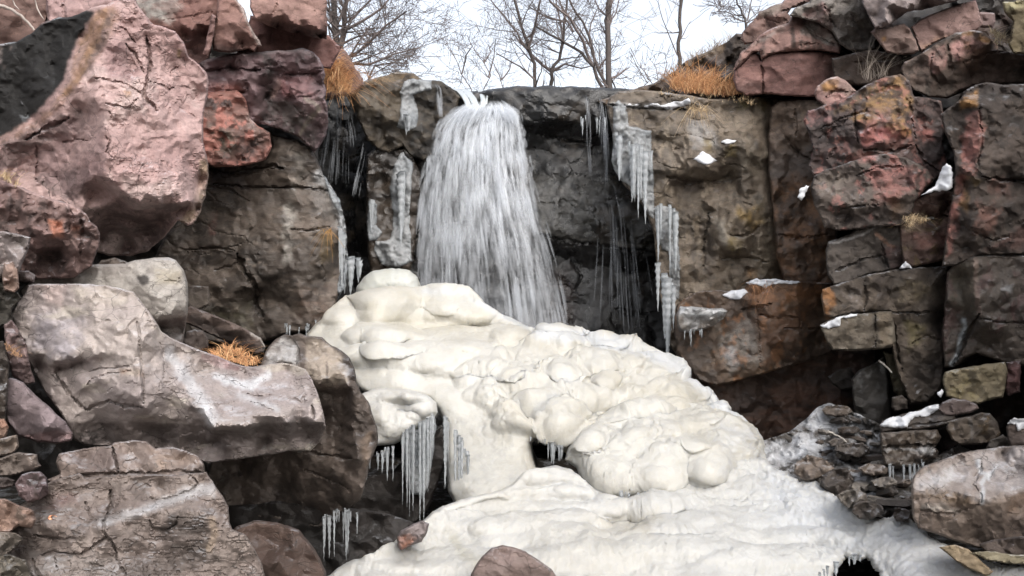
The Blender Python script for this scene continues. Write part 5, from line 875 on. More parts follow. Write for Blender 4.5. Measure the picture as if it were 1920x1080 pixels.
rock('boulder', 'big brown boulder with a frosted grey top at the right edge', 'boulder', 5.6,
     [(1708, 930), (1710, 905), (1716, 890), (1734, 872), (1760, 864), (1786, 854), (1820, 846), (1850, 842), (1880, 836), (1920, 834), (2300, 840), (2300, 1030), (2140, 1030), (1890, 1036), (1850, 1030), (1800, 1018), (1750, 1000), (1722, 990), (1712, 970)],
     [(1740, 885, -.1), (1800, 862, .05), (1880, 850, .1), (1730, 910, -.25), (1760, 920, -.3), (1800, 925, -.36), (1836, 935, -.42), (1820, 945, -.4), (1850, 880, -.08), (1880, 905, -.25), (1920, 910, -.3), (1900, 930, -.38), (1870, 944, -.42), (1780, 945, -.34), (1730, 960, -.25), (1800, 980, -.32), (1880, 980, -.35), (1830, 1010, -.18), (1780, 955, -.3), (1920, 970, -.35)],
     lv=((38, .022), (15, .010)), nz=.016, step=2.5, base=((134, 116, 102), (106, 90, 80)), mat='frost', thick=1.2, key='rightboulder', k=.66, fine=.004,
     paint=[('p', [(1716, 892), (1760, 866), (1850, 842), (2150, 834), (2150, 900), (1880, 930), (1836, 942), (1810, 925), (1750, 925), (1712, 915)], (176, 166, 162), .8, 5, 8), ('p', [(1730, 912), (1780, 922), (1824, 940), (1800, 950), (1740, 935)], (128, 104, 78), .7, 5, 6), ('p', [(1712, 955), (1780, 965), (1900, 965), (1900, 1030), (1720, 990)], (84, 68, 58), .6, 9, 9), ('p', [(1880, 935), (1940, 910), (1940, 950), (1890, 970)], (124, 94, 66), .5, 8, 9), ('p', [(1716, 900), (1760, 875), (1800, 862), (1780, 900), (1730, 915)], (206, 208, 210), .45, 10, 14),
            ('l', [(1834, 862), (1834, 884), (1848, 888), (1838, 906), (1842, 940)], 5, (214, 218, 222), .65, 5, 6), ('l', [(1866, 868), (1858, 884), (1850, 896)], 4, (214, 218, 222), .6, 4, 5), ('p', [(1824, 908), (1846, 910), (1840, 920), (1826, 918)], (110, 84, 68), .8, 3, 3), ('l', [(1730, 950), (1760, 950), (1796, 958)], 5, (186, 176, 164), .55, 5, 5)],
     cracks=[([(1842, 866), (1836, 886), (1824, 908), (1840, 930), (1838, 945)], 4, .035), ([(1720, 955), (1780, 965), (1836, 945)], 4, .03), ([(1810, 860), (1806, 858)], 3, .02)])
rock('stone', 'low brown stone wedged under the big frosted boulder at the bottom right', 'stone', 5.0, [(1836, 1020), (1860, 1012), (1900, 1006), (2150, 1002), (2150, 1046), (1900, 1044), (1850, 1036)], [(1900, 1022, -.1)], base=((96, 82, 74), (72, 62, 56)), step=2.8, thick=.4, key='lowstone')
rock('rock_slab', 'flat tan slab set into the ice below the big frosted boulder', 'rock', 4.9, [(1760, 1026), (1790, 1022), (1816, 1030), (1834, 1044), (1850, 1060), (1864, 1072), (1850, 1080), (1816, 1066), (1790, 1050)], [(1806, 1040, -.03), (1830, 1058, -.05)], base=((164, 142, 108), (136, 116, 88)), step=2.6, thick=.3, lv=((24, .01),), edge=(5, .03), mat='dry', k=.7)
rock('rock_slab', 'greenish tan flat slab at the bottom right corner', 'rock', 4.85, [(1820, 1036), (1850, 1032), (1900, 1040), (2150, 1046), (2150, 1064), (1900, 1058), (1850, 1050)], [(1890, 1048, -.03)], base=((150, 138, 108), (124, 112, 88)), step=2.6, thick=.3, lv=((24, .01),), edge=(5, .03), mat='dry')
rock('boulder', 'smooth dome topped brown rock poking through the ice at the bottom centre', 'boulder', 5.0, [(872, 1100), (884, 1076), (896, 1054), (908, 1038), (922, 1027), (942, 1022), (960, 1025), (984, 1034), (1010, 1050), (1034, 1066), (1050, 1090), (1052, 1130), (872, 1130)], [(930, 1050, -.15), (960, 1060, -.18), (1000, 1075, -.12), (945, 1035, -.05)],
     base=((134, 112, 104), (110, 92, 84)), step=2.5, thick=.5, lv=((40, .012), (16, .005)), nz=.008, edge=(18, .1), mat='damp', k=.68, paint=[('n', (6, 6, 6), .1, .3, (96, 76, 68), .5)])
rock('stone', 'small red and grey stone frozen into the ice edge below the icicles', 'stone', 5.3, [(744, 1006), (752, 994), (772, 984), (792, 976), (804, 982), (800, 1000), (790, 1016), (770, 1024), (752, 1034), (744, 1024)], [(770, 1002, -.1), (760, 1016, -.08)], base=((150, 136, 134), (120, 106, 104)), step=2.5, thick=.3, lv=((14, .015),), mat='frost',
     paint=[('p', [(744, 1006), (770, 1004), (784, 1012), (752, 1036)], (172, 108, 74), .8, 3, 4)])

# rubble at the foot of the right cliff
rock('rubble_bank', 'snow dusted bank of gravel and broken rock at the foot of the right cliff', 'rubble', 8.0,
     [(1400, 880), (1420, 830), (1480, 810), (1510, 786), (1532, 764), (1552, 756), (1580, 764), (1610, 776), (1660, 800), (1720, 860), (1740, 900), (1740, 1000), (1600, 1000), (1500, 950)],
     [(1470, 840, .2), (1540, 780, .8), (1560, 820, .3), (1620, 840, .1), (1540, 880, -.6), (1640, 900, -.8), (1600, 950, -1.4), (1690, 960, -1.8), (1500, 910, -.8)], kind='stuff', lv=((20, .07), (10, .04)), nz=.06, step=2.7, base=((80, 73, 66), (48, 44, 40)), k=.8, mat='damp', thick=.5, key='bank',
     paint=[('p', [(1470, 810), (1500, 790), (1530, 752), (1560, 745), (1580, 780), (1540, 800), (1500, 812)], (222, 226, 232), .62, 6, 14), ('p', [(1420, 840), (1520, 815), (1570, 835), (1560, 850), (1500, 860), (1430, 870)], (220, 222, 226), .8, 7, 9), ('n', (5, 5, 5), .08, .12, (196, 196, 198), .55), ('p', [(1520, 800), (1600, 790), (1610, 815), (1540, 815)], (210, 212, 216), .5, 6, 12)])
_rr = random.Random(5)
stone_cols = [((128, 112, 98), (98, 86, 76)), ((108, 92, 80), (80, 70, 62)), ((138, 128, 116), (110, 100, 92)), ((92, 82, 74), (68, 60, 54))]
rub = [(1570, 770, 30, 12, 8.55, 'thin snow capped stone at the top of the rubble'), (1590, 806, 26, 9, 8.2, 'flat brown stone under the snowy top of the rubble'), (1572, 830, 24, 10, 7.9, 'wedge of stone beside the driftwood stick in the rubble'), (1600, 842, 38, 14, 7.6, 'flat greenish brown stone below the driftwood stick'),
       (1520, 878, 42, 24, 6.9, 'large dark wet stone beside the right flank of the ice'), (1570, 900, 36, 26, 6.7, 'rounded dark stone right of the large wet stone'), (1600, 935, 32, 20, 6.2, 'smooth tan stone low in the rubble near the ice edge'), (1625, 955, 34, 20, 6.0, 'tan slab stone at the ice edge below the smooth tan stone'), (1640, 880, 30, 12, 7.1, 'pale flat stone in the middle of the rubble'),
       (1690, 965, 18, 14, 5.95, 'dark stone left of the big frosted boulder'), (1660, 905, 26, 12, 6.8, 'grey stone under the thin icicles')]
def blob(cx, cy, rx, ry, rng):
    n = rng.randint(6, 8); a0 = rng.random() * 6.28
    return [(cx + rx * math.cos(a0 + 6.283 * k / n) * rng.uniform(.8, 1.12), cy + ry * math.sin(a0 + 6.283 * k / n) * rng.uniform(.8, 1.12)) for k in range(n)]
for k, (cx, cy, rx, ry, D, lab) in enumerate(rub):
    rock('stone', lab, 'stone', D - .12, blob(cx, cy, rx, ry, _rr), [(cx, cy - ry * .5, .02), (cx + rx * .1, cy + ry * .3, -.14)], base=stone_cols[k % 4], step=2.7, lv=((18, .05), (9, .02)), thick=.35, edge=(4, .05), mat='damp', group='stones of the rubble bank')
protos = [shape('stone', 0 + 7.2, blob(1600, 860, 17, 8, _rr), [(1600, 858, -.05), (1602, 863, -.09)], base=stone_cols[k], step=2.8, lv=((11, .04),), thick=.22, edge=(3, .03), mat='damp') for k in range(4)]
small = [(1535, 830), (1550, 848), (1580, 862), (1612, 866), (1630, 852), (1650, 862), (1668, 880), (1560, 872), (1590, 882), (1622, 890), (1644, 918), (1670, 928), (1690, 912), (1700, 936), (1655, 944), (1676, 950), (1550, 935), (1585, 955), (1616, 918), (1690, 985), (1660, 975), (1640, 990), (1540, 812), (1612, 790), (1630, 812), (1600, 820), (1645, 832), (1575, 792)]
for k, (x, y) in enumerate(small):
    src = protos[k % 4]
    o = src if k < 4 else src.copy()
    if k >= 4: COL.objects.link(o)
    d = float(FIELDS['bank'].get(np.array([[x, y]], float))[0])
    p = P(x, y, d); s = _rr.uniform(.55, 1.15)
    o.location = Vector(p) + Vector((0, .02, -.05)); o.scale = (s, s, s * _rr.uniform(.8, 1.2)); o.rotation_euler = (_rr.uniform(-.2, .2), _rr.uniform(-.25, .25), _rr.uniform(-1.2, 1.2))
    tag(o, 'small brown stone scattered over the rubble at the foot of the right cliff', 'stone', 'small stones scattered in the rubble')
# ================================================================== ice
ICE = ((239, 236, 226), (231, 225, 209)); SNW = ((240, 242, 246), (230, 233, 240))
def lumps(levels, gate=None):
    """bulbous relief along the surface's own normal: (cells per metre xyz, height)"""
    def f(wp, q, db):
        r = 0
        for k, (sc, h) in enumerate(levels):
            w = wp * np.array(sc) + .3 * np.stack([fbm(wp * 2 + k, 2, 50 + k), fbm(wp * 2 + 5, 2, 60 + k), fbm(wp * 2 + 9, 2, 70 + k)], 1)
            r = r + h * (.28 - cells(w, 11 + k * 5)) * 1.7
        r = r + .012 * fbm(wp * 18, 4, 91, .65) + .03 * fbm(wp * np.array((11, 6, 1.6)), 3, 97, .5) * sstep(-.1, .3, fbm(wp * 1.4, 2, 98))
        g = 1.0 if gate is None else gate(q)
        r = r * g * sstep(0, 14, db)
        return r + .03 * sstep(1200, 1400, q[:, 0]) * (1 - .75 * sstep(0, 60, db)) * (fbm(wp * 17, 4, 95, .65) + .1)
    return f
def bulbs(rows, seed, h, rim=10):
    """rows of overlapping frozen bulbs, wider than tall; rows: (y, x from, x to, width, height)"""
    rng = random.Random(seed); L = []
    for y, xa, xb, rx, ry in rows:
        x = xa
        while x < xb:
            a = rng.uniform(.7, 1.35); L.append((x, y + rng.uniform(-.5, .5) * ry, rx * a, ry * rng.uniform(.75, 1.3), h * rng.uniform(.5, 1.25))); x += rx * a * rng.uniform(.95, 1.5)
    def f(wp, q, db):
        acc = np.full(len(q), 1.0); k = 34.0
        wx = q[:, 0] + 9 * fbm(np.stack([q[:, 0] * .02, q[:, 1] * .03, 0 * db], 1), 3, seed); wy = q[:, 1] + 7 * fbm(np.stack([q[:, 0] * .02, q[:, 1] * .03, 0 * db + 5], 1), 3, seed + 1)
        for x, y, rx, ry, hh in L:
            r2 = ((wx - x) / rx) ** 2 + ((wy - y) / ry) ** 2 + .35 * np.clip((wy - y) / ry, -1, 1) ** 3
            acc += np.exp(k * hh * np.sqrt(np.clip(1 - r2, 0, None) + 1e-6)) - 1
        return np.log(acc) / k * sstep(0, rim, db)
    return f
def blobs(lst, gain=1.7):
    def f(q, wp, db):
        r = np.zeros(len(q))
        for x, y, rx, ry, h in lst:
            r2 = ((q[:, 0] - x) / rx) ** 2 + ((q[:, 1] - y) / ry) ** 2
            r = r + gain * h * np.exp(-r2 * 1.6)
        return r
    return f
def addf(*fs): return lambda q, wp, db: sum(f(q, wp, db) for f in fs)

mound = empty('ice_mound', P(1050, 900, 7.0) * np.array([1, 1, 0]) + np.array([0, 0, -.1]), 'large cream coloured mound of frozen foam below the fall', 'ice')
def ice(name, D, ol, ctrl=(), **kw):
    kw.setdefault('mat', 'ice'); kw.setdefault('base', ICE); kw.setdefault("k", .51); kw.setdefault('smooth', 12); kw.setdefault('lv', ()); kw.setdefault('wob', 1.5); kw.setdefault('step', 2.8)
    kw.setdefault('edge', (26, .22)); kw.setdefault('nz', .02); kw.setdefault('nsc', (3, 3, 3)); kw.setdefault('thick', 1.0); kw.setdefault('bsc', (.8, .8, .8))
    return shape(name, D, ol, ctrl, parent=mound, **kw)
ice('dome_cap', 9.6, [(655, 585), (662, 560), (668, 540), (680, 522), (700, 509), (735, 502), (768, 507), (784, 520), (790, 540), (786, 565), (760, 590), (700, 600)], [(725, 535, -.35), (700, 560, -.3), (760, 560, -.3)], edge=(30, .35), fine=.012, wob=2.0, base=((236, 238, 230), (226, 226, 210)))
mf = blobs([(870, 585, 80, 30, .16), (720, 590, 50, 34, .2), (810, 570, 90, 26, .14), (700, 600, 30, 50, .08), (640, 600, 36, 26, .12), (780, 640, 60, 16, .12), (760, 665, 90, 18, .14), (830, 690, 80, 18, .12), (730, 640, 40, 10, .1), (880, 660, 60, 20, .12), (960, 640, 50, 24, .13),
            (900, 600, 40, 14, .08), (960, 608, 40, 10, .08), (1030, 640, 40, 16, .1), (1070, 660, 40, 20, .12), (1000, 680, 46, 22, .14), (960, 710, 40, 20, .12), (1060, 715, 44, 20, .14), (920, 690, 40, 26, .12), (1120, 700, 40, 22, .14), (1000, 750, 50, 18, .14), (1100, 752, 46, 20, .14),
            (1040, 790, 40, 20, .1), (1180, 690, 36, 22, .12), (1240, 700, 40, 24, .12), (870, 640, 40, 12, -.08), (690, 660, 20, 24, -.12), (870, 618, 60, 10, -.1), (800, 628, 60, 8, -.08), (950, 665, 40, 8, -.06), (1130, 730, 20, 14, .1), (1290, 740, 40, 24, .1), (850, 720, 90, 14, -.04), (1080, 635, 50, 10, .08), (1140, 655, 50, 12, .1), (1200, 665, 50, 12, .1)], 1.3)
ice('upper_tier', 8.6,
    [(570, 640), (576, 624), (596, 604), (622, 578), (650, 563), (680, 556), (720, 551), (770, 547), (810, 543), (846, 546), (872, 552), (896, 562), (914, 574), (936, 588), (958, 596), (984, 608), (1006, 622), (1030, 618), (1056, 620), (1084, 626), (1110, 632), (1146, 634), (1180, 642), (1196, 650), (1222, 656), (1254, 672), (1284, 690), (1294, 714), (1312, 724), (1334, 732), (1346, 748), (1362, 764),
     (1366, 780), (1384, 786), (1402, 796), (1420, 806), (1432, 830), (1430, 870), (1380, 890), (1250, 880), (1120, 860), (1060, 850), (1048, 838), (1036, 832), (1020, 828), (1006, 822), (996, 832), (1000, 860), (1010, 890), (1000, 940), (960, 965), (900, 965), (856, 955), (840, 920), (836, 850), (836, 800), (824, 770), (806, 752), (770, 742), (700, 742), (672, 730), (655, 700), (620, 670)],
    [(650, 575, .7), (720, 570, .5), (800, 560, .9), (870, 565, 1.0), (640, 620, -.1), (720, 610, .1), (820, 600, .4), (920, 610, .6), (1000, 632, .7), (1080, 640, .7), (1180, 655, .7), (1260, 690, .5), (700, 660, -.5), (780, 680, -.5), (860, 660, -.3), (950, 660, -.1), (1040, 670, -.1), (1140, 690, -.2), (1240, 720, -.2), (1320, 750, 0), (700, 715, -.8), (760, 720, -.95), (830, 740, -1.05), (900, 730, -.9), (980, 730, -.8), (1060, 740, -.8), (1160, 750, -.8), (1260, 770, -.8), (1360, 790, -.5),
     (860, 800, -1.25), (920, 800, -1.3), (980, 800, -1.35), (1050, 800, -1.35), (1140, 810, -.95), (1300, 830, -.9), (1410, 830, -.8), (870, 860, -1.45), (930, 870, -1.6), (900, 915, -1.85), (850, 915, -1.75), (980, 850, -1.5), (980, 930, -1.95), (900, 955, -2.0), (1060, 840, -1.3), (1200, 860, -1.0)],
    bumps=mf, ndisp=(lambda A, B, C: lambda wp, q, db: A(wp, q, db) + B(wp, q, db) + C(wp, q, db))(
    lumps([((1.9, 1.8, 3.2), .07), ((9, 8, 11), .012)], lambda q: .5 + .5 * sstep(820, 1020, q[:, 0])),
    bulbs([(566, 720, 920, 110, 20), (600, 680, 900, 110, 26), (632, 960, 1120, 40, 12), (640, 720, 960, 70, 18), (652, 960, 1260, 46, 16), (668, 690, 900, 80, 24), (672, 920, 1270, 44, 17), (694, 900, 1300, 42, 18), (716, 880, 1330, 44, 19), (738, 900, 1330, 42, 18), (758, 920, 1350, 44, 18), (780, 950, 1400, 40, 17), (802, 960, 1420, 40, 16)], 5, .13),
    bulbs([(640 + 15 * i, 940 - 2 * i, 1250 + 12 * i, 20, 9) for i in range(12)], 6, .035)), step=2.5, key='mound', edge=(12, .14), smooth=14, thick=1.6,
    paint=[('p', [(850, 770), (960, 780), (1000, 830), (970, 900), (860, 925), (836, 860)], (214, 212, 204), .7, 16, 10), ('l', [(1010, 622), (1100, 630), (1200, 652), (1284, 690), (1330, 732), (1366, 772), (1430, 815)], 22, (238, 242, 246), .75, 12, 8), ('l', [(800, 545), (870, 551), (930, 585), (990, 610)], 10, (242, 246, 248), .7, 8, 5),
           ('l', [(690, 585), (760, 605), (850, 605), (900, 600)], 24, (228, 220, 196), .5, 16, 8), ('n', (2, 2, 4), .15, .3, (222, 212, 186), .3)])
ice('side_shelf', 7.3, [(660, 745), (680, 738), (705, 728), (740, 728), (772, 732), (800, 740), (818, 754), (820, 772), (812, 792), (794, 800), (772, 808), (756, 824), (740, 834), (712, 836), (680, 840), (664, 800)], [(700, 760, -.1), (760, 756, -.2), (800, 765, -.2), (720, 800, -.35), (760, 795, -.35), (700, 825, -.35)],
    bumps=blobs([(760, 745, 40, 10, .08), (790, 770, 24, 12, .06), (715, 780, 20, 30, .06), (770, 772, 20, 6, -.08)]), base=((240, 240, 236), (236, 232, 222)), key='shelf', edge=(12, .14), ndisp=lumps([((3.6, 3.2, 5), .07), ((9, 8, 10), .02)]), step=2.5, thick=.7, fine=.006)
bf = blobs([(1140, 790, 50, 24, .15), (1110, 830, 40, 26, .14), (1200, 780, 44, 24, .14), (1180, 830, 50, 26, .14), (1260, 820, 44, 26, .12), (1320, 800, 40, 26, .12), (1370, 830, 40, 30, .12), (1240, 770, 30, 20, .1), (1300, 850, 40, 20, .1), (1130, 870, 30, 26, -.05)], 1.1)
ice('lower_bulge', 7.1, [(1058, 862, -.1), (1064, 840, 0), (1080, 822, .2), (1096, 800, .4), (1120, 780, .6), (1150, 760, .74), (1190, 745, .8), (1240, 745, .82), (1300, 756, .8), (1360, 770, .8), (1410, 796, .8), (1430, 826, .6), (1434, 858, .4), (1426, 882, .1), (1420, 915), (1370, 940), (1300, 950), (1260, 955), (1230, 950), (1200, 946), (1150, 944), (1116, 936), (1092, 910), (1080, 878)],
    [(1120, 806, .42), (1180, 780, .62), (1250, 790, .58), (1330, 806, .52), (1400, 835, .35), (1120, 850, -.15), (1200, 830, .2), (1280, 830, .22), (1200, 860, -.25), (1280, 860, -.2), (1360, 860, -.05), (1130, 900, -.45), (1190, 915, -.5), (1240, 900, -.6), (1330, 890, -.55)],
    bumps=bf, ndisp=(lambda A, B, C: lambda wp, q, db: A(wp, q, db) + B(wp, q, db) + C(wp, q, db))(
    lumps([((2.2, 2.0, 3.2), .05), ((9, 8, 10), .012)]),
    bulbs([(770, 1150, 1400, 42, 18), (790, 1110, 1420, 44, 20), (812, 1090, 1430, 44, 20), (834, 1080, 1430, 46, 22), (858, 1090, 1430, 50, 24), (886, 1110, 1430, 60, 24), (915, 1120, 1250, 60, 22)], 8, .11, 34),
    bulbs([(765 + 14 * i, 1090, 1420, 20, 9) for i in range(8)], 9, .03)), step=2.5, edge=(10, .08), key='bulge', paint=[('p', [(1110, 890), (1230, 890), (1230, 936), (1120, 930)], (206, 202, 190), .6, 12, 10), ('p', [(1330, 780), (1440, 800), (1440, 900), (1350, 900)], (240, 243, 246), .5, 20, 14)])
sf = blobs([(1010, 900, 50, 20, .1), (940, 930, 50, 14, .08), (1060, 930, 40, 16, .07), (1000, 960, 60, 12, .06), (1170, 980, 60, 12, -.12), (1140, 985, 30, 10, -.08), (1230, 960, 80, 14, .1), (1350, 920, 90, 26, .14), (1300, 1000, 120, 24, .1), (1430, 930, 70, 40, .1), (900, 990, 60, 16, .05), (1240, 1010, 90, 10, .05), (860, 1040, 40, 18, -.03), (1120, 1040, 100, 16, .04), (1180, 945, 40, 8, -.08), (1450, 1000, 90, 30, .08)], .7)
sheet = shape('ice_sheet', 5.4,
    [(560, 1150), (600, 1092), (632, 1066), (660, 1050), (700, 1042), (730, 1030), (750, 1004), (786, 980), (812, 958), (842, 944), (880, 932), (912, 924), (944, 918), (962, 906), (980, 888), (1010, 878), (1044, 872), (1072, 880), (1096, 900), (1120, 920), (1160, 932), (1200, 930), (1240, 908), (1290, 880), (1350, 860), (1410, 858), (1436, 862), (1452, 880), (1480, 886), (1500, 902), (1528, 904), (1546, 916), (1564, 932), (1580, 936),
     (1600, 952), (1622, 958), (1640, 972), (1668, 970), (1700, 970), (1716, 986), (1740, 1006), (1780, 1024), (1830, 1050), (1880, 1058), (2150, 1070), (2150, 1170), (1664, 1170), (1654, 1086), (1644, 1070), (1638, 1058), (1626, 1048), (1616, 1052), (1606, 1045), (1592, 1050), (1582, 1046), (1574, 1060), (1562, 1074), (1556, 1090), (1550, 1170)],
    [(640, 1070, .1), (760, 1020, .3), (850, 970, .7), (960, 930, 1.0), (1020, 890, 1.4), (1100, 930, 1.2), (1200, 950, 1.2), (1300, 890, 1.5), (1400, 870, 1.75), (1450, 890, 1.6), (1520, 920, 1.25), (1600, 965, .8), (1700, 985, .5), (1780, 1040, 0), (1900, 1070, -.4), (700, 1080, -.2), (860, 1040, .2), (900, 1000, .5), (1000, 970, .8), (1000, 1040, .3), (1100, 1000, .6),
     (1150, 1060, .2), (1250, 1000, .75), (1300, 1050, .35), (1400, 960, 1.15), (1400, 1060, .35), (1500, 980, .95), (1560, 1030, .4), (1660, 1040, .1), (1700, 1080, -.3), (900, 1120, -.4), (1200, 1130, -.2), (1450, 1130, -.1), (1750, 1120, -.6), (600, 1130, -.4)],
    ndisp=(lambda A, B: lambda wp, q, db: A(wp, q, db) + B(wp, q, db))(
        lumps([((1.4, 1.0, 1.8), .07), ((3.0, 2.4, 3.6), .03), ((9, 7, 9), .012)]),
        bulbs([(900, 970, 1090, 54, 18), (925, 880, 1060, 60, 18), (950, 1000, 1180, 70, 20), (955, 1230, 1400, 70, 26), (925, 1290, 1460, 60, 30), (985, 860, 1120, 80, 20), (990, 1260, 1520, 80, 26), (1020, 1020, 1500, 110, 24), (960, 1440, 1560, 50, 22), (1050, 850, 1500, 120, 24), (1040, 700, 860, 60, 16)], 12, .085)), bumps=sf, step=2.5, shrink=1.0, key='sheet', edge=(14, .1), smooth=24, mat='ice', base=((238, 237, 232), (232, 229, 220)), k=.49, lv=(), nz=.02, nsc=(2, 2, 2), thick=.12, wob=2.2, bsc=(.8, .8, .8), fine=.003,
    paint=[('p', [(1440, 865), (1640, 970), (1700, 1000), (1560, 1040), (1400, 960)], (238, 242, 247), .7, 40, 14), ('p', [(1130, 968), (1240, 965), (1220, 1000), (1140, 1000)], (226, 214, 186), .5, 14, 10), ('l', [(850, 1010), (870, 1040), (910, 1060)], 14, (214, 208, 184), .5, 10, 6), ('p', [(1640, 1000), (2150, 1060), (2150, 1120), (1660, 1100)], (244, 245, 247), .8, 20, 10)])
tag(sheet, 'smooth white sheet of ice spreading over the stream bed in front of the mound', 'ice')
pool = mesh_obj('water', [(1.2, 3.6, -.74), (4.0, 3.6, -.74), (4.0, 6.6, -.74), (1.2, 6.6, -.74)], [(0, 1, 2, 3)], M['pool'], np.full((4, 3), .004))
tag(pool, 'black open water in the hole of the ice sheet', None, kind='structure')

# ------------------------------------------------------------------ icicles
def tube_path(pts, rad, sides, V, Fc, cap=True, rng=None, ripple=0.0):
    pts = [np.array(p, float) for p in pts]; n = len(pts); base = len(V)
    for i in range(n):
        t = pts[min(i + 1, n - 1)] - pts[max(i - 1, 0)]; t = t / (np.linalg.norm(t) + 1e-9)
        a = np.array([0, 1, 0]) if abs(t[1]) < .9 else np.array([1, 0, 0])
        u = np.cross(t, a); u /= np.linalg.norm(u); v = np.cross(t, u)
        for k in range(sides):
            an = 6.2832 * k / sides; r = rad[i] * (1 + (rng.uniform(-ripple, ripple) if ripple else 0))
            V.append(pts[i] + r * (math.cos(an) * u + math.sin(an) * v))
    for i in range(n - 1):
        for k in range(sides):
            a = base + i * sides + k; b = base + i * sides + (k + 1) % sides
            Fc.append((a, b, b + sides, a + sides))
    if cap: Fc.append(tuple(base + k for k in range(sides))); Fc.append(tuple(base + (n - 1) * sides + k for k in range(sides))[::-1])

_ir = random.Random(21)
def icicle(parent, px, py, d, length_px, width_px, col=(232, 238, 242), bump=.28):
    s = d / FPX; V, Fc = [], []
    n = max(5, int(length_px / 4)); x = px; ph = _ir.random() * 9
    pts, rad = [], []
    for i in range(n + 1):
        t = i / n
        pts.append(P(px + _ir.uniform(-.4, .4), py + length_px * t, d) + np.array([0, _ir.uniform(-.3, .3) * s, 0]))
        rad.append(max(.25, width_px * .5 * (1 - t) ** .7 * (1 + bump * math.sin(ph + i * 1.9) * (.5 + .5 * _ir.random()))) * s)
    tube_path(pts, rad, 7, V, Fc, rng=_ir, ripple=.14)
    return mesh_obj('icicle', V, Fc, M['clear'], np.tile(lin(col, .8), (len(V), 1)), parent)
def curtain(label, top, d, lens, n, wpx, group='icicle curtains', sheet=None, dvar=.04, name='icicle_curtain'):
    """icicles hanging along a polyline; sheet: outline of the frozen sheet they grow from (and the thing it clings to)"""
    xs = np.array(top, float)
    e = empty(name, P(xs[:, 0].mean(), xs[:, 1].max() + max(lens), d), label, 'icicles', group)
    if sheet:
        ol, on, lift = sheet
        shape('ice_crust', d, ol, (), on=on, lift=lift, smooth=1, lv=(), mat='clear', base=((234, 238, 240), (200, 208, 214)), k=.78, step=2.5, nz=.05, nsc=(14, 14, 3), fine=.035, edge=(6, .06), thick=.15, parent=e, wob=2.5, shrink=.95)
    seg = np.concatenate([[0], np.cumsum(np.hypot(np.diff(xs[:, 0]), np.diff(xs[:, 1])))])
    cl_ = [_ir.random() for _ in range(max(2, n // 4))]
    for k in range(n):
        t = min(.999, max(0, cl_[k % len(cl_)] + _ir.gauss(0, .06))) * seg[-1] if k % 3 else _ir.random() * .999 * seg[-1]; i = min(len(xs) - 2, int(np.searchsorted(seg, t, 'right') - 1)); u = (t - seg[i]) / (seg[i + 1] - seg[i] + 1e-9)
        p = xs[i] + (xs[i + 1] - xs[i]) * u; tt = t / seg[-1]
        L = np.interp(tt, np.linspace(0, 1, len(lens)), lens) 
        f = _ir.choice((.25, .4, .6, .8, .95, 1.15)) * _ir.uniform(.8, 1.1)
        icicle(e, p[0], p[1] - _ir.uniform(0, 8), d + _ir.uniform(-dvar, dvar), L * f + 4, wpx * (.35 + .75 * f) * _ir.uniform(.7, 1.3))
    return e
curtain('frayed curtain of ice hanging from the overhang right of the fall', [(1150, 250), (1165, 262), (1180, 270), (1200, 280), (1222, 290)], 9.95, [60, 90, 110, 130, 130], 16, 10,
        sheet=([(1148, 200), (1160, 186), (1176, 200), (1180, 236), (1200, 240), (1222, 246), (1224, 300), (1226, 360), (1228, 412), (1214, 398), (1200, 374), (1184, 352), (1166, 340), (1152, 322), (1146, 300), (1150, 250)], 'tan', .06))
curtain('long thin icicles down the edge of the tan wall', [(1230, 396), (1240, 388), (1252, 388), (1262, 396), (1270, 402)], 9.95, [110, 190, 180, 120, 100], 9, 9,
        sheet=([(1226, 390), (1240, 384), (1262, 390), (1270, 396), (1272, 440), (1276, 500), (1276, 560), (1262, 560), (1252, 470), (1240, 470), (1232, 450)], 'tan', .05))
curtain('knobbly lower ice columns reaching down towards the mound', [(1228, 495), (1236, 500), (1262, 540), (1274, 545)], 9.8, [150, 160, 110, 110], 6, 14)
curtain('beaded ice crust left of the water below the lip block', [(740, 330), (752, 330), (764, 320)], 11.4, [90, 110, 80], 7, 12,
        sheet=([(748, 292), (756, 284), (766, 296), (774, 306), (772, 340), (768, 400), (770, 450), (772, 490), (752, 502), (716, 500), (700, 470), (704, 452), (730, 448), (738, 430), (734, 390), (730, 350), (738, 310)], 'underlip', .06))
curtain('small crust of ice on the dark rock left of the beaded crust', [(694, 380), (704, 380)], 11.5, [50, 40], 3, 9, sheet=([(692, 384), (700, 372), (708, 384), (706, 420), (716, 436), (706, 450), (690, 452), (688, 430)], 'underlip', .05))
curtain('glassy frozen spill over the mossy lip block', [(752, 215), (762, 222), (772, 225)], 11.3, [30, 34, 24], 5, 10, sheet=([(748, 172), (758, 150), (776, 146), (808, 150), (810, 166), (790, 174), (776, 180), (784, 206), (784, 238), (770, 244), (744, 240), (748, 220), (752, 196)], 'lipblock', .05))
curtain('ice glazing the right rim of the layered left wall', [(628, 440), (638, 430), (646, 440)], 9.55, [110, 130, 100], 9, 8, sheet=([(606, 326), (622, 350), (638, 376), (648, 430), (652, 480), (646, 540), (632, 560), (636, 500), (640, 450), (630, 400), (616, 366)], 'leftwall', .04))
curtain('stubby icicles behind the dome cap beside the left wall', [(646, 488), (660, 486), (676, 490)], 9.9, [60, 70, 50], 6, 12)
curtain('icicles dripping from the right end of the ice shelf', [(752, 820), (764, 810), (780, 800), (796, 796), (812, 780)], 6.9, [140, 160, 170, 150, 90], 30, 6, sheet=([(752, 822), (764, 806), (786, 796), (814, 776), (818, 800), (812, 850), (806, 900), (794, 930), (770, 925), (760, 900), (756, 860)], 'shelf', -.02))
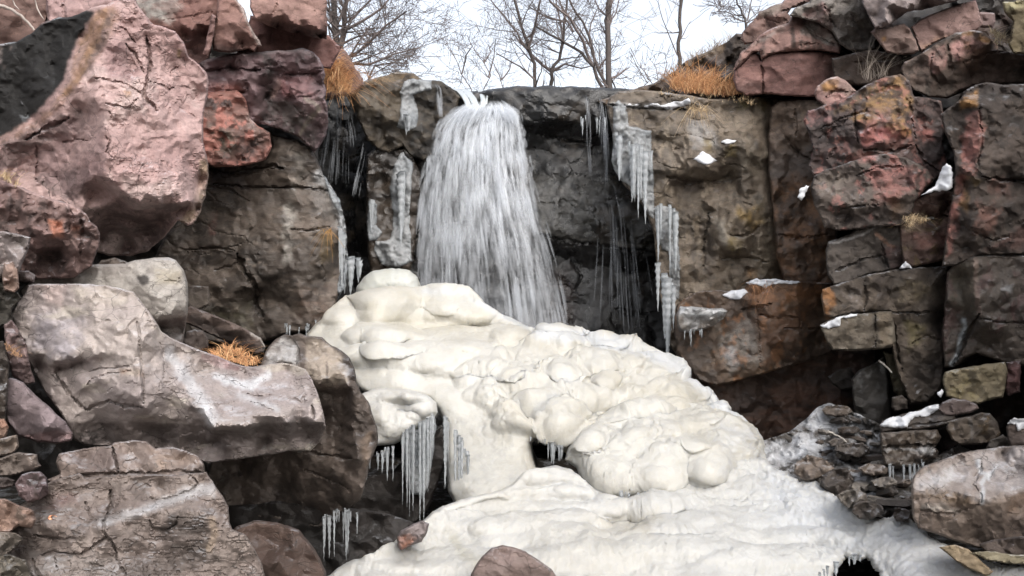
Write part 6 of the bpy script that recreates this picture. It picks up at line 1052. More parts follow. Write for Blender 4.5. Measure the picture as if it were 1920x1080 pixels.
curtain('short icicles under the brown rim left of the ice shelf', [(684, 868), (700, 858), (720, 846), (740, 842), (754, 840)], 6.75, [36, 40, 44, 60, 70], 15, 6)
curtain('ice fringe on the left flank of the mound beside the dark gap', [(832, 780), (840, 792), (852, 804), (864, 826), (878, 856)], 6.95, [110, 120, 100, 80, 40], 24, 6)
curtain('tiny icicle fringe under the overhanging middle of the mound', [(994, 826), (1006, 824), (1020, 830), (1036, 836), (1050, 840), (1060, 850)], 7.1, [14, 20, 24, 30, 24, 10], 18, 6)
curtain('hanging icicles in the hollow under the dark blocky boulder', [(604, 976), (616, 968), (632, 962), (650, 960), (668, 964), (676, 968)], 5.6, [70, 90, 90, 80, 60, 40], 22, 6)
curtain('fine icicles under the iced ledge at the right', [(1664, 876), (1690, 878), (1720, 872), (1740, 866)], 6.95, [50, 56, 40, 24], 16, 4)
curtain('row of tiny icicles under the small iced ledge', [(1276, 624), (1296, 622), (1316, 618)], 9.25, [24, 30, 16], 8, 4)
curtain('thin icicles at the foot of the layered left wall', [(526, 612), (550, 616), (580, 612), (606, 600)], 9.15, [20, 30, 24, 16], 9, 4)
curtain('icicle teeth around the hole in the ice sheet', [(1530, 1080), (1552, 1066), (1576, 1050), (1600, 1044), (1624, 1050)], 4.75, [22, 26, 20, 16, 14], 14, 7)
curtain('small icicles below the lower bulge of the mound', [(1160, 926), (1180, 930), (1200, 930), (1218, 924)], 6.45, [12, 16, 14, 10], 9, 5)
curtain('clear icicles on the dark rock above the ledge right of the fall', [(1076, 224), (1100, 222), (1130, 226), (1160, 228)], 11.45, [30, 26, 40, 40], 8, 5)

# ------------------------------------------------------------------ snow patches
def snow(label, ol, on, D, th=.05):
    o = shape('snow_patch', D, ol, (), on=on, lift=.015, smooth=1, lv=(), mat='snow', base=SNW, k=.66, step=2.3, nz=.012, nsc=(9, 9, 9), edge=(1, 0), pil=(7, th * .45), thick=.1, wob=4.5, shrink=.97)
    return tag(o, label, 'snow', 'snow patches on the rocks')
snow('bright triangle of snow in the notch beside the tall dark column', [(1728, 364), (1752, 348), (1762, 330), (1766, 312), (1774, 304), (1784, 316), (1788, 330), (1786, 350), (1772, 358), (1750, 358)], 'column', 8.1)
snow('long strip of snow on top of the orange stained block', [(1396, 534), (1410, 526), (1440, 523), (1470, 524), (1504, 530), (1480, 533), (1452, 536), (1438, 540), (1424, 534)], 'orangeblock', 9.4)
snow('ragged snow patch on the upper ledge of the tan wall', [(1300, 298), (1312, 290), (1320, 282), (1334, 289), (1343, 301), (1330, 307), (1312, 305)], 'tan', 9.9)
snow('small oval of snow above the yellow moss on the tan wall', [(1354, 263), (1366, 258), (1382, 264), (1378, 268), (1362, 268)], 'tan', 9.9)
snow('thin slanted streak of snow at the inner corner beside the brown block', [(1496, 372), (1502, 356), (1512, 346), (1518, 346), (1512, 362), (1504, 376)], 'rosyblock', 9.0)
snow('tiny triangle of snow between the veined block and the cornered block', [(1686, 504), (1692, 498), (1698, 492), (1706, 500), (1709, 504)], 'wedge', 8.3)
snow('dab of snow left of the orange stained block', [(1356, 554), (1372, 545), (1392, 544), (1404, 552), (1388, 560), (1370, 562)], 'orangeblock', 9.6)
snow('snow on the left corner of the brown block above the hollow', [(1538, 610), (1560, 600), (1590, 590), (1610, 588), (1608, 594), (1580, 600), (1574, 614), (1556, 618)], 'snowcorner', 8.4)
snow('sloping snow cover on the flat slab at the right', [(1650, 798), (1662, 788), (1700, 776), (1736, 764), (1760, 758), (1762, 768), (1736, 780), (1704, 786), (1700, 802), (1668, 804)], 'snowslab', 7.2)
snow('snow on the stone at the right edge', [(1886, 794), (1900, 786), (2140, 780), (2150, 780), (2150, 800), (1920, 802), (1912, 808), (1904, 796)], 'edgestone', 6.6)
snow('lump of snow in the crevice left of the mossy cube boulder', [(1756, 732), (1764, 728), (1768, 736), (1760, 742), (1755, 738)], 'mossycube', 7.6)
snow('snow dab on the mossy wedge block by the tall column', [(1736, 408), (1748, 406), (1750, 410), (1738, 412)], 'wedge', 8.4)
snow('thin snow line on the lip ledge right of the fall', [(1160, 197), (1200, 195), (1240, 198), (1276, 190), (1290, 184), (1296, 196), (1262, 203), (1200, 200)], 'tan', 10.2, .03)
# ================================================================== the waterfall
def water_material():
    m, t, b, out = nodes('falling_water')
    at = t.nodes.new('ShaderNodeAttribute'); at.attribute_name = 'flow'
    mp = t.nodes.new('ShaderNodeMapping'); mp.inputs['Scale'].default_value = (24, 8.5, 1); t.links.new(at.outputs['Vector'], mp.inputs['Vector'])
    n = t.nodes.new('ShaderNodeTexNoise'); n.inputs['Scale'].default_value = 1.0; n.inputs['Detail'].default_value = 6; n.inputs['Roughness'].default_value = .62; t.links.new(mp.outputs[0], n.inputs['Vector'])
    mp2 = t.nodes.new('ShaderNodeMapping'); mp2.inputs['Scale'].default_value = (8, 6.5, 1); t.links.new(at.outputs['Vector'], mp2.inputs['Vector'])
    n2 = t.nodes.new('ShaderNodeTexNoise'); n2.inputs['Scale'].default_value = 1.0; n2.inputs['Detail'].default_value = 4; t.links.new(mp2.outputs[0], n2.inputs['Vector'])
    f = math_node(t, 'ADD', math_node(t, 'MULTIPLY', n.outputs[0], .65), math_node(t, 'MULTIPLY', n2.outputs[0], .35))
    r = ramp(t, f, [(.46, 0), (.66, 1)])
    ca = t.nodes.new('ShaderNodeAttribute'); ca.attribute_name = 'Col'
    sp = t.nodes.new('ShaderNodeSeparateColor'); t.links.new(ca.outputs['Color'], sp.inputs[0])
    al = math_node(t, 'MULTIPLY', r.outputs[0], sp.outputs[0])
    df = t.nodes.new('ShaderNodeBsdfDiffuse'); df.inputs['Color'].default_value = (.84, .87, .91, 1)
    tl = t.nodes.new('ShaderNodeBsdfTranslucent'); tl.inputs['Color'].default_value = (.84, .87, .91, 1)
    mx = t.nodes.new('ShaderNodeMixShader'); mx.inputs[0].default_value = .45; t.links.new(df.outputs[0], mx.inputs[1]); t.links.new(tl.outputs[0], mx.inputs[2])
    tr = t.nodes.new('ShaderNodeBsdfTransparent'); mf = t.nodes.new('ShaderNodeMixShader')
    t.links.new(al, mf.inputs[0]); t.links.new(tr.outputs[0], mf.inputs[1]); t.links.new(mx.outputs[0], mf.inputs[2])
    t.links.new(mf.outputs[0], out.inputs['Surface']); t.nodes.remove(b)
    return m
M['water'] = water_material()
def strand_material():
    m, t, b, out = nodes('water_strand')
    df = t.nodes.new('ShaderNodeBsdfDiffuse'); df.inputs['Color'].default_value = (.76, .79, .83, 1)
    tl = t.nodes.new('ShaderNodeBsdfTranslucent'); tl.inputs['Color'].default_value = (.76, .79, .83, 1)
    mx = t.nodes.new('ShaderNodeMixShader'); mx.inputs[0].default_value = .4; t.links.new(df.outputs[0], mx.inputs[1]); t.links.new(tl.outputs[0], mx.inputs[2])
    tr = t.nodes.new('ShaderNodeBsdfTransparent'); mf = t.nodes.new('ShaderNodeMixShader'); mf.inputs[0].default_value = .11
    t.links.new(tr.outputs[0], mf.inputs[1]); t.links.new(mx.outputs[0], mf.inputs[2]); t.links.new(mf.outputs[0], out.inputs['Surface']); t.nodes.remove(b)
    return m
M['strand'] = strand_material()

_mo = mesh_obj
def mesh_obj(*a, stuff=False, **k):
    o = _mo(*a, **k)
    if stuff: o['kind'] = 'stuff'      # streaks of water past counting
    return o
fall = empty('waterfall', P(930, 700, 11.3), 'white waterfall spraying over the lip into streaks', 'waterfall')
YL = [188, 198, 207, 216, 228, 245, 280, 330, 400, 480, 560, 640, 720]
XL = [886, 868, 852, 840, 828, 817, 806, 797, 787, 779, 774, 771, 768]; XR = [946, 962, 971, 977, 980, 984, 989, 998, 1014, 1038, 1056, 1072, 1086]
def fall_pt(u, y, layer=0.0):
    """a point of the curved body of falling water; layer 0 front .. 1 back"""
    xl = np.interp(y, YL, XL); xr = np.interp(y, YL, XR)
    x = xl + (xr - xl) * u; t = (y - 185) / 500.0
    bulge = np.sin(np.pi * np.clip(u, 0.02, .98)) ** .7
    d = 11.75 - (.18 + .75 * np.sqrt(np.clip(t, 0, 2))) * bulge * (1 - .75 * layer) - .25 * np.sqrt(np.clip(t, 0, 2))
    return P(x, y, d)
for layer in (0.0, .2, .4, .6, .85):
    nu, nv = 60, 70; V, UV, AL = [], [], []
    for j in range(nv):
        tv = j / (nv - 1); y = 188 + 532 * tv
        for i in range(nu):
            u = i / (nu - 1); V.append(fall_pt(u, y, layer)); UV.append((u + layer * 3.1, tv + layer * 5))
            edge = float(sstep(0, .1, u) * sstep(0, .1, 1 - u)); top = float(sstep(0, .03, tv))
            gap = 1 - .85 * math.exp(-(((u - .52) / .09) ** 2 + ((tv - .62) / .16) ** 2)) - .3 * math.exp(-(((u - .6) / .1) ** 2 + ((tv - .3) / .1) ** 2))
            core = .95 - .62 * float(sstep(.12, .8, tv))
            AL.append((edge * top * gap * core * (.8 if layer < .5 else .6),) * 3)
    Fc = [(j * nu + i, j * nu + i + 1, (j + 1) * nu + i + 1, (j + 1) * nu + i) for j in range(nv - 1) for i in range(nu - 1)]
    mesh_obj('water_veil', V, Fc, M['water'], AL, fall, uv=UV)
_wr = random.Random(3)
def strands(clumps, per, y0, y1, L0, L1, w0, w1, name):
    """streaks of broken water in clumps"""
    V, Fc = [], []
    for c in range(clumps):
        uc = _wr.random(); yc = y0 + (y1 - y0) * _wr.random() ** 1.15
        if abs(uc - .52) < .1 and 430 < yc < 570 and _wr.random() < .8: continue
        lc = _wr.random() ** 1.5; spread = _wr.uniform(.008, .03)
        for k in range(_wr.randint(per // 2, per)):
            u = min(1.015, max(-.015, uc + _wr.gauss(0, spread))); ya = yc + _wr.gauss(0, 14); L = _wr.uniform(L0, L1) * (.55 + max(0, ya - 180) / 320)
            if ya < 189: continue
            pts, rad = [], []; wd = _wr.uniform(w0, w1) * 11 / FPX
            off = np.array([_wr.gauss(0, .015), _wr.gauss(0, .06), 0]); sway = _wr.gauss(0, .012)
            for i in range(6):
                t = i / 5; yy = min(ya + L * t, 735); pts.append(fall_pt(u, yy, lc) + off + np.array([sway * t, 0, 0])); rad.append(max(.0012, wd * .5 * math.sin(math.pi * (.1 + .8 * t))))
            tube_path(pts, rad, 4, V, Fc, cap=False)
    return mesh_obj(name, V, Fc, M['strand'], None, fall, stuff=True)
strands(150, 9, 186, 660, 24, 56, 2.2, 7.0, 'water_streaks'); strands(70, 10, 186, 330, 10, 26, 2.4, 7.0, 'water_streaks')
# crown of spray where the water strikes the first ledge
V, Fc = [], []
for k in range(260):
    a = _wr.uniform(0, math.pi); sp = _wr.uniform(.5, 1.0)
    x0 = 912 + 46 * math.cos(a) * sp; y0 = 208 - 18 * math.sin(a) * sp + _wr.uniform(0, 14); d = 11.62 - .22 * _wr.random()
    L = _wr.uniform(8, 28); pts, rad = [], []; wd = _wr.uniform(2.5, 7) * 11.5 / FPX
    for i in range(6):
        t = i / 5; pts.append(P(x0 + math.cos(a) * 18 * t, y0 + L * t * t - 3 * math.sin(a) * t, d - .1 * t)); rad.append(max(.0012, wd * .5 * math.sin(math.pi * (.1 + .8 * t))))
    tube_path(pts, rad, 4, V, Fc, cap=False)
mesh_obj('spray_crown', V, Fc, M['strand'], None, fall, stuff=True)
# glassy jets from the notch in the lip
def jet_material():
    m, t, b, out = nodes('smooth_water')
    b.inputs['Base Color'].default_value = (.8, .86, .82, 1); b.inputs['Roughness'].default_value = .12; b.inputs['Transmission Weight'].default_value = .8; b.inputs['IOR'].default_value = 1.33
    return m
M['jet'] = jet_material()
def ribbon(path, widths, d0, d1, name, parent, mat, thick=.05):
    V, Fc = [], []; n = len(path); sd = 8
    for i in range(n):
        t = i / (n - 1); d = d0 + (d1 - d0) * t
        for k in range(sd):
            an = 6.2832 * k / sd; V.append(P(path[i][0] + widths[i] * .5 * math.cos(an), path[i][1], d) + np.array([0, thick * .5 * math.sin(an), 0]))
    for i in range(n - 1):
        for k in range(sd):
            a = i * sd + k; b = i * sd + (k + 1) % sd; Fc.append((a, b, b + sd, a + sd))
    return mesh_obj(name, V, Fc, mat, None, parent)
ribbon([(850, 166), (862, 171), (870, 180), (876, 192), (880, 206)], [14, 13, 13, 12, 12], 12.05, 11.62, 'water_jet', fall, M['jet'])
ribbon([(868, 168), (878, 174), (886, 184), (891, 196), (893, 210)], [18, 17, 16, 15, 14], 12.05, 11.6, 'water_jet', fall, M['jet'])
ribbon([(900, 168), (904, 176), (906, 186), (906, 200)], [15, 13, 11, 10], 12.05, 11.7, 'water_jet', fall, M['jet'])
ribbon([(915, 168), (914, 178), (912, 196)], [4, 4, 4], 12.0, 11.75, 'water_jet', fall, M['jet'])

def trickle(label, path, w, d, n, spread, alpha=None):
    e = empty('water_trickle', P(path[-1][0], path[-1][1], d), label, 'trickle', 'trickles beside the fall')
    V, Fc = [], []; pa = np.array(path, float)
    seg = np.concatenate([[0], np.cumsum(np.hypot(np.diff(pa[:, 0]), np.diff(pa[:, 1])))])
    for k in range(n):
        off = _wr.gauss(0, spread); a = _wr.uniform(0, .75) * seg[-1]; b = min(seg[-1], a + _wr.uniform(.15, .6) * seg[-1]); pts, rad = [], []
        wd = .55 * w * _wr.uniform(.4, 1.2) * d / FPX
        for i in range(9):
            t = a + (b - a) * i / 8
            pts.append(P(np.interp(t, seg, pa[:, 0]) + off * (1 + t / seg[-1]), np.interp(t, seg, pa[:, 1]), d - .0 + _wr.uniform(-.01, .01))); rad.append(max(.001, .5 * wd * math.sin(math.pi * (.08 + .84 * i / 8))))
        tube_path(pts, rad, 4, V, Fc, cap=False)
    mesh_obj('water_streaks', V, Fc, M['strand'], None, e, stuff=True)
trickle('veil of thin water sliding down the dark slot at the left of the lip', [(632, 184), (630, 230), (624, 290), (618, 345)], 4.0, 11.85, 44, 8)
trickle('narrow trickle along the left edge of the mossy lip block', [(650, 180), (654, 210), (658, 250), (660, 275)], 4.2, 11.55, 14, 2)
trickle('faint thread of water below the mossy lip block', [(684, 266), (678, 300), (668, 340), (662, 370)], 4.4, 11.5, 14, 2)
trickle('thin thread of water over the dark ledge right of the fall', [(1092, 170), (1100, 185), (1103, 220), (1104, 270), (1108, 330)], 3.7, 11.45, 16, 1.5)
trickle('second thread of water beside the frayed ice curtain', [(1124, 178), (1130, 200), (1134, 250), (1136, 300), (1138, 345)], 5.1, 11.4, 22, 2)
trickle('broken veil of drips under the sloping dark ledge', [(1150, 350), (1162, 400), (1168, 480), (1172, 560), (1176, 620)], 5.0, 11.4, 40, 13)
trickle('short stream running over the lip left of the main jets', [(812, 150), (822, 166), (824, 190), (826, 220)], 6.8, 11.45, 14, 2)

# ================================================================== bare trees on the plateau
def bark(name, c):
    m, t, b, out = nodes(name); tc = t.nodes.new('ShaderNodeNewGeometry').outputs['Position']
    n = noise_node(t, tc, 14, 6, .7, (1, 1, .25)); c1 = lin(c, .55); c2 = lin(c, 1.0)
    r = ramp(t, n.outputs[0], [(.35, tuple(c1)), (.65, tuple(c2))]); t.links.new(r.outputs[0], b.inputs['Base Color']); b.inputs['Roughness'].default_value = .9
    bp = t.nodes.new('ShaderNodeBump'); bp.inputs['Strength'].default_value = .6; bp.inputs['Distance'].default_value = .02; t.links.new(n.outputs[0], bp.inputs['Height']); t.links.new(bp.outputs[0], b.inputs['Normal'])
    return m
M['bark'] = bark('bark', (82, 73, 69)); M['twig'] = bark('twig_bark', (114, 100, 96))
_tr = random.Random(8)
def grow(p, dirv, L, r, lev, V, Fc, droop=0.0, nkids=3):
    n = 5 if lev > 0 else 4; pts = [np.array(p)]; d = dirv / np.linalg.norm(dirv)
    for i in range(n):
        d = d + np.array([_tr.gauss(0, .13), _tr.gauss(0, .13), _tr.gauss(0, .11) - droop + .03]); d /= np.linalg.norm(d); pts.append(pts[-1] + d * L / n)
    rad = [max(.0035, r * (1 - .75 * i / n)) for i in range(n + 1)]
    tube_path(pts, rad, 4 if lev > 1 else 3, V, Fc, cap=False)
    if lev > 0:
        for k in range(nkids + (1 if _tr.random() < .5 else 0)):
            i = _tr.randint(1, n); ax = np.array([_tr.gauss(0, 1), _tr.gauss(0, 1) * .8, _tr.gauss(0, .7)]); ax /= np.linalg.norm(ax)
            nd = d * _tr.uniform(.5, .9) + ax * _tr.uniform(.45, .8)
            grow(pts[i], nd, L * _tr.uniform(.5, .78), rad[i] * .62, lev - 1, V, Fc, droop, nkids)
def tree(name, label, cat, d, limbs, twigs, tl, lev=2, droop=0.0, group=None, zbase=4.5, nkids=3, mat='bark'):
    """limbs: (points in the picture plane at the tree's distance, first and last radius in px); the first limb is the trunk and runs down into the ground"""
    s = d / FPX; t0 = limbs[0][0][0]; base = P(t0[0], t0[1], d); base[2] = zbase
    e = empty(name, base, label, cat, group)
    V, Fc = [], []; VB, FB = [], []
    for li, (pts, r0, r1) in enumerate(limbs):
        q = np.array(pts, float); dd = d + (0 if li == 0 else _tr.uniform(-.4, .4)); w3 = [P(a, b, d) for a, b in q]
        k = len(w3)
        for i in range(k): w3[i][1] += (dd - d) * (i / max(1, k - 1)) * 2
        if li == 0: w3.insert(0, base - np.array([0, 0, .3]))
        dense = []
        for a, b in zip(w3[:-1], w3[1:]):
            m = max(2, int(np.linalg.norm(b - a) / (.25))); dense += [a + (b - a) * j / m + np.array([_tr.gauss(0, .25 * s * r0), _tr.gauss(0, .02), 0]) for j in range(m)]
        dense.append(w3[-1]); n = len(dense); rad = [max(.005, .85 * (r0 + (r1 - r0) * i / (n - 1)) * s) for i in range(n)]
        if li == 0: tube_path(dense, rad, 8, V, Fc)
        else: tube_path(dense, rad, 6, VB, FB)
        nt_ = int(twigs * .8 * n / 12) + 2
        for k2 in range(nt_):
            i = _tr.randint(int(n * (.3 if li == 0 else .12)), n - 1)
            t = dense[min(i + 1, n - 1)] - dense[max(i - 1, 0)]; t = t / (np.linalg.norm(t) + 1e-9)
            ax = np.array([_tr.gauss(0, 1), _tr.gauss(0, .9), _tr.gauss(.2, .6)]); ax /= np.linalg.norm(ax)
            grow(dense[i], t * _tr.uniform(.2, .7) + ax * .8, tl * _tr.uniform(.5, 1.2), min(rad[i] * .5, .03), lev, VB, FB, droop, nkids)
    mesh_obj('trunk', V, Fc, M[mat], None, e); mesh_obj('crown', VB, FB, M['twig'], None, e)
    return e
tree('bare_tree', 'dense bare tree standing beside the topmost pink block, left of the lip', 'tree', 15.0,
     [([(640, 150), (636, 110), (634, 70), (626, 30), (618, -40)], 11, 6), ([(640, 84), (650, 50), (662, 10), (668, -40)], 6, 3), ([(648, 110), (690, 92), (730, 60), (770, 40)], 4, 1.5), ([(640, 60), (680, 44), (720, 20), (750, -20)], 4, 1.5), ([(645, 120), (690, 120), (740, 100), (780, 88)], 3.5, 1.2), ([(655, 40), (690, 10), (730, -30)], 3, 1.5), ([(690, 150), (700, 120), (730, 110), (760, 108)], 2.5, 1)],
     13, 1.0, 3, .03, 'bare trees above the fall', nkids=3)
tree('bare_tree', 'slender forked bare tree just right of the notch in the lip', 'tree', 17.0,
     [([(1003, 166), (1003, 120), (990, 92), (976, 50), (966, 0), (958, -50)], 5, 2.5), ([(1000, 110), (985, 86), (968, 60), (945, 30), (920, 0)], 3, 1.2), ([(990, 92), (1004, 50), (1012, 10), (1016, -40)], 3, 1.5), ([(1003, 150), (975, 128), (945, 114), (930, 110)], 2.2, 1)], 8, .9, 2, 0, 'bare trees above the fall')
tree('bare_tree', 'low forking bare tree in the middle above the dark lip', 'tree', 18.0,
     [([(1033, 168), (1034, 132), (1046, 112), (1056, 80), (1058, 40), (1064, -10)], 6, 2), ([(1034, 135), (1020, 118), (1004, 98), (980, 70), (960, 40)], 4, 1.2), ([(1050, 100), (1056, 70), (1050, 20), (1040, -40)], 2.5, 1.2), ([(1034, 134), (1060, 120), (1090, 128), (1120, 120)], 2.5, 1)], 8, .9, 2, 0, 'bare trees above the fall')
tree('bare_tree', 'bare tree leaning to the upper left, its limbs crossing the centre of the sky', 'tree', 16.5,
     [([(1128, 168), (1112, 126), (1090, 98), (1062, 82), (1030, 66), (1006, 50)], 5, 2), ([(1110, 122), (1090, 80), (1066, 44), (1030, 18), (1010, -10)], 3.5, 1.8), ([(1076, 60), (1060, 30), (1040, -40)], 2.5, 1.4), ([(1060, 42), (1040, 30), (1014, 12), (990, -10)], 2.5, 1.2)], 8, .9, 2, 0, 'bare trees above the fall')
tree('bare_tree', 'steeper leaning bare tree whose limbs rise beside the straight tall trunk', 'tree', 17.5,
     [([(1140, 168), (1122, 130), (1110, 100), (1104, 70), (1092, 40), (1070, 10), (1050, -40)], 4.5, 2), ([(1108, 90), (1090, 60), (1076, 40)], 2.5, 1), ([(1104, 70), (1110, 40), (1126, 0)], 2, 1)], 7, .8, 2, 0, 'bare trees above the fall')
tree('bare_tree', 'straight tall bare trunk right of centre above the lip', 'tree', 15.5,
     [([(1146, 168), (1143, 130), (1140, 90), (1138, 50), (1140, 28), (1141, -60)], 7, 5.5), ([(1142, 48), (1150, 30), (1160, 12), (1168, -20)], 2.4, 1.2), ([(1138, 30), (1132, 14), (1122, -20)], 2.6, 1.4), ([(1146, 148), (1160, 156), (1176, 164)], 2, .8)], 4, .6, 2, 0, 'bare trees above the fall')
tree('bare_tree', 'thin lone sapling standing on the grassy slope at the right', 'tree', 12.6,
     [([(1276, 130), (1273, 110), (1272, 80), (1276, 40), (1277, 0), (1278, -50)], 5, 3.2), ([(1275, 30), (1284, 10), (1292, -30)], 2, 1.2), ([(1270, 104), (1250, 72), (1234, 50), (1222, 26)], 1.4, .6)], 2.5, .5, 1, 0, None, zbase=4.7)
tree('bare_shrub', 'bare shrub growing on the skyline of the right slope', 'shrub', 12.0,
     [([(1400, 44), (1392, 26), (1384, 8), (1374, -30)], 3, 1.5), ([(1400, 40), (1404, 14), (1410, -20)], 1.6, .8), ([(1396, 40), (1370, 28), (1350, 24)], 1.4, .6), ([(1392, 30), (1372, 4), (1358, -10)], 1.4, .6)], 8, .45, 2, 0, None, zbase=5.3)
for k, (lab, pts) in enumerate([('faint slender shrub left of the notch, leaning left', [[(884, 168), (866, 138), (856, 112), (844, 92)], [(866, 138), (874, 110), (888, 96)]]), ('faint wispy shrub directly above the notch in the lip', [[(906, 168), (920, 142), (908, 118), (890, 96), (876, 66)], [(916, 146), (926, 110), (930, 80)], [(908, 118), (920, 90), (914, 70)]]),
                                ('pale twiggy shrub between the notch and the slender forked tree', [[(944, 168), (936, 140), (926, 120), (912, 108)], [(940, 150), (956, 130), (960, 112)]])]):
    tree('bare_shrub', lab, 'shrub', 21.0 + k, [(p, 1.8, .7) for p in pts], 7, .9, 2, 0, 'faint shrubs above the lip', mat='twig')
for k, (lab, pts) in enumerate([('thin arching twig sapling left of the grassy slope', [[(1200, 168), (1220, 150), (1196, 120), (1182, 90)], [(1214, 156), (1190, 130), (1174, 110)]]), ('wispy weeds at the foot of the grassy slope', [[(1236, 160), (1232, 140), (1226, 120)], [(1244, 152), (1250, 120), (1246, 100)], [(1226, 160), (1214, 140), (1206, 132)]])]):
    tree('bare_shrub', lab, 'shrub', 13.0 + k * .2, [(p, 1.1, .5) for p in pts], 7, .35, 1, 0, 'wispy shrubs beside the slope', mat='twig')

# ================================================================== grasses, twigs, sticks
def grass_material(name, c1, c2):
    m, t, b, out = nodes(name); at = t.nodes.new('ShaderNodeAttribute'); at.attribute_name = 'Col'
    t.links.new(at.outputs['Color'], b.inputs['Base Color']); b.inputs['Roughness'].default_value = .8
    return m
M['grass'] = grass_material('dry_grass', None, None)
_gr = random.Random(4)
def tuft(label, pts, n, hpx, lean, cols, w=1.2, drop=0.0, name='grass_tuft'):
    """pts: root places (px, py, d); blades rise, lean and bow"""
    V, Fc, C = [], [], []; d0 = pts[0][2]
    for k in range(n):
        a = _gr.choice(pts); b = _gr.choice(pts); u = _gr.random(); px = a[0] + (b[0] - a[0]) * u + _gr.gauss(0, 3); py = a[1] + (b[1] - a[1]) * u + _gr.gauss(0, 2); d = a[2] + (b[2] - a[2]) * u + _gr.uniform(-.15, .1)
        s = d / FPX; h = hpx * (.18 + 1.05 * _gr.random() ** 1.4) * s; dx = (lean + _gr.gauss(0, .85)) * h; dy = _gr.gauss(-.15, .3) * h; p0 = P(px, py, d); bow = _gr.uniform(.2, 1.0) * drop + _gr.uniform(0, .25)
        pp = [p0 + np.array([dx * t ** 1.6, dy * t ** 1.6, h * (t - bow * t * t)]) for t in (0, .3, .55, .8, 1.0)]
        wd = w * s * _gr.uniform(.6, 1.2); base = len(V); c = lin(_gr.choice(cols), 1.0) * _gr.uniform(.75, 1.2)
        for i, p in enumerate(pp):
            ww = wd * (1 - .85 * i / 4) * .5; V.append(p + np.array([-ww, 0, 0])); V.append(p + np.array([ww, .3 * ww, 0])); V.append(p + np.array([0, -ww, 0])); C += [c] * 3
        for i in range(4):
            for q in range(3):
                a0 = base + i * 3 + q; b0 = base + i * 3 + (q + 1) % 3; Fc.append((a0, b0, b0 + 3, a0 + 3))
    o = mesh_obj(name, V, Fc, M['grass'], C)
    return tag(o, label, 'grass', 'tufts of dry grass')
GC = [(222, 160, 92), (206, 142, 78), (236, 184, 120), (186, 126, 70)]; GC2 = [(196, 164, 116), (170, 138, 92), (210, 182, 136)]
tuft('golden dry grass hanging down the slope left of the lip', [(590, 92, 10.7), (612, 110, 10.6), (630, 130, 10.6), (650, 150, 10.6), (620, 150, 10.5), (616, 172, 10.5), (650, 172, 10.5), (606, 130, 10.5)], 900, 58, .45, GC, 1.6, 1.6)
tuft('bright orange dry grass clump on the right side of the lip', [(1262, 166, 11.0), (1290, 172, 10.6), (1330, 176, 10.4), (1370, 178, 10.3), (1386, 174, 10.2), (1300, 160, 10.9), (1340, 162, 10.7), (1270, 158, 11.2)], 1300, 58, .1, GC, 1.6, .7)
tuft('straggly tan weeds on the skyline of the right slope', [(1240, 152, 12.2), (1268, 132, 12.2), (1300, 110, 12.2), (1340, 92, 12.2), (1370, 76, 12.0)], 260, 26, 0, [(150, 124, 96), (120, 100, 80), (170, 140, 104)], 1.0, .2)
tuft('small orange tuft between the sloping narrow slab and the long slab', [(400, 668, 6.2), (430, 676, 6.1), (460, 684, 6.0), (480, 682, 6.1), (420, 656, 6.4), (450, 660, 6.3)], 420, 34, .05, GC, 2.0, .9)
tuft('tan grass hanging over the edge of the tan wall', [(1296, 206, 9.95), (1312, 206, 9.9), (1322, 208, 9.9)], 90, 40, .05, GC2, 1.1, 2.3)
tuft('thin straw drooping from the snow strip on the orange stained block', [(1408, 538, 9.25), (1412, 540, 9.25), (1440, 540, 9.25), (1446, 542, 9.25)], 40, 44, .05, [(176, 120, 70), (150, 104, 64)], 1.0, 2.4)
tuft('yellow straw strand hanging on the left wall near its iced rim', [(610, 436, 9.2), (616, 440, 9.2), (620, 436, 9.2)], 36, 42, .0, [(190, 140, 60), (170, 124, 60)], 1.1, 2.4)
tuft('tan moss and straw lodged beside the reddish wedge block', [(1700, 412, 8.15), (1716, 408, 8.1), (1736, 414, 8.1), (1706, 424, 8.1)], 160, 26, 0, GC2, 1.2, 1.4)
tuft('brown straw under the left end of the long slab', [(6, 650, 4.35), (24, 660, 4.3), (34, 668, 4.3)], 130, 26, .2, [(176, 128, 84), (150, 112, 78)], 1.8, 1.2)
tuft('dry straw on the left edge above the rough pink and orange boulder', [(2, 330, 5.3), (14, 338, 5.25), (30, 348, 5.2)], 60, 40, .6, GC2, 1.6, 1.0)
tuft('dead leaves and straw under the mustard rock at the top right', [(1862, 62, 8.6), (1880, 70, 8.6), (1894, 80, 8.6), (1870, 82, 8.6)], 160, 22, -.2, [(176, 156, 122), (140, 118, 84), (200, 180, 140)], 2.0, .8)
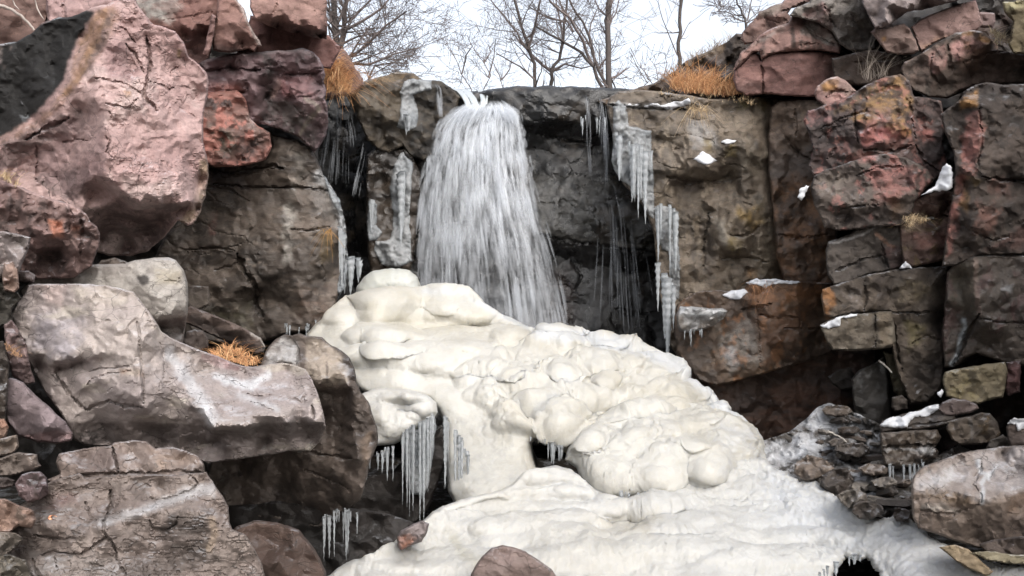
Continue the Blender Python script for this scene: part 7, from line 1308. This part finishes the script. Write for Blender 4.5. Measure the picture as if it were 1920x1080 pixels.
tuft('grey wispy stems rising in front of the shaded brown block', [(1624, 150, 8.9), (1632, 152, 8.9), (1644, 148, 8.9), (1660, 144, 8.9), (1612, 140, 8.9)], 44, 110, -.02, [(150, 136, 120), (120, 108, 96)], .9, .1)
tuft('short yellow straw along the top edge of the tan wall', [(1240, 176, 10.0), (1400, 186, 10.0), (1380, 190, 9.95), (1410, 196, 9.95)], 90, 16, 0, GC2, 1.0, .8)
def stick(name, label, cat, path, r0, r1, d0, d1, col=(160, 146, 136), twigs=()):
    V, Fc = [], []; n = len(path); m = 6; pts = []
    for i in range(n - 1):
        for j in range(m):
            t = j / m; x = path[i][0] + (path[i + 1][0] - path[i][0]) * t; y = path[i][1] + (path[i + 1][1] - path[i][1]) * t; pts.append((x, y))
    pts.append(path[-1]); k = len(pts); w3 = [P(x, y + .6 * math.sin(i * 1.3), d0 + (d1 - d0) * i / (k - 1)) for i, (x, y) in enumerate(pts)]
    tube_path(w3, [(r0 + (r1 - r0) * i / (k - 1)) * d0 / FPX for i in range(k)], 7, V, Fc)
    for tp in twigs: tube_path([P(x, y, d0) for x, y in tp], [1.4 * d0 / FPX] * (len(tp) - 1) + [.5 * d0 / FPX], 5, V, Fc)
    return tag(mesh_obj(name, V, Fc, bark(name + '_bark', col)), label, cat)
stick('fallen_branch', 'bare grey branch arching in front of the top left corner slab', 'branch', [(-40, 2), (0, 10), (20, 17), (40, 30), (56, 46), (64, 56)], 3.6, 2.0, 8.0, 8.1, (176, 162, 152), [[(24, 0), (28, 10), (36, 18)], [(66, 0), (70, 16), (76, 28), (82, 36)]])
stick('driftwood_stick', 'pale stick lying across the rubble at the foot of the right cliff', 'stick', [(1552, 808), (1566, 815), (1580, 822), (1588, 830)], 1.8, 1.4, 7.6, 7.5, (176, 168, 156))
stick('driftwood_stick', 'thin pale stick leaning against the mossy upright stone', 'stick', [(1648, 676), (1660, 686), (1672, 698)], 2.0, 1.6, 8.4, 8.4, (170, 164, 154))
leaf = tuft('small orange leaf lying on the layered ledge', [(90, 968, 3.5), (94, 974, 3.5)], 3, 12, .2, [(214, 140, 92)], 9, .9, name='dead_leaf'); leaf['category'] = 'leaf'; del leaf['group']
